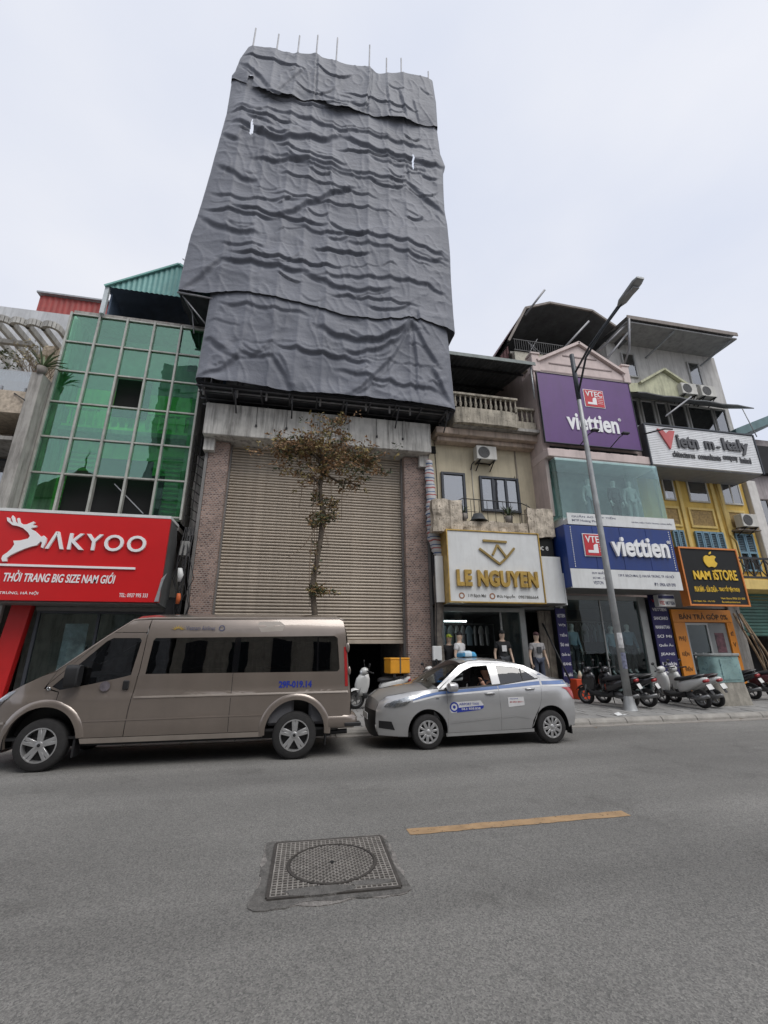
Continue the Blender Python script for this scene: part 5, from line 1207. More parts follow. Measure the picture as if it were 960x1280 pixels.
def phone_sign():
    t = thing('black_phone_sign', 'square black sign with orange border, yellow bitten fruit and lettering', 'shop sign', (15, 13.3, 3.2))
    yl = mat('sign_yellow', (.72, .46, .03), .4); og = mat('sign_orange', (.62, .20, .04), .5)
    bx('panel', mat('sign_black', (.015, .016, .018)), t, 13.76, 16.24, 13.2, 13.28, 3.24, 5.26, .003)
    MB().box(13.70, 13.758, 13.17, 13.5, 3.18, 5.32).box(16.242, 16.30, 13.17, 13.5, 3.18, 5.32).box(13.759, 16.241, 13.17, 13.3, 5.262, 5.32).box(13.759, 16.241, 13.17, 13.3, 3.18, 3.238).build('border', og, t)
    # bitten fruit
    out = [(0, .78), (.13, .86), (.28, .88), (.42, .82), (.46, .74)]
    bite = [(.34, .62), (.31, .48), (.36, .36), (.47, .28)]
    rest = [(.42, .14), (.32, -.0), (.2, -.08), (.1, -.04), (0, -.02), (-.1, -.04), (-.2, -.08), (-.32, .0), (-.44, .2), (-.5, .42), (-.47, .64), (-.38, .8), (-.24, .87), (-.12, .85)]
    s = .60; ox, oz = 15.0, 4.62
    poly_plate('fruit_emblem', [(ox+x*s, oz+z*s*.78) for x, z in out+bite+rest], 13.2, .03, yl, t)
    poly_plate('fruit_leaf', [(ox+x*s, oz+z*s*.78) for x, z in ((.0, .95), (.02, 1.06), (.1, 1.16), (.2, 1.2), (.18, 1.08), (.1, .98))], 13.2, .03, yl, t)
    text('letter', 'NAM', 14.12, 14.85, 4.12, 4.44, 13.2, yl, t, .03, .04, split=True); text('letter', 'iSTORE', 14.98, 16.03, 4.12, 4.5, 13.2, yl, t, .03, .02, split=True)
    text('lettering', 'MUA BÁN -', 14.05, 14.5, 3.68, 3.92, 13.2, yl, t, .01, .025); text('lettering', 'SỬA CHỮA -', 14.55, 15.05, 3.68, 3.92, 13.2, yl, t, .01, .025); text('lettering', 'TRAO ĐỔI ĐIỆN THOẠI', 15.1, 16.0, 3.68, 3.92, 13.2, yl, t, .01, .025)
    text('lettering', '141 Bạch Mai - Hà Nội', 13.9, 14.8, 3.31, 3.38, 13.2, yl, t, .004, .004); text('lettering', 'fb.com/namistore.vn', 15.1, 15.9, 3.3, 3.37, 13.2, yl, t, .004, .004); text('lettering', 'Nam iStore 0936 331 000', 15.1, 16.15, 3.43, 3.5, 13.2, yl, t, .004, .004)
    for x in (14.0, 15.9): bx('bracket', steel, t, x, x+.05, 13.3, 14.29, 4.4, 4.45)
phone_sign()
def small_white_sign():
    t = thing('small_white_sign', 'small tilted white sign box with red and navy print under the blue sign', 'shop sign', (13.5, 13.8, 3.2))
    bx('panel', whitep, t, 12.95, 13.66, 13.75, 13.95, 3.2, 3.62, .006); bx('stripe', navy_ink, t, 12.97, 13.64, 13.743, 13.75, 3.48, 3.6)
    text('lettering', 'VTEC', 13.0, 13.2, 3.26, 3.4, 13.75, MATS['logo_red'], t, .006, .01); text('lettering', 'VIETTIEN', 13.24, 13.62, 3.26, 3.38, 13.75, navy_ink, t, .006, .01)
    bx('bracket', steel, t, 13.2, 13.25, 13.96, 14.29, 3.4, 3.45)
small_white_sign()
def orange_frame():
    t = thing('orange_door_surround', 'orange lettered door surround of the phone shop', 'door surround', (15.2, 14.2, .3))
    og = mat('door_orange', (.62, .22, .02), .5, var=.08); ink = mat('brown_ink', (.06, .03, .01), .6)
    bx('header', og, t, 13.75, 16.4, 14.1, 14.2, 2.68, 3.14, .005); bx('left_leaf', og, t, 13.75, 14.25, 14.1, 14.2, .32, 2.67, .005); bx('right_leaf', og, t, 16.1, 16.4, 14.1, 14.2, .32, 2.67, .005)
    text('lettering', 'BÁN TRẢ GÓP 0%', 14.05, 16.2, 2.78, 3.03, 14.1, ink, t, .006, .02)
    for i, w in enumerate(('PHỤ', 'KIỆN', 'ĐIỆN', 'THOẠI')): text('lettering', w, 13.85, 14.15, 1.98-i*.52, 2.18-i*.52, 14.1, ink, t, .006, .015)
    for i, w in enumerate(('Ế', 'V', 'A')): text('lettering', w, 16.18, 16.32, 2.2-i*.4, 2.36-i*.4, 14.1, ink, t, .006, .015)
    fr = mat('grey_door_frame', (.33, .34, .33))
    d = MB().box(14.26, 14.34, 14.14, 14.22, .32, 2.66).box(15.2, 15.28, 14.14, 14.22, .32, 2.66).box(14.34, 15.2, 14.14, 14.22, 2.58, 2.66).build('glass_door', fr, t)
    bx('pane', shopglass, d, 14.34, 15.2, 14.17, 14.18, .32, 2.58)
    d = bx('grey_door', mat('grey_door_leaf', (.20, .21, .21), .5), t, 15.3, 16.09, 14.16, 14.22, .32, 2.66, .005); bx('poster', mat('dark_poster', (.10, .04, .05), .5, var=.8, scale=5), d, 15.5, 15.9, 14.148, 14.158, 1.6, 2.3)
    text('lettering', 'iPhone - iPad', 14.45, 14.95, 1.52, 1.6, 14.165, whitel, d, .003); text('lettering', 'Macbook', 14.45, 14.8, 1.4, 1.48, 14.165, whitel, d, .003)
orange_frame()
# ------------------------------------------------------------------ vehicles
tyrem = mat('tyre_rubber', (.022, .021, .021), .85, var=.25, scale=9, bump=.2)
rimm = mat('alloy_silver', (.50, .50, .50), .35, .75, var=.1, scale=9)
blackp = mat('black_plastic', (.014, .014, .015), .5, var=.15)
autoglass = glass('tinted_auto_glass', (.06, .062, .066), .08); glossb = mat('gloss_black', (.005, .005, .006), .08, var=0)
autoclear = glass('windscreen_glass', (.42, .45, .45), .10)
chrome = mat('chrome', (.7, .7, .7), .12, 1., var=0)
def panel(name, outer, holes, yf, parent, m, off=0., sides=(-1, 1), cx=.12, cz=.07, smooth=40):
    res = []
    for sd in sides:
        bm = bmesh.new(); eds = []
        for loop in [outer]+list(holes):
            vs = [bm.verts.new((x, 0, z)) for x, z in loop]
            eds += [bm.edges.new((vs[i], vs[(i+1) % len(vs)])) for i in range(len(vs))]
        bmesh.ops.triangle_fill(bm, use_beauty=True, use_dissolve=False, edges=eds, normal=(0, -1, 0))
        xs = [p[0] for p in outer]; zs = [p[1] for p in outer]
        for k in range(1, int((max(xs)-min(xs))/cx)+1):
            bmesh.ops.bisect_plane(bm, geom=bm.verts[:]+bm.edges[:]+bm.faces[:], plane_co=(min(xs)+k*cx, 0, 0), plane_no=(1, 0, 0))
        for k in range(1, int((max(zs)-min(zs))/cz)+1):
            bmesh.ops.bisect_plane(bm, geom=bm.verts[:]+bm.edges[:]+bm.faces[:], plane_co=(0, 0, min(zs)+k*cz), plane_no=(0, 0, 1))
        for v in bm.verts: v.co.y = sd*(yf(v.co.x, v.co.z)+off)
        for f in bm.faces:
            f.normal_update()
            if f.normal.y*sd < 0: f.normal_flip()
        me = bpy.data.meshes.new(name); bm.to_mesh(me); bm.free()
        res.append(link(name, me, m, parent, smooth))
    return res
def strip(name, pts, yf, crown, parent, m, n=16, off=0., s0=-1., s1=1., pw=2.2, smooth=40, inset=0.):
    P = [Vector((x, z)) for x, z in pts]; vs = []; fs = []
    for i, p in enumerate(P):
        d = P[min(i+1, len(P)-1)]-P[max(i-1, 0)]; nrm = Vector((-d.y, d.x)).normalized()
        c = crown[i] if isinstance(crown, (list, tuple)) else crown
        w = yf(p.x, p.y)-inset
        for k in range(n+1):
            s = s0+(s1-s0)*k/n; h = c*(1-abs(s)**pw)+off
            vs.append((p.x+nrm.x*h, w*s, p.y+nrm.y*h))
    for i in range(len(P)-1):
        for k in range(n): fs.append((i*(n+1)+k, i*(n+1)+k+1, (i+1)*(n+1)+k+1, (i+1)*(n+1)+k))
    b = MB(); b.v = vs; b.f = fs
    return b.build(name, m, parent, smooth, local=True)
def chain(segs, yf, parent, n=16, pw=2.2, inset=0.):
    allp = []; 
    for nm, pts, cr, m in segs:
        cr = cr if isinstance(cr, (list, tuple)) else [cr]*len(pts)
        for i, (p, c) in enumerate(zip(pts, cr)):
            if allp and i == 0: continue
            allp.append((Vector(p), c))
    rows = []
    for i, (p, c) in enumerate(allp):
        d = allp[min(i+1, len(allp)-1)][0]-allp[max(i-1, 0)][0]; nrm = Vector((-d.y, d.x)).normalized(); w = yf(p.x, p.y)-inset
        row = []
        for k in range(n+1):
            s = -1+2*k/n; h = c*(1-abs(s)**pw); row.append((p.x+nrm.x*h, w*s, p.y+nrm.y*h))
        rows.append(row)
    j = 0
    for nm, pts, cr, m in segs:
        L_ = len(pts); b = MB(); b.v = [q for r_ in rows[j:j+L_] for q in r_]
        b.f = [(i*(n+1)+k, i*(n+1)+k+1, (i+1)*(n+1)+k+1, (i+1)*(n+1)+k) for i in range(L_-1) for k in range(n)]
        b.build(nm, m, parent, 40, local=True); j += L_-1
def arc(cx, cz, r, a0, a1, n=14): return [(cx+r*math.cos(R(a0+(a1-a0)*i/n)), cz+r*math.sin(R(a0+(a1-a0)*i/n))) for i in range(n+1)]
def wheel(parent, x, y, r, w, sd, style):
    """sd: -1 when the outer face looks to -y"""
    t = MB().lathe([(r*.66, -w/2), (r*.9, -w/2), (r*.97, -w*.42), (r, -w*.3), (r, w*.3), (r*.97, w*.42), (r*.9, w/2), (r*.66, w/2)], 40, closed=True).build('wheel', tyrem, parent, 50, local=True)
    t.location = (x, y, r)
    o = sd*w/2
    rp = r*.665
    rim = MB().lathe([(rp, o*1.01), (rp*.93, o*1.03), (rp*.90, o*.75), (rp*.88, -o*.8), (rp, -o)], 40).build('rim', rimm, t, 40, local=True)
    b = MB()
    b.lathe([(.001, o*.35), (rp*.89, o*.3)], 32)
    b.build('brake_shadow', blackp, t, local=True)
    s = MB()
    if style == 'van':
        for k in range(5):
            a = 2*math.pi*k/5+.3
            for da in (-.17, .17):
                m_ = Matrix.Rotation(-(a+da*.35), 3, 'Y')
                pts = []
                for rr, hw in ((rp*.16, .035), (rp*.9, .03)):
                    pass
                c = Vector((math.cos(a+da)*rp*.56, o*.85, math.sin(a+da)*rp*.56))
                s.obox(c, (rp*.78, abs(o)*.28, rp*.20), Matrix.Rotation(-(a+da*.45), 3, 'Y'))
        s.lathe([(.001, o*1.04), (rp*.2, o*1.02), (rp*.27, o*.9), (rp*.27, o*.6)], 20)
    else:
        n = 40; k0 = 10
        s.lathe([(rp*.2, o*.98), (rp*.34, o*1.0), (rp*.36, o*.85)], 30)
        for k in range(10):
            a = 2*math.pi*k/10+.16
            c = Vector((math.cos(a)*rp*.62, o*.9, math.sin(a)*rp*.62))
            s.obox(c, (rp*.62, abs(o)*.25, rp*(.27 if k % 2 else .2)), Matrix.Rotation(-a, 3, 'Y'))
        s.lathe([(.001, o*1.06), (rp*.2, o*1.02), (rp*.24, o*.9)], 20)
        s.lathe([(rp*.84, o*.95), (rp*.93, o*1.0)], 40)
    s.build('spokes', rimm, t, 40, local=True, bevel=.004)
    if style == 'van': MB().lathe([(.001, o*1.08), (rp*.1, o*1.07), (rp*.11, o*.95)], 14).build('hub_cap', blackp, t, local=True)
    return t
def seg(pts, z): return np.interp(z, [p[0] for p in pts], [p[1] for p in pts])

def van():
    paint = mat('van_paint', (.245, .205, .175), .28, .5, var=.06, scale=2, coat=1., streak=.12, scol=(.16, .135, .115))
    t = thing('minibus', 'taupe high roof minibus parked at the kerb before the red sign', 'van', (-4.55, 9.07, 0))
    prof = [(.2, .90), (.42, .95), (.5, .965), (.66, .985), (.70, .978), (.96, .985), (1.0, .985), (1.06, .962), (1.32, .955), (1.93, .885), (2.1, .85), (2.2, .80), (2.3, .74)]
    def yf(x, z):
        y = seg(prof, z)
        if x < .85: y *= 1-.36*((.85-x)/.85)**2.4
        if x > 5.45: y -= .05*((x-5.45)/.25)**2
        if 1.1 < z < 1.9 and x < 1.5: y -= .05*max(0, (z-1.1))*max(0, (1.5-x))
        return y
    FW, RW, r = .95, 4.68, .36
    # side: wing, door, body side
    wing = [(.14, .42)]+arc(FW, .38, .52, 178, 20, 18)+[(1.43, .45)]
    wing = [(.10, .42), (FW-.52, .42)]+arc(FW, .40, .52, 176, 60, 12)+[(1.07, .93), (1.07, 1.09), (.86, 1.15), (.99, 1.395), (.8, 1.33), (.57, 1.21), (.35, 1.09), (.2, .98), (.12, .88), (.08, .7), (.06, .55)]
    panel('wing', wing, [], yf, t, paint)
    door = [(1.08, .91)]+arc(FW, .40, .52, 62+13, 8, 8)[3:]+[(1.47, .44), (2.08, .44), (2.10, .8), (2.13, 1.05), (2.17, 1.4), (2.19, 1.95), (2.16, 1.985), (1.70, 1.985), (1.60, 1.93), (.90, 1.20), (.90, 1.16), (1.08, 1.10)]
    dwin = [(.97, 1.175), (1.08, 1.125), (1.5, 1.2), (1.95, 1.30), (2.06, 1.33), (2.12, 1.86), (2.09, 1.90), (1.69, 1.90), (1.60, 1.85)]
    doors = panel('front_door', door, [dwin[::-1]], yf, t, paint)
    for d in doors: pass
    panel('door_glass', dwin, [], yf, t, autoglass, -.012)
    pil = [(.9, 1.21), (1.60, 1.94), (1.70, 1.995), (2.18, 1.995), (2.2, 2.2), (1.93, 2.185), (1.0, 1.405)]
    panel('pillar', pil, [], yf, t, paint)
    side = [(2.09, .44)]+[(RW-.515, .44)]+arc(RW, .42, .515, 176, 4, 18)+[(RW+.515, .5), (5.58, .52), (5.60, .9), (5.56, 1.38), (5.5, 2.0), (5.46, 2.2), (5.40, 2.235), (2.21, 2.2), (2.20, 1.95), (2.18, 1.4), (2.14, 1.05), (2.11, .8)]
    wz = [(2.27, 1.34), (2.21+.09, 1.86), (2.33, 1.9), (5.3, 1.94), (5.36, 1.9), (5.40, 1.38), (5.36, 1.34)]
    panel('body_side', side, [wz[::-1]], yf, t, paint)
    g = panel('side_glass', wz, [], yf, t, autoglass, -.006)
    for x in (3.6,):
        panel('window_divider', [(x, 1.345), (x+.1, 1.345), (x+.1, 1.905), (x, 1.905)], [], yf, t, glossb, -.002)
    for a, b_ in ((2.5, 3.45), (3.8, 5.0)):
        rim_ = [(a, 1.42), (b_, 1.42), (b_, 1.86), (a, 1.86)]; hole = [(a+.02, 1.44), (a+.02, 1.84), (b_-.02, 1.84), (b_-.02, 1.44)]
        panel('sliding_frame', rim_, [hole], yf, t, blackp, -.016); panel('sliding_frame', [((a+b_)/2-.012, 1.44), ((a+b_)/2+.012, 1.44), ((a+b_)/2+.012, 1.84), ((a+b_)/2-.012, 1.84)], [], yf, t, blackp, -.015)
    panel('window_divider', [(5.0, 1.345), (5.03, 1.345), (5.03, 1.915), (5.0, 1.915)], [], yf, t, glossb, -.002)
    panel('seam', [(3.62, .45), (3.628, .45), (3.628, 1.34), (3.62, 1.34)], [], yf, t, blackp, .0012)
    panel('sill', [(1.5, .36), (4.17, .36), (4.17, .435), (1.48, .435)], [], lambda x, z: yf(x, z)+.012, t, mat('van_sill', (.30, .26, .225), .5, .2))
    panel('swage_strip', [(2.16, .985), (5.55, 1.0), (5.55, 1.03), (2.16, 1.015)], [], yf, t, mat('van_highlight', (.30, .26, .225), .35, .3, coat=.5), .008)  # paler colour paints the light caught along the upper body crease
    panel('swage_strip', [(1.5, .665), (4.15, .68), (4.15, .70), (1.5, .685)], [], yf, t, paint, .007)
    # flared arches
    for cx, cz, rr, a0, a1 in ((FW, .40, .52, 190, 5), (RW, .42, .515, 185, -5)):
        for sd in (-1, 1):
            b = MB(); vs = []; n = 26
            for i in range(n+1):
                a = R(a0+(a1-a0)*i/n)
                for k, (q, off) in enumerate(((-.035, -.02), (-.03, .022), (.01, .026), (.06, .012), (.075, -.004))):
                    x, z = cx+(rr+q)*math.cos(a), cz+(rr+q)*math.sin(a); vs.append((x, sd*(yf(x, z)+off), z))
            b.add(vs, [(i*5+k, i*5+k+1, (i+1)*5+k+1, (i+1)*5+k) for i in range(n) for k in range(4)])
            b.build('wheel_arch', paint, t, 60, local=True)
            b = MB(); vs = []
            for i in range(n+1):
                a = R(a0+(a1-a0)*i/n)
                for yy in (.0, .28): vs.append((cx+(rr-.02)*math.cos(a), sd*(yf(cx, .5)-.02-yy), cz+(rr-.02)*math.sin(a)))
            b.add(vs, [(i*2, i*2+1, i*2+3, i*2+2) for i in range(n)]); b.build('arch_liner', blackp, t, local=True)
    # centre surfaces
    chain([('front_bumper', [(.16, .28), (.04, .36), (.0, .5), (.02, .62)], .16, paint), ('grille', [(.02, .62), (.05, .75), (.10, .88)], .16, blackp),
           ('nose', [(.10, .88), (.2, .985)], [.15, .12], paint), ('bonnet', [(.2, .985), (.35, 1.095), (.57, 1.215), (.8, 1.335), (1.0, 1.40)], [.12, .10, .09, .09, .1], paint)], yf, t)
    strip('windscreen', [(.99, 1.405), (1.3, 1.66), (1.6, 1.91), (1.9, 2.16)], yf, [.12, .12, .12, .12], t, autoclear, inset=.04)
    for sd in (-1, 1):
        MB().tube([(x, sd*(yf(x, z)-.012), z+.012) for x, z in ((.97, 1.385), (1.3, 1.665), (1.6, 1.915), (1.93, 2.185), (2.2, 2.215), (3.4, 2.225), (5.40, 2.24), (5.47, 2.2))], .016, 8).build('roof_rail', mat('van_highlight', (.3, .26, .225)), t, True, local=True)
    chain([('roof', [(1.88, 2.15), (1.95, 2.19), (2.2, 2.205), (3.4, 2.22), (5.35, 2.238), (5.44, 2.215)], [.12, .13, .14, .145, .13, .08], paint),
           ('rear_door', [(5.44, 2.215), (5.52, 2.0), (5.575, 1.4), (5.62, .9), (5.60, .55)], [.08, .05, .05, .04, .04], paint)], yf, t)
    strip('rear_window', [(5.525, 1.95), (5.565, 1.45)], yf, .05, t, autoglass, s0=-.85, s1=.85, off=.006)
    # bumper, lamps, mirrors, handles
    MB().loft([((5.18, 0, .56), .99, .15), ((5.5, 0, .56), .99, .15), ((5.66, 0, .55), .97, .14), ((5.72, 0, .54), .9, .09)], 28, 'x', 5.).build('rear_bumper', paint, t, 50, local=True)
    bt = [MB().box(5.5, 5.78, a_, a_+.2, .47, .53).build('bumper_step', blackp, t, local=True, bevel=.01) for a_ in (-1.0, .8)]
    hl = glass('headlamp_glass', (.75, .78, .8), .25)
    panel('headlamp', [(.10, .92), (.26, .98), (.44, 1.13), (.36, 1.09), (.2, .99)], [], yf, t, chrome, .004)
    panel('headlamp', [(.11, .86), (.22, .87), (.48, 1.13), (.36, 1.10), (.2, .98)], [], yf, t, hl, .012)
    panel('bumper_trim', [(.06, .6), (.42, .66), (.40, .69), (.06, .64)], [], yf, t, mat('van_highlight', (.3, .26, .225)), .02)
    panel('tail_lamp', [(5.50, 1.1), (5.55, 1.1), (5.52, 1.75), (5.47, 1.75)], [], yf, t, mat('tail_red', (.35, .02, .02), .25, coat=.5), .006)
    for sd in (-1, 1):
        y = yf(1.1, 1.2)
        MB().loft([((1.17, sd*(y+.11), 1.33), .05, .10), ((1.2, sd*(y+.12), 1.33), .11, .165), ((1.36, sd*(y+.12), 1.33), .11, .165), ((1.38, sd*(y+.12), 1.33), .09, .15)], 16, 'x', 4).build('wing_mirror', blackp, t, 40, local=True)
        MB().tube([(1.27, sd*(y-.03), 1.2), (1.27, sd*(y+.08), 1.25)], .03, 8).build('mirror_arm', blackp, t, True, local=True)
        MB().sphere((.93, sd*(yf(.93, 1.15)+.012), 1.15), .028, 10, (1.3, .6, 1)).build('indicator', hl, t, True, local=True)
    for d, sd in zip(doors, (-1, 1)): MB().box(1.97, 2.06, min(sd*.96, sd*.99), max(sd*.96, sd*.99), 1.11, 1.25).build('handle', blackp, d, local=True, bevel=.012)
    MB().sphere((5.54, -.92, 1.74), .05, 10, (.7, .6, 1.8)).build('rear_hinge', paint, t, True, local=True); MB().sphere((5.57, -.95, 1.35), .04, 10, (.7, .6, 1.8)).build('rear_hinge', paint, t, True, local=True)
    # decals on the near side and far side
    ink = mat('decal_blue', (.02, .04, .30), .4)
    text('registration', '29F-019.14', 4.38, 4.93, 1.09, 1.20, -yf(4.6, 1.15)-.002, ink, t, .003, .045, local=True)
    text('decal', 'Vietnam Airlines', 2.78, 3.25, 2.03, 2.10, -yf(3, 2.07)-.022, mat('decal_slate', (.09, .10, .17), .5), t, .003, local=True)
    lot = MB()
    for k in range(7):
        a = R(20+k*23.3); c = (2.66, 2.03)
        lot.prism([(c[0]+.05*math.cos(a-.2), c[1]+.03*math.sin(a-.2)), (c[0]+.12*math.cos(a), c[1]+.08*math.sin(a)), (c[0]+.05*math.cos(a+.2), c[1]+.03*math.sin(a+.2))], -yf(3, 2.07)-.022, -yf(3, 2.07)-.016)
    lot.build('sun_decal', mat('decal_gold', (.5, .33, .03), .5), t, local=True)
    MB().lathe([(.05, -yf(3, 2.07)-.02), (.05, -yf(3, 2.07)-.016), (.035, -yf(3, 2.07)-.016), (.035, -yf(3, 2.07)-.02)], 20, (3.36, 0, 2.065), closed=True).build('ring_decal', MATS['decal_slate'], t, local=True)
    MB().lathe([(.001, -.992), (.075, -.99)], 24, (1.72, 0, 1.17)).build('round_decal', mat('decal_faded', (.13, .115, .13), .5, var=.3, scale=20), t, local=True)
    panel('faded_patch', [(4.02, 2.0), (4.38, 2.02), (4.42, 2.12), (4.33, 2.19), (3.98, 2.18), (3.94, 2.13)], [], yf, t, mat('van_repair', (.32, .285, .25), .5), .002, sides=(-1,))
    # underbody, interior, wheels
    MB().box(1.45, 4.15, -.75, .75, .3, .42).build('chassis', blackp, t, local=True); MB().box(.3, 1.5, -.62, .62, .28, 1.05).build('engine_bay', blackp, t, local=True); MB().box(4.1, 5.3, -.62, .62, .28, .98).build('rear_tub', blackp, t, local=True)
    MB().box(.45, 5.4, -.9, .9, .425, .46).build('floor', blackp, t, local=True)
    seatm = mat('van_seat', (.12, .12, .13), .9)
    for x in (1.9, 2.8, 3.5, 4.2, 4.9):
        for y in (-.48, .48):
            s = MB().box(x, x+.45, y-.4, y+.4, .5, .95).build('seat', seatm, t, local=True, bevel=.05); MB().box(x+.38, x+.52, y-.38, y+.38, .96, 1.55).build('backrest', seatm, s, local=True, bevel=.05)
    MB().box(1.0, 1.35, -.85, .85, .9, 1.2).build('dashboard', blackp, t, local=True, bevel=.05)
    MB().lathe([(.17, 0), (.185, .012), (.2, 0), (.185, -.012)], 24, (1.55, -.45, 1.22), closed=True, axis='z').build('steering_wheel', blackp, t, True, local=True)
    for sd in (-1, 1):
        wheel(t, FW, sd*.83, r, .23, sd, 'van'); wheel(t, RW, sd*.83, r, .23, sd, 'van')
        MB().box(1.4, 1.43, min(sd*.72, sd*.94), max(sd*.72, sd*.94), .18, .42).build('mud_flap', blackp, t, local=True); MB().box(5.18, 5.2, min(sd*.72, sd*.94), max(sd*.72, sd*.94), .2, .45).build('mud_flap', blackp, t, local=True)
    MB().tube([(2.2, -.3, .3), (4.8, -.45, .3), (5.6, -.5, .33)], .04, 8).build('exhaust', blackp, t, True, local=True)
    t.rotation_euler = (0, 0, R(-.3))
van()

def taxi():
    paint = mat('taxi_silver', (.46, .46, .46), .3, .55, var=.04, scale=3, coat=1., streak=.06, scol=(.3, .29, .27))
    t = thing('taxi', 'silver sedan taxi with a blue side stripe and roof sign, driver aboard', 'car', (1.47, 9.13, 0))
    prof = [(.15, .70), (.22, .78), (.3, .80), (.45, .825), (.6, .835), (.78, .832), (.9, .815), (1.0, .785), (1.06, .76), (1.25, .69), (1.4, .62), (1.5, .53)]
    top = [(.0, .62), (.09, .78), (.3, .885), (.7, .955), (1.1, 1.0), (1.22, 1.03), (3.62, 1.14), (3.95, 1.115), (4.06, 1.0)]
    def yf(x, z):
        y = seg(prof, z)
        zt = np.interp(x, [p[0] for p in top], [p[1] for p in top])
        if x < 1.15: y -= .11*max(0, (z-(zt-.16))/.16)**2*min(1, (1.15-x)/.4)
        if x > 3.45: y -= .09*max(0, (z-(zt-.14))/.14)**2*min(1, (x-3.45)/.4)
        if x < .95: y *= 1-.40*((.95-x)/.95)**2.6
        if x > 3.5: y *= 1-.20*((x-3.5)/.6)**2.4
        return max(y, .02)
    FW, RW, r = 1.02, 3.47, .29
    S1, S2, S3 = 1.40, 2.44, 3.16
    belt = lambda x: np.interp(x, [1.24, 2.4, 3.3], [.965, 1.055, 1.165])
    wing = [(.15, .24), (FW-.37, .22)]+arc(FW, .30, .37, 190, -8, 20)+[(S1-.004, .25), (S1-.004, .985), (1.22, 1.005), (1.1, .995), (.7, .95), (.3, .88), (.16, .785), (.105, .66), (.095, .45)]
    panel('front_wing', wing, [], yf, t, paint, cx=.09, cz=.05)
    # doors with window openings
    fdw = [(1.34, .985), (1.6, 1.01), (2.33, 1.055), (2.31, 1.40), (2.0, 1.385), (1.8, 1.31), (1.55, 1.15)]
    fd = [(S1, .26), (S2-.004, .27), (S2-.004, 1.07), (2.40, 1.445), (2.2, 1.455), (1.98, 1.435), (1.76, 1.355), (1.5, 1.17), (1.25, .975), (S1, .98)]
    rdw = [(2.50, 1.065), (3.0, 1.115), (3.26, 1.155), (3.06, 1.30), (2.9, 1.355), (2.49, 1.395)]
    rd = [(S2, .27), (3.05, .28), (3.09, .42), (3.17, .55), (3.24, .66), (3.30, .8), (3.36, 1.16), (3.14, 1.32), (2.94, 1.395), (2.6, 1.44), (2.41, 1.445), (S2, 1.07)]
    dF = panel('front_door', fd, [fdw[::-1]], yf, t, paint, cx=.09, cz=.05); dR = panel('rear_door', rd, [rdw[::-1]], yf, t, paint, cx=.09, cz=.05)
    panel('door_glass', rdw, [], yf, t, autoglass, -.008, cx=.09, cz=.05)
    panel('door_glass', [(1.34, .99), (1.5, 1.0), (1.5, 1.11)], [], yf, t, autoglass, -.006)
    panel('door_glass', fdw, [], yf, t, autoclear, -.01, sides=(1,))
    panel('window_trim', [(1.24, .955), (1.6, .985), (2.44, 1.035), (3.3, 1.14), (3.34, 1.165), (2.44, 1.062), (1.6, 1.012), (1.24, .98)], [], yf, t, blackp, .004)
    panel('pillar_trim', [(2.34, 1.06), (2.48, 1.07), (2.47, 1.40), (2.32, 1.405)], [], yf, t, paint, .003)
    panel('quarter_trim', [(2.985, 1.117), (3.005, 1.12), (3.0, 1.335), (2.98, 1.34)], [], yf, t, blackp, .001)
    quarter = [(3.054, .28)]+arc(RW, .30, .37, 182, 0, 20)[1:]+[(RW+.38, .27), (4.02, .30), (4.08, .5), (4.075, .8), (4.055, 1.0), (3.96, 1.11), (3.62, 1.135), (3.364, 1.165), (3.304, .8), (3.245, .66)]
    quarter = [p for p in quarter if not (p[0] < 3.24 and p[1] > .56 and p[1] < .655)]
    panel('rear_wing', quarter, [], yf, t, paint, cx=.09, cz=.05)
    panel('rear_pillar', [(3.364, 1.165), (3.62, 1.14), (3.1, 1.39), (2.95, 1.42), (2.94, 1.395), (3.14, 1.325)], [], yf, t, paint)
    panel('roof_side', [(1.25, 1.0), (1.5, 1.172), (1.76, 1.357), (1.98, 1.437), (2.2, 1.457), (2.6, 1.442), (2.94, 1.397), (2.95, 1.425), (2.6, 1.475), (2.2, 1.495), (1.95, 1.48), (1.72, 1.4), (1.22, 1.03)], [], yf, t, paint)
    panel('sill', [(1.36, .2), (3.1, .22), (3.1, .275), (1.36, .255)], [], lambda x, z: yf(x, .3)-.01, t, mat('taxi_sill', (.28, .28, .275), .5, .2))
    # crease along the doors
    panel('door_crease', [(1.46, .415), (2.42, .485), (2.42, .505), (1.46, .43)], [], yf, dF[0], paint, .008, sides=(-1,)); panel('door_crease', [(2.46, .49), (2.75, .515), (3.0, .47), (3.0, .455), (2.75, .495), (2.46, .475)], [], yf, dR[0], paint, .008, sides=(-1,))
    # stripe
    bl = mat('stripe_blue', (.10, .17, .36), .4, coat=.3); wt = mat('stripe_white', (.62, .62, .62), .4, coat=.3)
    for sgm in ((.74, S1-.01), (S1+.004, S2-.01), (S2+.004, 3.33), (3.37, 3.97)):
        n = 10; X = [sgm[0]+(sgm[1]-sgm[0])*i/n for i in range(n+1)]
        f1 = lambda x: np.interp(x, [.74, 1.2, 2.4, 3.3, 3.97], [.815, .905, .975, 1.035, 1.04]); f2 = lambda x: np.interp(x, [.74, .95, 1.25, 2.4, 3.3, 3.97], [.83, .905, .952, 1.03, 1.10, 1.10])
        panel('side_stripe', [(x, f1(x)) for x in X]+[(x, f2(x)+.002) for x in X[::-1]], [], yf, t, bl, .0025); panel('side_stripe', [(x, f1(x)-.035) for x in X]+[(x, f1(x)-.004) for x in X[::-1]], [], yf, t, wt, .0025)
    # lamps
    hl = glass('headlamp_glass', (.75, .78, .8), .25)
    lamp = [(.23, .715), (.42, .70), (.60, .735), (.84, .90), (.62, .875), (.42, .82), (.28, .765)]
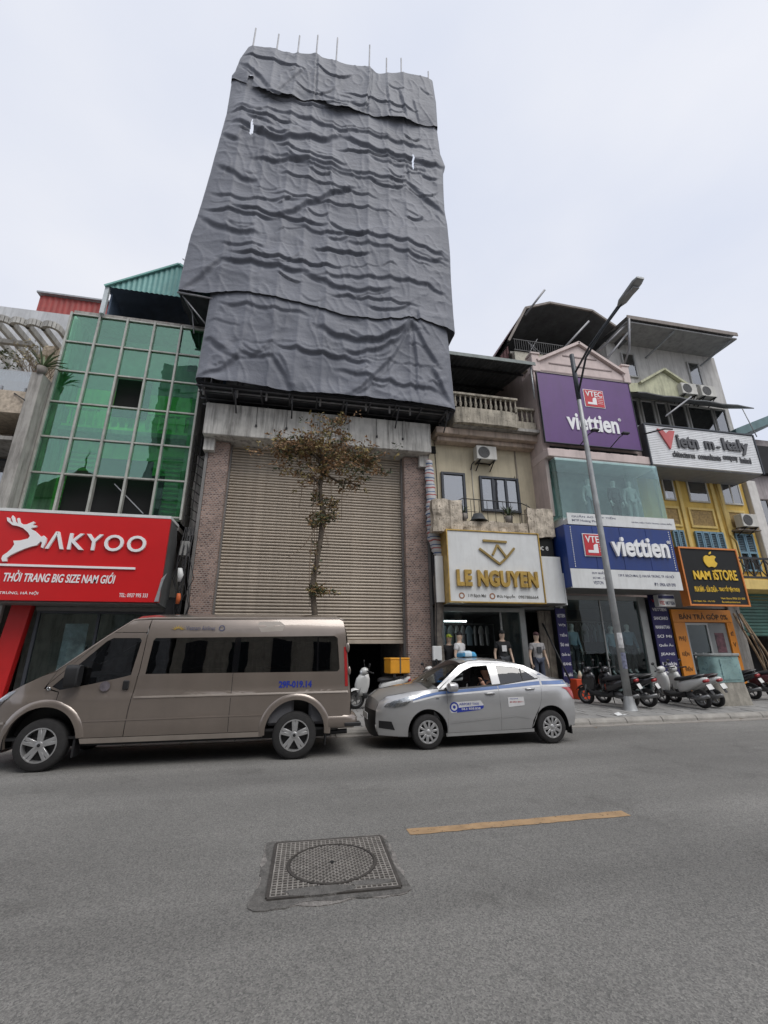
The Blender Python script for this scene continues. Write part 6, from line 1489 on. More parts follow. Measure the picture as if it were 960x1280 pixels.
    panel('headlamp', lamp, [], yf, t, mat('lamp_reflector', (.5, .5, .5), .25, .6, var=.5, scale=18), .004, cx=.06, cz=.04); panel('headlamp', lamp, [], yf, t, hl, .01, cx=.06, cz=.04)
    panel('fog_lamp', [(.15, .36), (.34, .34), (.42, .33), (.36, .47), (.15, .48)], [], yf, t, blackp, .006, cx=.06, cz=.04)
    panel('tail_lamp', [(3.78, .98), (4.06, .98), (4.075, .78), (4.06, .74), (3.98, .83), (3.9, .93)], [], yf, t, mat('tail_red', (.35, .02, .02)), .006, cx=.06, cz=.04)
    panel('wing_badge', [(1.18, .83), (1.24, .83), (1.24, .85), (1.18, .85)], [], yf, t, chrome, .004)
    for cx in (FW, RW):
        for sd in (-1, 1):
            b = MB(); vs = []; n = 22
            for i in range(n+1):
                a = R(195-210*i/n)
                for yy in (.012, .3): vs.append((cx+.362*math.cos(a), sd*(.81-yy), .30+.362*math.sin(a)))
            b.add(vs, [(i*2, i*2+1, i*2+3, i*2+2) for i in range(n)]); b.build('arch_liner', blackp, t, local=True)
    # centre surfaces
    chain([('front_bumper', [(.16, .22), (.11, .3), (.09, .4)], .08, blackp), ('grille', [(.09, .4), (.095, .5), (.105, .64)], .08, blackp),
           ('front_bumper', [(.105, .64), (.125, .72), (.16, .785)], .08, paint), ('bonnet', [(.16, .785), (.3, .885), (.7, .953), (1.1, .998), (1.22, 1.02)], [.075, .08, .08, .08, .08], paint)], yf, t, pw=2.6)
    MB().box(-.005, .01, -.26, .26, .46, .57).build('number_plate', whitep, t, local=True, bevel=.004)
    strip('windscreen', [(1.06, 1.01), (1.3, 1.155), (1.55, 1.305), (1.80, 1.445)], lambda x, z: yf(1.3, z), [.09, .09, .08, .06], t, autoclear, inset=.03)
    strip('roof', [(1.78, 1.44), (1.95, 1.49), (2.2, 1.505), (2.6, 1.485), (2.95, 1.432)], lambda x, z: yf(2.2, z), [.045, .05, .05, .05, .045], t, paint)
    strip('rear_window', [(2.97, 1.425), (3.25, 1.30), (3.60, 1.14)], lambda x, z: yf(2.6, z), [.045, .06, .06], t, autoglass, inset=.03)
    chain([('boot_lid', [(3.58, 1.135), (3.8, 1.13), (3.97, 1.105), (4.06, 1.0), (4.075, .7)], [.04, .04, .04, .05, .06], paint), ('rear_bumper', [(4.075, .7), (4.08, .5), (4.02, .28)], [.06, .07, .04], paint)], yf, t)
    for sd in (-1, 1):
        y = yf(1.5, 1.0)
        m_ = MB().loft([((1.37, sd*(y+.15), 1.03), .05, .045), ((1.40, sd*(y+.15), 1.035), .1, .075), ((1.52, sd*(y+.15), 1.035), .105, .08), ((1.55, sd*(y+.15), 1.035), .09, .07)], 16, 'x', 3).build('wing_mirror', paint, t, 40, local=True)
        MB().tube([(1.47, sd*(y-.01), .985), (1.47, sd*(y+.1), .985)], .025, 8).build('mirror_arm', blackp, m_, True, local=True)
    for d, x, z in ((dF, 2.25, .905), (dR, 3.09, .965)):
        for o, sd in zip(d, (-1, 1)):
            y = yf(x, z); MB().loft([((x-.1, sd*(y+.005), z), .014, .014), ((x-.07, sd*(y+.022), z), .016, .017), ((x+.07, sd*(y+.022), z+.006), .016, .017), ((x+.1, sd*(y+.005), z+.006), .014, .014)], 10).build('handle', paint, o, True, local=True)
            MB().loft([((x-.06, sd*(y-.008), z-.012), .012, .022), ((x+.06, sd*(y-.008), z-.008), .012, .022)], 10).build('handle_recess', blackp, o, True, local=True)
    # decals on the near side
    Y = -yf(1.8, .7)-.002
    dec = MB().prism([(1.43, .63), (1.47, .59), (2.02, .63), (2.09, .66), (2.10, .71), (2.04, .79), (1.5, .77), (1.44, .73)], Y-.002, Y).build('door_decal', wt, dF[0], local=True)
    MB().prism([(1.56, .595), (2.02, .63), (2.09, .66), (2.10, .705), (1.60, .675)], Y-.004, Y-.0021).build('decal_band', mat('decal_blue', (.02, .04, .3)), dec, local=True)
    MB().lathe([(.085, Y-.005), (.085, Y-.0042), (.06, Y-.0042), (.06, Y-.005)], 22, (1.52, 0, .69), closed=True).build('decal_ring', MATS['decal_blue'], dec, local=True); MB().lathe([(.001, Y-.005), (.028, Y-.0042)], 12, (1.52, 0, .69)).build('decal_dot', MATS['decal_blue'], dec, local=True)
    text('decal_lettering', 'AIRPORT TAXI', 1.62, 2.0, .715, .755, Y-.0021, MATS['decal_blue'], dec, .002, .01, local=True)
    text('decal_lettering', '04.3', 1.66, 1.77, .635, .67, Y-.0042, wt, dec, .002, .02, local=True); text('decal_lettering', '838.838', 1.80, 2.03, .637, .675, Y-.0042, wt, dec, .002, .02, local=True)
    st = MB().prism([(2.60, .66), (2.93, .685), (2.92, .835), (2.59, .83)], Y-.003, Y).build('paper_notice', wt, dR[0], local=True); text('notice_lettering', 'ĐI SÂN BAY 1', 2.63, 2.9, .735, .765, Y-.003, mat('notice_red', (.4, .05, .06), .6), st, .002, .02, local=True); text('notice_lettering', 'TAXI GIÁ RẺ', 2.63, 2.8, .795, .815, Y-.003, MATS['decal_blue'], st, .002, .01, local=True)
    MB().lathe([(.001, -.70), (.05, -.705)], 20, (3.36, 0, 1.19)).build('round_decal', mat('decal_faded_blue', (.12, .15, .3), .5, var=.4, scale=30), t, local=True)
    # roof sign
    rs = MB().loft([((2.0, 0, 1.585), .2, .035), ((2.03, 0, 1.60), .23, .055), ((2.14, 0, 1.61), .24, .065), ((2.26, 0, 1.60), .23, .055), ((2.29, 0, 1.585), .2, .035)], 20, 'x', 3.5).build('roof_sign', mat('taxi_sign_blue', (.06, .33, .58), .35, coat=.4), t, 40, local=True)
    rs2 = MB().loft([((2.01, 0, 1.60), .15, .045), ((2.035, 0, 1.605), .235, .062), ((2.17, 0, 1.612), .243, .068), ((2.19, 0, 1.605), .23, .06)], 20, 'x', 3.5).build('sign_face', mat('taxi_sign_white', (.55, .68, .76), .4), rs, 40, local=True)
    MB().box(2.0, 2.32, -.2, .2, 1.545, 1.56).build('sign_base', blackp, rs, local=True, bevel=.006)
    # interior
    MB().box(.5, 3.9, -.7, .7, .2, .28).build('floor', blackp, t, local=True)
    seatm = mat('taxi_seat', (.05, .05, .055), .9)
    for x, y, w in ((1.95, -.36, .25), (1.95, .36, .25), (2.75, 0, .62)):
        s = MB().box(x, x+.5, y-w, y+w, .35, .6).build('seat', seatm, t, local=True, bevel=.05); MB().obox((x+.5, y, .88), (.14, 2*w-.03, .62), Matrix.Rotation(R(12), 3, 'Y')).build('backrest', seatm, s, local=True, bevel=.05)
        MB().obox((x+.58, y, 1.24), (.09, .26, .16), Matrix.Rotation(R(12), 3, 'Y')).build('headrest', seatm, s, local=True, bevel=.04)
    MB().box(1.15, 1.5, -.68, .68, .7, .97).build('dashboard', blackp, t, local=True, bevel=.05)
    sw = MB().lathe([(.165, 0), (.178, .012), (.19, 0), (.178, -.012)], 24, (0, 0, 0), closed=True, axis='z').build('steering_wheel', blackp, t, True, local=True); sw.location = (1.66, -.36, .92); sw.rotation_euler = (0, R(-62), 0)
    for sd in (-1, 1): wheel(t, FW, sd*.72, r, .18, sd, 'taxi'); wheel(t, RW, sd*.72, r, .18, sd, 'taxi')
    [MB().box(3.9, 3.92, a_, a_+.15, .15, .3).build('mud_flap', blackp, t, local=True) for a_ in (-.75, .6)]
    # cowl and parcel shelf close the cabin
    MB().box(.3, 1.2, -.6, .6, .5, .75).build('engine_bay', blackp, t, local=True); MB().box(3.3, 3.9, -.6, .6, .5, 1.0).build('boot_tub', blackp, t, local=True)
    # driver (a thing of his own, seated)
    dv = thing('person', 'taxi driver in a dark shirt seated at the wheel, forearm raised', 'person', (1.47+2.2, 9.13-.36, .42))
    skin = mat('skin', (.40, .22, .15), .55, var=.08); shirt = mat('driver_shirt', (.035, .04, .055), .85)
    P = [(.12, 0, .2), (.17, 0, .42), (.2, 0, .62), (.21, 0, .70), (.19, 0, .77), (.17, 0, .86), (.155, 0, .95), (-.25, .12, .24), (-.62, .13, -.10), (-.25, -.12, .24), (-.62, -.13, -.10), (.2, -.19, .63), (.12, -.31, .45), (-.02, -.34, .62), (-.05, -.34, .70), (.2, .19, .63), (.02, .24, .42), (-.28, .16, .5), (-.36, .14, .52)]
    E_ = [(0, 1), (1, 2), (2, 3), (3, 4), (4, 5), (5, 6), (0, 7), (7, 8), (0, 9), (9, 10), (2, 11), (11, 12), (12, 13), (13, 14), (2, 15), (15, 16), (16, 17), (17, 18)]
    rad = [(.15, .17), (.14, .17), (.12, .18), (.06, .06), (.06, .06), (.085, .095), (.075, .085), .09, .06, .09, .06, .075, .05, .042, .04, .075, .05, .042, .038]
    me = skin_mesh('body', P, E_, rad, 2); link('body', me, skin, dv, True)
    me = skin_mesh('shirt', P[:4]+[P[11], (.14, -.28, .5), P[15], (.08, .22, .48)], [(0, 1), (1, 2), (2, 3), (2, 4), (4, 5), (2, 6), (6, 7)], [(.165, .185), (.155, .185), (.13, .195), (.06, .06), .088, .07, .088, .07], 2); link('shirt', me, shirt, dv, True)
    hd = MB().sphere((.17, 0, .93), .105, 14, (1, .85, .9)).build('hair', mat('black_hair', (.01, .009, .008), .7), dv, True, local=True)
    for k in range(4): MB().tube([(-.05, -.365+k*.016, .70), (-.065, -.365+k*.016, .74+.008*(k % 2)), (-.10, -.36+k*.016, .755)], .008, 6).build('finger', skin, dv, True, local=True)
    MB().tube([(-.03, -.33, .68), (-.06, -.305, .71), (-.085, -.305, .72)], .009, 6).build('thumb', skin, dv, True, local=True)
taxi()
# ------------------------------------------------------------------ street lamp, cabinet
def lamp():
    t = thing('street_lamp', 'tall grey street lamp with a double arm reaching over the road', 'street lamp', (9.0, 11.2, .15))
    gm = mat('lamp_steel', (.36, .37, .37), .5, .4, var=.2, scale=3, streak=.3)
    MB().tube([(9, 11.2, .15), (9, 11.2, 4), (9, 11.2, 8), (9, 11.2, 11.45)], [.105, .09, .075, .06], 16).build('pole', gm, t, True)
    MB().loft([((9, 11.2, .15), .2, .2), ((9, 11.2, .19), .18, .18), ((9, 11.2, .4), .13, .13), ((9, 11.2, .5), .108, .108)], 16, 'z').build('base', gm, t, 40)
    dk = mat('lamp_arm_dark', (.055, .062, .07), .5, .4)
    MB().tube([(9, 11.17, 10.75), (9.0, 10.3, 11.15), (9.0, 8.75, 11.5)], .035, 8).build('arm', dk, t, True); MB().tube([(9, 11.17, 9.95), (9.0, 10.55, 10.9), (9.0, 9.6, 11.26), (9, 8.75, 11.43)], .035, 8).build('arm', dk, t, True)
    MB().tube([(9, 11.2, 9.7), (9, 11.2, 11.5)], .075, 12).build('collar', dk, t, True)
    h = MB().loft([((9.0, 8.85, 11.45), .06, .04), ((9.0, 8.7, 11.47), .14, .05), ((9.0, 8.1, 11.58), .16, .055), ((9.0, 7.95, 11.6), .12, .03)], 14, 'y', 4).build('lamp_head', gm, t, 40)
    MB().box(8.9, 9.1, 8.15, 8.6, 11.44, 11.47).build('lens', mat('lamp_lens', (.3, .31, .32), .3), h)
    pm = mat('torn_poster', (.5, .5, .5), .8, var=.4, scale=8)
    b = MB(); vs = []
    for i in range(7):
        a = R(215+i*20); vs += [(9+.103*math.cos(a), 11.2+.103*math.sin(a), 1.75), (9+.103*math.cos(a), 11.2+.103*math.sin(a), 2.15)]
    b.add(vs, [(2*i, 2*i+2, 2*i+3, 2*i+1) for i in range(6)]).build('poster', pm, t, True)
    b = MB(); vs = []
    for i in range(7):
        a = R(225+i*20); vs += [(9+.106*math.cos(a), 11.2+.106*math.sin(a), 1.2), (9+.106*math.cos(a), 11.2+.106*math.sin(a), 1.62)]
    b.add(vs, [(2*i, 2*i+2, 2*i+3, 2*i+1) for i in range(6)]).build('poster', mat('blue_poster', (.16, .17, .24), .8, var=.5, scale=12), t, True)
lamp()
def cabinet():
    t = thing('electrical_cabinet', 'stone plinth utility cabinet painted with teal mosaic patches on the pavement', 'utility cabinet', (12.6, 11.6, .16))
    st = mat('cabinet_stone', (.30, .28, .24), .9, var=.25, scale=4, bump=.5, streak=.5); ms = mat('cabinet_mosaic', (.22, .34, .33), .7, var=.4, scale=2.2, spots=.9, scol=(.07, .14, .17))
    MB().loft([((12.6, 11.6, .15), .60, .36), ((12.6, 11.6, .78), .50, .32)], 28, 'z', 6).build('plinth', st, t, 50)
    MB().loft([((12.6, 11.6, .781), .50, .33), ((12.6, 11.6, 1.5), .48, .32)], 28, 'z', 6).build('body', ms, t, 50)
    MB().loft([((12.6, 11.6, 1.501), .5, .34), ((12.6, 11.6, 1.54), .53, .36), ((12.6, 11.6, 1.58), .52, .35)], 28, 'z', 6).build('lid', mat('cabinet_lid', (.32, .34, .33), .6, streak=.4), t, 50)
    bx('door', ms, t, 12.3, 12.9, 11.26, 11.28, .85, 1.42, .004)
cabinet()

# ------------------------------------------------------------------ scooters
def scooter(label, loc, rz, body, trim=None, top_case=None, group='scooters parked on the pavement', seatc=(.02, .02, .022), plate=True, lean=8):
    t = thing('motor_scooter', label, 'scooter', loc, rz, group)
    t.rotation_euler = (R(lean), 0, rz)
    trim = trim or blackp; sm = mat('scooter_seat_%d' % int(seatc[0]*1000), seatc, .6)
    cast = mat('scooter_cast', (.18, .18, .18), .45, .5)
    for x, w in ((-.63, .09), (.62, .11)):
        y = MB().lathe([(.16, -w/2), (.22, -w*.46), (.245, -w*.2), (.245, w*.2), (.22, w*.46), (.16, w/2)], 24, closed=True).build('wheel', tyrem, t, 50, local=True); y.location = (x, 0, .245)
        r_ = MB().lathe([(.162, -w*.5), (.14, -w*.4), (.14, w*.4), (.162, w*.5)], 24).lathe([(.001, -.03), (.05, -.03), (.05, .03), (.001, .03)], 12)
        for k in range(5): a = 2*math.pi*k/5; r_.obox((math.cos(a)*.095, 0, math.sin(a)*.095), (.11, .03, .025), Matrix.Rotation(-a, 3, 'Y'))
        r_.build('rim', cast, y, 40, local=True)
    # fork, mudguard, steering
    for s in (-1, 1): MB().tube([(-.63, s*.075, .245), (-.5, s*.06, .62)], .022, 8).build('fork', cast, t, True, local=True)
    MB().tube([(-.5, 0, .55), (-.40, 0, .98)], .03, 8).build('steering_column', trim, t, True, local=True)
    g = MB(); vs = []
    for i in range(13):
        a = R(15+i*11)
        for yy, q in ((-.075, .0), (-.05, .03), (0, .045), (.05, .03), (.075, .0)): vs.append((-.63+(.262+q)*math.cos(a), yy, .245+(.262+q)*math.sin(a)))
    g.add(vs, [(i*5+k, i*5+k+1, (i+1)*5+k+1, (i+1)*5+k) for i in range(12) for k in range(4)]).build('front_mudguard', body, t, True, local=True)
    # front shield and headlamp cowl
    MB().loft([((-.46, 0, .34), .10, .05), ((-.47, 0, .45), .17, .07), ((-.47, 0, .62), .21, .09), ((-.45, 0, .78), .19, .09), ((-.42, 0, .9), .12, .07)], 16, 'z', 2.6).build('front_shield', body, t, True, local=True)
    MB().loft([((-.52, 0, .97), .05, .05), ((-.48, 0, .97), .12, .085), ((-.40, 0, .99), .14, .09), ((-.33, 0, .99), .08, .06)], 16, 'x', 2.5).build('handlebar_cowl', body, t, True, local=True)
    MB().sphere((-.51, 0, .95), .075, 12, (.5, 1.2, .8)).build('headlamp', mat('scooter_lamp', (.55, .57, .6), .15, coat=1), t, True, local=True)
    MB().tube([(-.30, -.34, .99), (-.36, -.18, 1.0), (-.40, 0, .99), (-.36, .18, 1.0), (-.30, .34, .99)], .017, 8).build('handlebar', trim, t, True, local=True)
    for s in (-1, 1):
        MB().tube([(-.31, s*.30, .99), (-.27, s*.4, .99)], .02, 8).build('grip', trim, t, True, local=True)
        m_ = MB().tube([(-.34, s*.22, 1.0), (-.36, s*.29, 1.16)], .008, 6).build('mirror_stem', trim, t, True, local=True); MB().loft([((-.375, s*.31, 1.19), .055, .035), ((-.36, s*.31, 1.19), .07, .045), ((-.35, s*.31, 1.19), .06, .04)], 12).build('mirror', trim, m_, True, local=True)
    # floor, body, seat
    MB().loft([((-.45, 0, .36), .12, .07), ((-.2, 0, .30), .16, .05), ((.1, 0, .31), .16, .06), ((.25, 0, .36), .14, .1)], 14, 'x', 3.5).build('footboard', trim, t, 40, local=True)
    MB().loft([((.02, 0, .50), .06, .10), ((.1, 0, .52), .14, .17), ((.3, 0, .58), .17, .17), ((.55, 0, .66), .16, .13), ((.8, 0, .73), .11, .08), ((.93, 0, .77), .05, .04)], 16, 'x', 2.5).build('rear_body', body, t, True, local=True)
    MB().loft([((-.02, 0, .72), .07, .03), ((.05, 0, .74), .13, .05), ((.3, 0, .76), .15, .055), ((.45, 0, .79), .15, .06), ((.72, 0, .84), .12, .05), ((.82, 0, .85), .08, .03)], 16, 'x', 2.8).build('seat', sm, t, True, local=True)
    MB().tube([(.6, -.13, .8), (.78, -.13, .87), (.9, 0, .89), (.78, .13, .87), (.6, .13, .8)], .014, 8).build('grab_rail', cast, t, True, local=True)
    MB().loft([((.86, 0, .72), .10, .05), ((.93, 0, .73), .09, .045), ((.95, 0, .73), .06, .03)], 12, 'x', 2.5).build('tail_lamp', mat('tail_red', (.35, .02, .02)), t, True, local=True)
    MB().obox((.93, 0, .52), (.012, .10, .26), Matrix.Rotation(R(-25), 3, 'Y')).build('rear_mudguard', trim, t, local=True, bevel=.004)
    if plate: MB().obox((.955, 0, .575), (.006, .19, .14), Matrix.Rotation(R(-25), 3, 'Y')).build('number_plate', mat('plate_white', (.62, .62, .6), .5, var=.15, scale=12), t, local=True)
    MB().loft([((.25, .02, .33), .11, .10), ((.45, .04, .31), .11, .10), ((.62, .06, .26), .07, .07)], 12).build('engine', cast, t, True, local=True)
    MB().tube([(.3, -.13, .28), (.5, -.15, .27), (.62, -.15, .28), (.95, -.15, .36)], [.025, .03, .05, .05], 10).build('exhaust', mat('scooter_exhaust', (.2, .2, .2), .35, .6), t, True, local=True)
    MB().tube([(.1, .1, .3), (.05, .26, .02)], .012, 6).build('side_stand', trim, t, True, local=True)
    return t
blk = mat('scooter_black', (.018, .018, .02), .25, var=.1, coat=.6); wht = mat('scooter_white', (.60, .60, .58), .3, var=.05, coat=.5); sil = mat('scooter_silver', (.32, .33, .34), .3, .4, coat=.4); brw = mat('scooter_maroon', (.12, .03, .035), .3, coat=.5)
def gz(y): return pave_z(y)
scooter('black scooter leaning by the lamp post, front wheel towards the red crate', (8.98, 12.0, gz(12)), R(-63), blk)
scooter('black scooter with white number plate just past the lamp post', (9.55, 12.0, gz(12)), R(-63), blk, seatc=(.035, .035, .035))
scooter('white scooter with black front and tail plate facing the road', (11.05, 11.55, gz(11.5)), R(-84), wht)
scooter('white scooter squeezed against the teal utility cabinet', (11.62, 11.7, gz(11.6)), R(-82), wht, seatc=(.05, .02, .02))
scooter('maroon scooter behind the teal utility cabinet by the green shutter', (14.75, 12.6, gz(12.6)), R(-70), brw)
scooter('black scooter behind the cabinet next to a maroon one', (14.15, 12.8, gz(12.8)), R(-75), blk)
scooter('white scooter half hidden behind the taxi bonnet by the blue box', (4.35, 12.9, gz(12.9)), R(-60), wht)
bk = scooter('white scooter carrying an orange box before the open shutter', (2.42, 12.9, gz(12.9)), R(6), wht, plate=False)
def delivery_box():
    t = thing('delivery_box', 'orange delivery box strapped to the scooter before the open shutter', 'box', (2.98, 12.86, 1.10), R(10))
    og = mat('box_orange', (.68, .30, .015), .55, var=.1, scale=4)
    MB().box(-.3, .3, -.24, .24, .0, .36).build('body', og, t, local=True, bevel=.02); MB().box(-.305, .305, -.245, .245, .361, .42).build('lid', og, t, local=True, bevel=.015)
    st = mat('box_strap', (.10, .085, .06), .7)
    MB().box(-.02, .02, -.25, -.246, 0, .42).box(-.02, .02, .246, .25, 0, .42).box(-.02, .02, -.25, .25, .4205, .426).build('strap', st, t, local=True)
    MB().box(.12, .2, -.2, .2, -.1, -.002).box(-.2, -.12, -.2, .2, -.1, -.002).box(-.12, .12, -.03, .03, -.09, -.05).build('carrier', iron, t, local=True)
delivery_box()
def crate():
    t = thing('red_crate', 'red box with pale print standing by the narrow navy banner', 'crate', (9.18, 13.5, .24))
    rd = mat('crate_red', (.55, .06, .015), .55, var=.1)
    bx('box', rd, t, 8.92, 9.44, 13.3, 13.7, pave_z(13.4)+.002, .82, .01); text('lettering', 'SALE OFF', 9.0, 9.36, .55, .66, 13.3, mat('crate_pale', (.6, .4, .3), .6), t, .004, .01)
    MB().loft([((9.2, 13.5, .822), .09, .09), ((9.2, 13.5, .98), .05, .05), ((9.2, 13.5, 1.06), .025, .025)], 12, 'z').build('bottle', mat('bottle_cream', (.5, .46, .35), .5), t, True)
crate()

# ------------------------------------------------------------------ mannequins and stock
def figure_meshes():
    P = [(0, 0, .98), (0, .01, 1.18), (0, 0, 1.38), (0, 0, 1.47), (0, 0, 1.54), (0, -.02, 1.64), (0, -.01, 1.75),
         (.10, 0, .92), (.12, -.01, .5), (.12, .02, .09), (.12, -.10, .03), (-.10, 0, .92), (-.12, -.01, .5), (-.12, .02, .09), (-.12, -.10, .03),
         (.19, 0, 1.39), (.27, .02, 1.10), (.29, -.06, .86), (.285, -.1, .76), (-.19, 0, 1.39), (-.27, .02, 1.10), (-.29, -.06, .86), (-.285, -.1, .76)]
    E_ = [(0, 1), (1, 2), (2, 3), (3, 4), (4, 5), (5, 6), (0, 7), (7, 8), (8, 9), (9, 10), (0, 11), (11, 12), (12, 13), (13, 14), (2, 15), (15, 16), (16, 17), (17, 18), (2, 19), (19, 20), (20, 21), (21, 22)]
    rad = [(.14, .10), (.125, .095), (.15, .10), (.062, .062), (.06, .06), (.10, .118), (.085, .1), .085, .058, .04, .035, .085, .058, .04, .035, .065, .045, .036, .03, .065, .045, .036, .03]
    body = skin_mesh('body', P, E_, rad, 2)
    def torso(sl):
        pp = [(0, 0, .86), P[1], P[2], (0, 0, 1.46), P[15], P[19]]; ed = [(0, 1), (1, 2), (2, 3), (2, 4), (2, 5)]; rr = [(.175, .14), (.16, .13), (.18, .125), (.075, .075), .09, .09]
        if sl == 'short': pp += [(.235, .01, 1.22), (-.235, .01, 1.22)]; rr += [.075, .075]
        else: pp += [P[16], P[20], P[17], P[21]]; rr += [.062, .062, .05, .05]
        ed += [(4, 6), (5, 7)]+([(6, 8), (7, 9)] if sl != 'short' else [])
        return skin_mesh('shirt', pp, ed, rr, 2)
    tr = skin_mesh('trousers', [P[0], P[7], P[8], (.12, .01, .14), P[11], P[12], (-.12, .01, .14)], [(0, 1), (1, 2), (2, 3), (0, 4), (4, 5), (5, 6)], [(.155, .115), .105, .078, .068, .105, .078, .068], 2)
    return body, torso('short'), torso('long'), tr
FB, FS, FL, FT = figure_meshes()
def mannequin(label, loc, rz, skinm, shirt, trousers, long=False, cap=None, plinth=.25, group='shop mannequins', printm=None):
    t = thing('mannequin', label, 'mannequin', loc, rz, group)
    def ob(n, me, m): o = link(n, me.copy(), m, t, True); o.location = (0, 0, plinth); return o
    if plinth: MB().lathe([(.001, 0), (.26, 0), (.26, plinth-.03), (.25, plinth), (.001, plinth)], 24, axis='z').build('stand', mat('stand_grey', (.3, .3, .3), .5), t, 40, local=True)
    b = ob('body', FB, skinm); s = ob('shirt', FL if long else FS, shirt); ob('trousers', FT, trousers)
    # face relief and fingers
    MB().loft([((0, -.085, 1.69+plinth), .008, .008), ((0, -.112, 1.655+plinth), .016, .014), ((0, -.085, 1.64+plinth), .01, .008)], 8, 'y').build('nose', skinm, t, True, local=True)
    for sx in (-1, 1):
        for k in range(4): MB().tube([(sx*.285, -.125+k*.02, .76+plinth), (sx*.28, -.13+k*.02, .70+plinth), (sx*.272, -.135+k*.02, .655+plinth+.008*abs(k-1))], .009, 6).build('finger', skinm, t, True, local=True)
        MB().tube([(sx*.275, -.13, .78+plinth), (sx*.255, -.155, .74+plinth), (sx*.25, -.16, .71+plinth)], .01, 6).build('thumb', skinm, t, True, local=True)
    if cap:
        c = MB().sphere((0, -.01, 1.73+plinth), .10, 14, (.92, 1.08, .85)).build('cap', cap, t, True, local=True); MB().loft([((0, -.09, 1.735+plinth), .07, .012), ((0, -.17, 1.715+plinth), .055, .008), ((0, -.19, 1.71+plinth), .03, .005)], 12, 'y').build('cap_peak', cap, c, True, local=True)
    if printm: MB().box(-.075, .075, -.150, -.12, 1.14+plinth, 1.33+plinth).build('shirt_print', printm, t, local=True)
    return t
msk = mat('mannequin_skin', (.55, .40, .30), .5, var=.05); mwh = mat('mannequin_white', (.62, .62, .60), .4, var=.05)
cw = mat('cloth_white', (.62, .62, .62), .85, var=.08); cb_ = mat('cloth_black', (.02, .02, .022), .9); cg = mat('cloth_grey', (.33, .32, .32), .9, var=.35, scale=9); cl_ = mat('cloth_lightblue', (.30, .40, .46), .85, var=.08); cdk = mat('cloth_charcoal', (.05, .052, .058), .85); dn = mat('cloth_denim', (.06, .07, .10), .9); cst = mat('cloth_stone', (.4, .42, .42), .85)
capb = mat('cap_black', (.015, .015, .016), .8); capy = mat('cap_lime', (.45, .55, .06), .7); capm = mat('cap_maroon', (.07, .03, .035), .8)
mannequin('mannequin in white polo shirt and black cap at the gold lettered shop', (5.24, 13.75, gz(13.75)), R(40), msk, cw, cdk, cap=capb)
mannequin('mannequin in black shirt and lime green cap behind the white polo one', (4.98, 14.02, gz(14)), R(10), msk, cb_, dn, cap=capy, plinth=.18)
mannequin('mannequin in black tee with white chest print and black cap', (6.76, 13.85, gz(13.85)), R(-5), msk, cb_, cdk, cap=capb, plinth=.3, printm=cw)
mannequin('mannequin in patterned grey tee and maroon cap beside the passage', (7.93, 13.75, gz(13.75)), R(0), msk, cg, dn, cap=capm, printm=cdk)
mannequin('headed white mannequin in pale blue long sleeve shirt next to the narrow navy banner', (9.95, 14.75, .34), R(8), mwh, cl_, cdk, True, plinth=.55)
mannequin('white mannequin in long sleeve blue shirt behind the lamp post in the shop window', (11.72, 14.95, .34), R(0), mwh, cl_, cdk, True, plinth=.5)
mannequin('white mannequin in slate blue shirt next to the grey shop pillar', (12.3, 14.8, .34), R(-10), mwh, mat('cloth_slate', (.17, .24, .30), .85), cb_, True, plinth=.55)
mannequin('pale mannequin in light shirt and denim inside the glass display box', (10.85, 13.8, 6.245), R(0), mwh, cst, mat('cloth_pale_denim', (.2, .24, .28), .9), True, plinth=.02)
mannequin('mannequin in dark jacket and black trousers inside the glass display box', (11.95, 13.8, 6.245), R(8), mwh, cdk, cb_, True, plinth=.02)
mannequin('mannequin in pale grey suit near the curtain inside the glass display box', (12.62, 13.75, 6.245), R(-6), mwh, mat('cloth_suit', (.42, .43, .43), .8), mat('cloth_suit', (.42, .43, .43)), True, plinth=.02)
def hung_shirt(t, x, y, z, m, rz, s=1.):
    b = MB().prism([(-.2*s, -.08), (-.3*s, -.28), (-.22*s, -.32), (-.19*s, -.22), (-.19*s, -.72), (.19*s, -.72), (.19*s, -.22), (.22*s, -.32), (.3*s, -.28), (.2*s, -.08), (.06*s, 0), (-.06*s, 0)], -.025, .025)
    o = b.build('hung_shirt', m, t, local=True, bevel=.02); o.location = Vector((x, y, z))-wloc(t); o.rotation_euler = (0, 0, rz); return o
def rack(label, x0, x1, y, z, cols, step, rz, seed):
    t = thing('clothes_rack', label, 'clothes rack', ((x0+x1)/2, y, .3), 0, 'clothes racks in the shops'); rn = random.Random(seed)
    MB().tube([(x0, y, z+.06), (x1, y, z+.06)], .015, 8).build('rail', steel, t, True)
    for x in (x0, x1): MB().tube([(x, y, .3), (x, y, z+.06)], .018, 8).build('upright', steel, t, True)
    x = x0+.15; i = 0
    while x < x1-.1: hung_shirt(t, x, y, z, cols[rn.randrange(len(cols))], rz+rn.uniform(-.2, .2)); x += step
rack('rail of pale shirts hanging high in the gold lettered shop', 5.4, 7.5, 16.0, 2.62, [cst, cl_, cst, cw], .24, R(50), 1)
rack('low rail of dark blue jeans and shirts in the gold lettered shop', 5.2, 7.6, 16.8, 1.5, [dn, cdk, dn], .16, R(65), 2)
rack('rail of striped office shirts along the blue shop wall', 9.6, 13.1, 16.2, 2.75, [cl_, cst, cdk, dn], .2, R(70), 3)
rack('lower rail of grey trousers and shirts in the blue sign shop', 9.9, 13.1, 16.4, 1.6, [cg, cst, cdk, cg], .18, R(70), 4)
rack('rail of dim shirts in the red sign shop', -6.9, -4.2, 16.5, 2.1, [cdk, dn, cg], .2, R(60), 5)

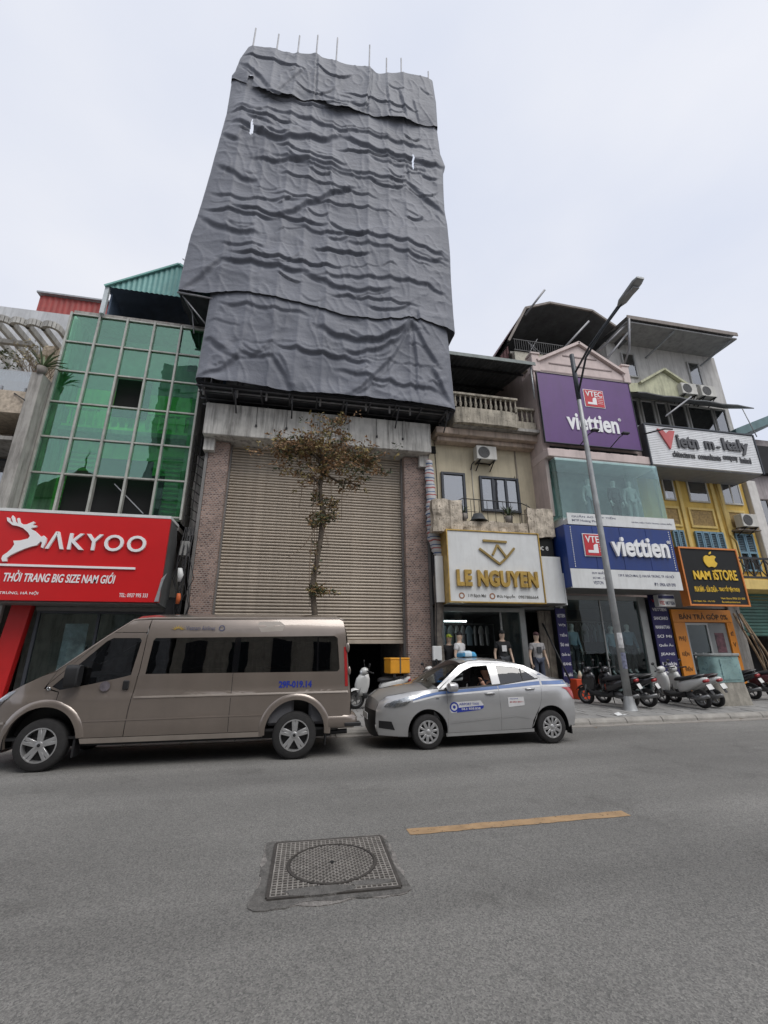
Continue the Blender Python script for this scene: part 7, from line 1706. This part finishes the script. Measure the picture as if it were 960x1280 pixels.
# ------------------------------------------------------------------ air conditioners
def ac(label, x, y, z, w=.82, h=.56, side=True):
    t = thing('air_conditioner', label, 'air conditioner', (x, y, z), 0, 'outdoor air conditioner units')
    m = mat('ac_white', (.56, .55, .51), .55, var=.1, streak=.35, scol=(.2, .18, .14))
    MB().box(-w/2, w/2, -.17, .17, 0, h).build('casing', m, t, local=True, bevel=.015)
    g = MB().lathe([(.22, -.182), (.235, -.176), (.235, -.17)], 28, (-w*.14, 0, h/2)).build('fan_ring', blackp, t, local=True)
    f = MB().lathe([(.001, -.173), (.22, -.1735)], 28, (-w*.14, 0, h/2)); f.build('fan_opening', mat('fan_dark', (.05, .05, .05), .7), t, local=True)
    gr = MB()
    for k in range(5): rr = .04+k*.043; gr.lathe([(rr, -.178), (rr+.006, -.178)], 24, (-w*.14, 0, h/2))
    gr.build('grille', mat('grille_grey', (.25, .25, .25), .5), t, local=True)
    b = MB().beam((-w*.35, .3, -.03), (-w*.35, -.2, -.03), .04).beam((w*.35, .3, -.03), (w*.35, -.2, -.03), .04).beam((-w*.35, .3, -.3), (-w*.35, -.15, -.04), .03).beam((w*.35, .3, -.3), (w*.35, -.15, -.04), .03).beam((-w*.37, .2, -.031), (w*.37, .2, -.031), .036)
    b.build('bracket', iron, t, local=True)
    MB().tube([(-w*.45, .1, .05), (-w*.6, .2, -.1), (-w*.62, .28, -.3)], .02, 6).build('hose', blackp, t, True, local=True)
ac('air conditioner bracketed on the cream wall above two windows', 6.88, 14.18, 8.62)
ac('air conditioner on the tin awning, the one nearer the small cream gable', 17.05, 14.15, 12.72)
ac('air conditioner on the tin awning at its outer end', 18.1, 14.15, 12.72)
ac('air conditioner on the yellow wall above blue shutters', 18.4, 14.15, 6.55, .78, .55)

# ------------------------------------------------------------------ plants and tree
def leaf_quads(b, c, n, rx, ry, rz, size, rn, shell=False, droop=0.):
    for _ in range(n):
        while True:
            p = Vector((rn.uniform(-1, 1), rn.uniform(-1, 1), rn.uniform(-1, 1)))
            if p.length <= 1: break
        p = Vector((c[0]+p.x*rx, c[1]+p.y*ry, c[2]+p.z*rz)); s = size*rn.uniform(.6, 1.3)
        d = Vector((rn.gauss(0, 1), rn.gauss(0, 1), rn.gauss(0, .6)-droop)).normalized(); u = d.cross(Vector((rn.gauss(0, 1), rn.gauss(0, 1), rn.gauss(0, 1)))).normalized()
        b.add([p, p+d*s*.5+u*s*.22, p+d*s, p+d*s*.5-u*s*.22], [(0, 1, 2, 3)])
def tree():
    rn = random.Random(21)
    t = thing('street_tree', 'thin street tree with a flat browning crown before the roller shutter', 'tree', (.42, 11.2, .16))
    bark = mat('tree_bark', (.10, .08, .06), .95, var=.35, scale=8, bump=.8, bscale=20); twig = mat('twig_bark', (.16, .115, .08), .95, var=.3)
    MB().tube([(.42, 11.2, .1), (.46, 11.2, 1.4), (.52, 11.18, 2.6), (.42, 11.2, 3.2), (.50, 11.2, 3.8), (.58, 11.2, 4.4), (.64, 11.2, 5.1), (.56, 11.2, 5.6), (.52, 11.2, 5.95), (.57, 11.2, 6.35)], [.10, .08, .075, .075, .06, .065, .085, .055, .05, .045], 12).build('trunk', bark, t, True)
    limbs = [[(.56, 11.2, 6.3), (.45, 11.15, 6.75), (.15, 11.1, 7.0), (-.25, 11.05, 6.95), (-.7, 11.0, 6.75)], [(.57, 11.2, 6.3), (.75, 11.2, 6.7), (1.1, 11.2, 6.95), (1.6, 11.1, 6.85), (1.95, 11.1, 6.7)], [(.57, 11.2, 6.3), (.62, 11.25, 6.9), (.75, 11.2, 7.5), (.85, 11.2, 8.1)],
             [(.55, 11.2, 6.0), (.3, 11.1, 6.2), (-.05, 11.05, 6.2)], [(.6, 11.25, 6.7), (.3, 11.5, 7.2), (-.1, 11.7, 7.4), (-.3, 11.7, 7.45)], [(.65, 11.2, 6.7), (1.0, 11.5, 7.3), (1.3, 11.6, 7.5)], [(.6, 11.2, 6.4), (.9, 10.9, 6.5), (1.4, 10.7, 6.35)], [(.6, 11.1, 6.6), (.4, 10.7, 7.0), (.0, 10.5, 7.1)], [(.62, 11.2, 6.35), (1.0, 11.3, 6.2), (1.55, 11.3, 6.15)]]
    lb = []
    for L_ in limbs:
        n = len(L_); MB().tube(L_, [.045-.033*i/(n-1) for i in range(n)], 8).build('branch', bark, t, True); lb.append(L_)
    tw = MB(); ends = []
    for L_ in lb:
        for i in range(len(L_)-1):
            for _ in range(6+11*min(i, 3)):
                u = rn.random(); p = Vector(L_[i]).lerp(Vector(L_[i+1]), u); d = Vector((rn.gauss(0, .24), rn.gauss(0, .24), rn.gauss(.0, .09)))
                q = p+d; e = q+Vector((d.x*.6+rn.gauss(0, .08), d.y*.6+rn.gauss(0, .08), rn.gauss(0, .06)))
                tw.tube([p, q, e], [.008, .005, .003], 4, False); ends += [q, e]
    roots = [(.5, 5.0, 3.2), (.38, 5.9, 3.5), (.30, 6.2, 4.1), (.8, 6.1, 5.2), (1.1, 6.2, 5.0), (.35, 4.5, 2.75), (.05, 6.1, 5.3)]
    for x, za, zb in roots: tw.tube([(x+rn.gauss(0, .03), 11.15+rn.gauss(0, .08), za), (x+rn.gauss(0, .05), 11.12, (za+zb)/2), (x+rn.gauss(0, .08), 11.1, zb)], [.012, .009, .005], 5)
    tw.tube([(.5, 11.1, 4.9), (.2, 11.0, 4.3), (-.1, 10.95, 4.0), (-.25, 10.9, 3.9)], [.014, .01, .007, .004], 5); tw.tube([(.6, 11.1, 4.9), (.72, 11.0, 4.5), (.8, 11.0, 4.25)], [.012, .008, .004], 5)
    tag(tw.build('twigs', twig, t, True), kind='stuff')
    cr = MB(); gr = MB(); yl = MB()
    for e in ends:
        tgt = cr if rn.random() < .55 else (yl if rn.random() < .6 else gr)
        if rn.random() < .85: leaf_quads(tgt, e, 8, .12, .12, .06, .105, rn)
    for c, n, r_ in (((.5, 11.15, 5.0), 200, (.28, .22, .22)), ((.78, 11.2, 5.45), 120, (.3, .2, .25)), ((.85, 11.2, 5.1), 60, (.25, .15, .12)), ((.45, 11.2, 5.6), 60, (.16, .15, .2)), ((.55, 11.1, 3.15), 130, (.22, .2, .16)), ((.85, 11.1, 3.1), 40, (.28, .12, .08)), ((.5, 11.2, 4.2), 40, (.12, .1, .3)), ((.45, 11.2, 3.7), 30, (.1, .1, .3)), ((.9, 11.2, 8.0), 30, (.15, .1, .1))):
        leaf_quads(gr, c, int(n*.55), *r_, .11, rn); leaf_quads(yl, c, int(n*.5), *r_, .11, rn); leaf_quads(cr, c, int(n*.35), *r_, .11, rn)
    tag(cr.build('brown_leaves', mat('leaf_brown', (.22, .125, .055), .7, var=.4, scale=6), t), kind='stuff'); tag(yl.build('olive_leaves', mat('leaf_olive', (.22, .17, .06), .7, var=.35, scale=6), t), kind='stuff')
    tag(gr.build('green_leaves', mat('leaf_green', (.045, .06, .025), .65, var=.35, scale=6), t), kind='stuff')
tree()
def spiky(label, loc, n, L, rn, col, pot=True, name='spiky_plant'):
    t = thing(name, label, 'plant', loc); b = MB()
    for i in range(n):
        a = rn.uniform(0, 6.28); el = rn.uniform(.3, 1.2); d = Vector((math.cos(a)*math.cos(el), math.sin(a)*math.cos(el), math.sin(el))); s = d.cross(Vector((0, 0, 1))).normalized()*.045*L
        p1 = d*L*.5+Vector((0, 0, .05)); p2 = d*L-Vector((0, 0, .25*L*(1-el/1.3)))
        b.add([s*.6, -s*.6, p1-s, p1+s, p2], [(0, 1, 2, 3), (3, 2, 4)])
    b.build('leaves', mat(col[0], col[1], .6, var=.3), t, local=True)
    if pot: MB().lathe([(.001, -.25), (.11, -.25), (.15, 0), (.13, 0), (.12, -.05), (.001, -.05)], 16, axis='z').build('pot', mat('pot_grey', (.2, .18, .16), .8), t, True, local=True)
rn = random.Random(8)
spiky('spiky green plant spilling over the top of the concrete pillar', (-8.42, 13.95, 10.52), 26, .8, rn, ('agave_green', (.10, .14, .06)))
spiky('small leafy pot plant on the crumbling balcony, under the single window', (5.55, 13.52, 6.2), 18, .4, rn, ('pot_green', (.05, .08, .03)))
spiky('leafy pot plant on the crumbling balcony, under the triple window', (7.25, 13.52, 6.2), 22, .55, rn, ('pot_green', (.05, .08, .03)))
def dry_bush():
    rn = random.Random(31); t = thing('dry_bush', 'pale dried bush on the ledge under the pergola', 'plant', (-9.4, 15.0, 10.9))
    b = MB(); st = MB()
    for i in range(40):
        a = rn.uniform(0, 6.28); p = Vector((-9.4+rn.gauss(0, .35), 15.2, 10.9)); q = p+Vector((rn.gauss(0, .35), rn.gauss(0, .2), rn.uniform(.5, 1.4))); st.tube([p, (p+q)/2+Vector((rn.gauss(0, .06), 0, 0)), q], [.012, .008, .004], 4); leaf_quads(b, q, 10, .16, .14, .16, .11, rn)
    st.build('stems', mat('twig_bark', (.16, .115, .08)), t); tag(b.build('leaves', mat('leaf_dry', (.34, .30, .20), .8, var=.4, scale=7), t), kind='stuff')
    b = MB()
    for i in range(12): leaf_quads(b, (-10.2+rn.gauss(0, .3), 15.0, 11.0+rn.uniform(0, .7)), 14, .16, .14, .16, .11, rn)
    tag(b.build('green_leaves', mat('leaf_green2', (.07, .09, .035), .7, var=.35), t), kind='stuff')
dry_bush()
def basins():
    t = thing('upturned_basin', 'dark upturned basin behind the iron railing of the crumbling balcony', 'basin', (6.1, 13.52, 5.97))
    MB().lathe([(.001, .26), (.16, .26), (.28, .02), (.3, 0)], 20, axis='z').build('bowl', mat('basin_dark', (.05, .055, .06), .5), t, True, local=True)
    MB().lathe([(.3, 0), (.32, .01), (.3, .02)], 20, axis='z').build('rim', mat('basin_dark', (.05, .055, .06)), t, True, local=True)
basins()
def loose_cables():
    t = thing('cable_bundle', 'tangle of cables and old plastic hanging between red sign and brick pillar', 'cables', (-3.35, 14.0, 2.6)); rn = random.Random(5)
    for k in range(9):
        x = -3.42+.03*k; MB().tube([(x, 13.95+.02*k, 5.4), (x+rn.gauss(0, .07), 13.9, 4.6), (x+rn.gauss(0, .08), 13.9, 3.8), (x+rn.gauss(0, .1), 13.95, 3.0), (x+rn.gauss(0, .06), 14, 2.2)], .013, 6).build('cable', iron, t, True)
    MB().loft([((-3.33, 13.85, 3.35), .05, .05), ((-3.32, 13.85, 3.2), .07, .06), ((-3.34, 13.86, 3.05), .05, .04)], 10, 'z').build('orange_tag', mat('tag_orange', (.55, .12, .03), .6), t, True)
    MB().loft([((-3.4, 13.88, 4.1), .06, .05), ((-3.36, 13.86, 3.9), .09, .05), ((-3.38, 13.88, 3.7), .05, .04)], 10, 'z').build('plastic_bag', whitep, t, True)
    bx('junction_box', mat('grey_box', (.25, .25, .24), .6), t, -3.5, -3.24, 13.92, 14.1, 4.5, 4.95, .01)
loose_cables()
def leaning_poles():
    t = thing('leaning_pole', 'dark metal bar leaning on the weathered boards beside the navy banner', 'pole', (8.7, 13.9, .25))
    MB().tube([(9.05, 13.5, .25), (8.5, 14.2, 2.6)], .03, 8).build('bar', iron, t, True); MB().tube([(9.05, 13.5, .25), (9.05, 13.5, .3)], .05, 8).build('foot', blackp, t, True)
leaning_poles()

def litter():
    rn = random.Random(77); b = MB()
    for i in range(170):
        if i < 110: x, y = rn.gauss(.5, 1.6), rn.uniform(10.4, 13.2)
        else: x, y = rn.uniform(-8, 20), KY-.02-abs(rn.gauss(0, .12))
        z = pave_z(y)+.008 if y > KY+.2 else .016; a = rn.uniform(0, 6.28); s = rn.uniform(.03, .07)
        b.add([(x, y, z), (x+s*math.cos(a)-.3*s*math.sin(a), y+s*math.sin(a)+.3*s*math.cos(a), z+.006), (x+1.6*s*math.cos(a), y+1.6*s*math.sin(a), z), (x+s*math.cos(a)+.3*s*math.sin(a), y+s*math.sin(a)-.3*s*math.cos(a), z+.004)], [(0, 1, 2, 3)])
    o = b.build('fallen_leaves', mat('leaf_brown', (.15, .085, .035))); tag(o, 'dry brown leaves scattered along the pavement and gutter', 'leaves', kind='stuff')
    t = thing('paper_scrap', 'crumpled white paper lying on the kerb near the lamp post', 'litter', (8.05, 10.5, pave_z(10.5)))
    vs = [(0.0, 0.0, .0), (.16, .02, .01), (.2, .12, .03), (.08, .16, .0), (-.03, .09, .04), (.09, .08, .07)]
    MB().add(vs, [(0, 1, 5), (1, 2, 5), (2, 3, 5), (3, 4, 5), (4, 0, 5)]).build('paper', whitep, t, local=True)
    MB().add([(.2, .0, .005), (.3, .03, .006), (.28, .1, .02), (.2, .08, .006)], [(0, 1, 2, 3)]).build('torn_corner', whitep, t, local=True)
litter()
def bamboo():
    t = thing('bamboo_poles', 'brown bamboo poles and cables leaning beside the green shutter', 'poles', (17.2, 13.9, .25))
    m = mat('bamboo_brown', (.22, .16, .10), .8, var=.3, scale=6)
    for i, (x0, x1) in enumerate(((17.0, 16.3), (17.2, 16.6), (17.5, 16.7), (16.9, 16.8))): MB().tube([(x0, 13.6+.05*i, .25), ((x0+x1)/2+.05, 13.75, 1.6), (x1, 13.9+.05*i, 3.0)], .04, 8).build('pole', m, t, True)
    MB().tube([(16.4, 13.85, 3.1), (16.2, 13.6, 2.4), (16.6, 13.6, 2.2), (17.0, 13.7, 1.2)], .018, 6).build('cable', iron, t, True)
bamboo()
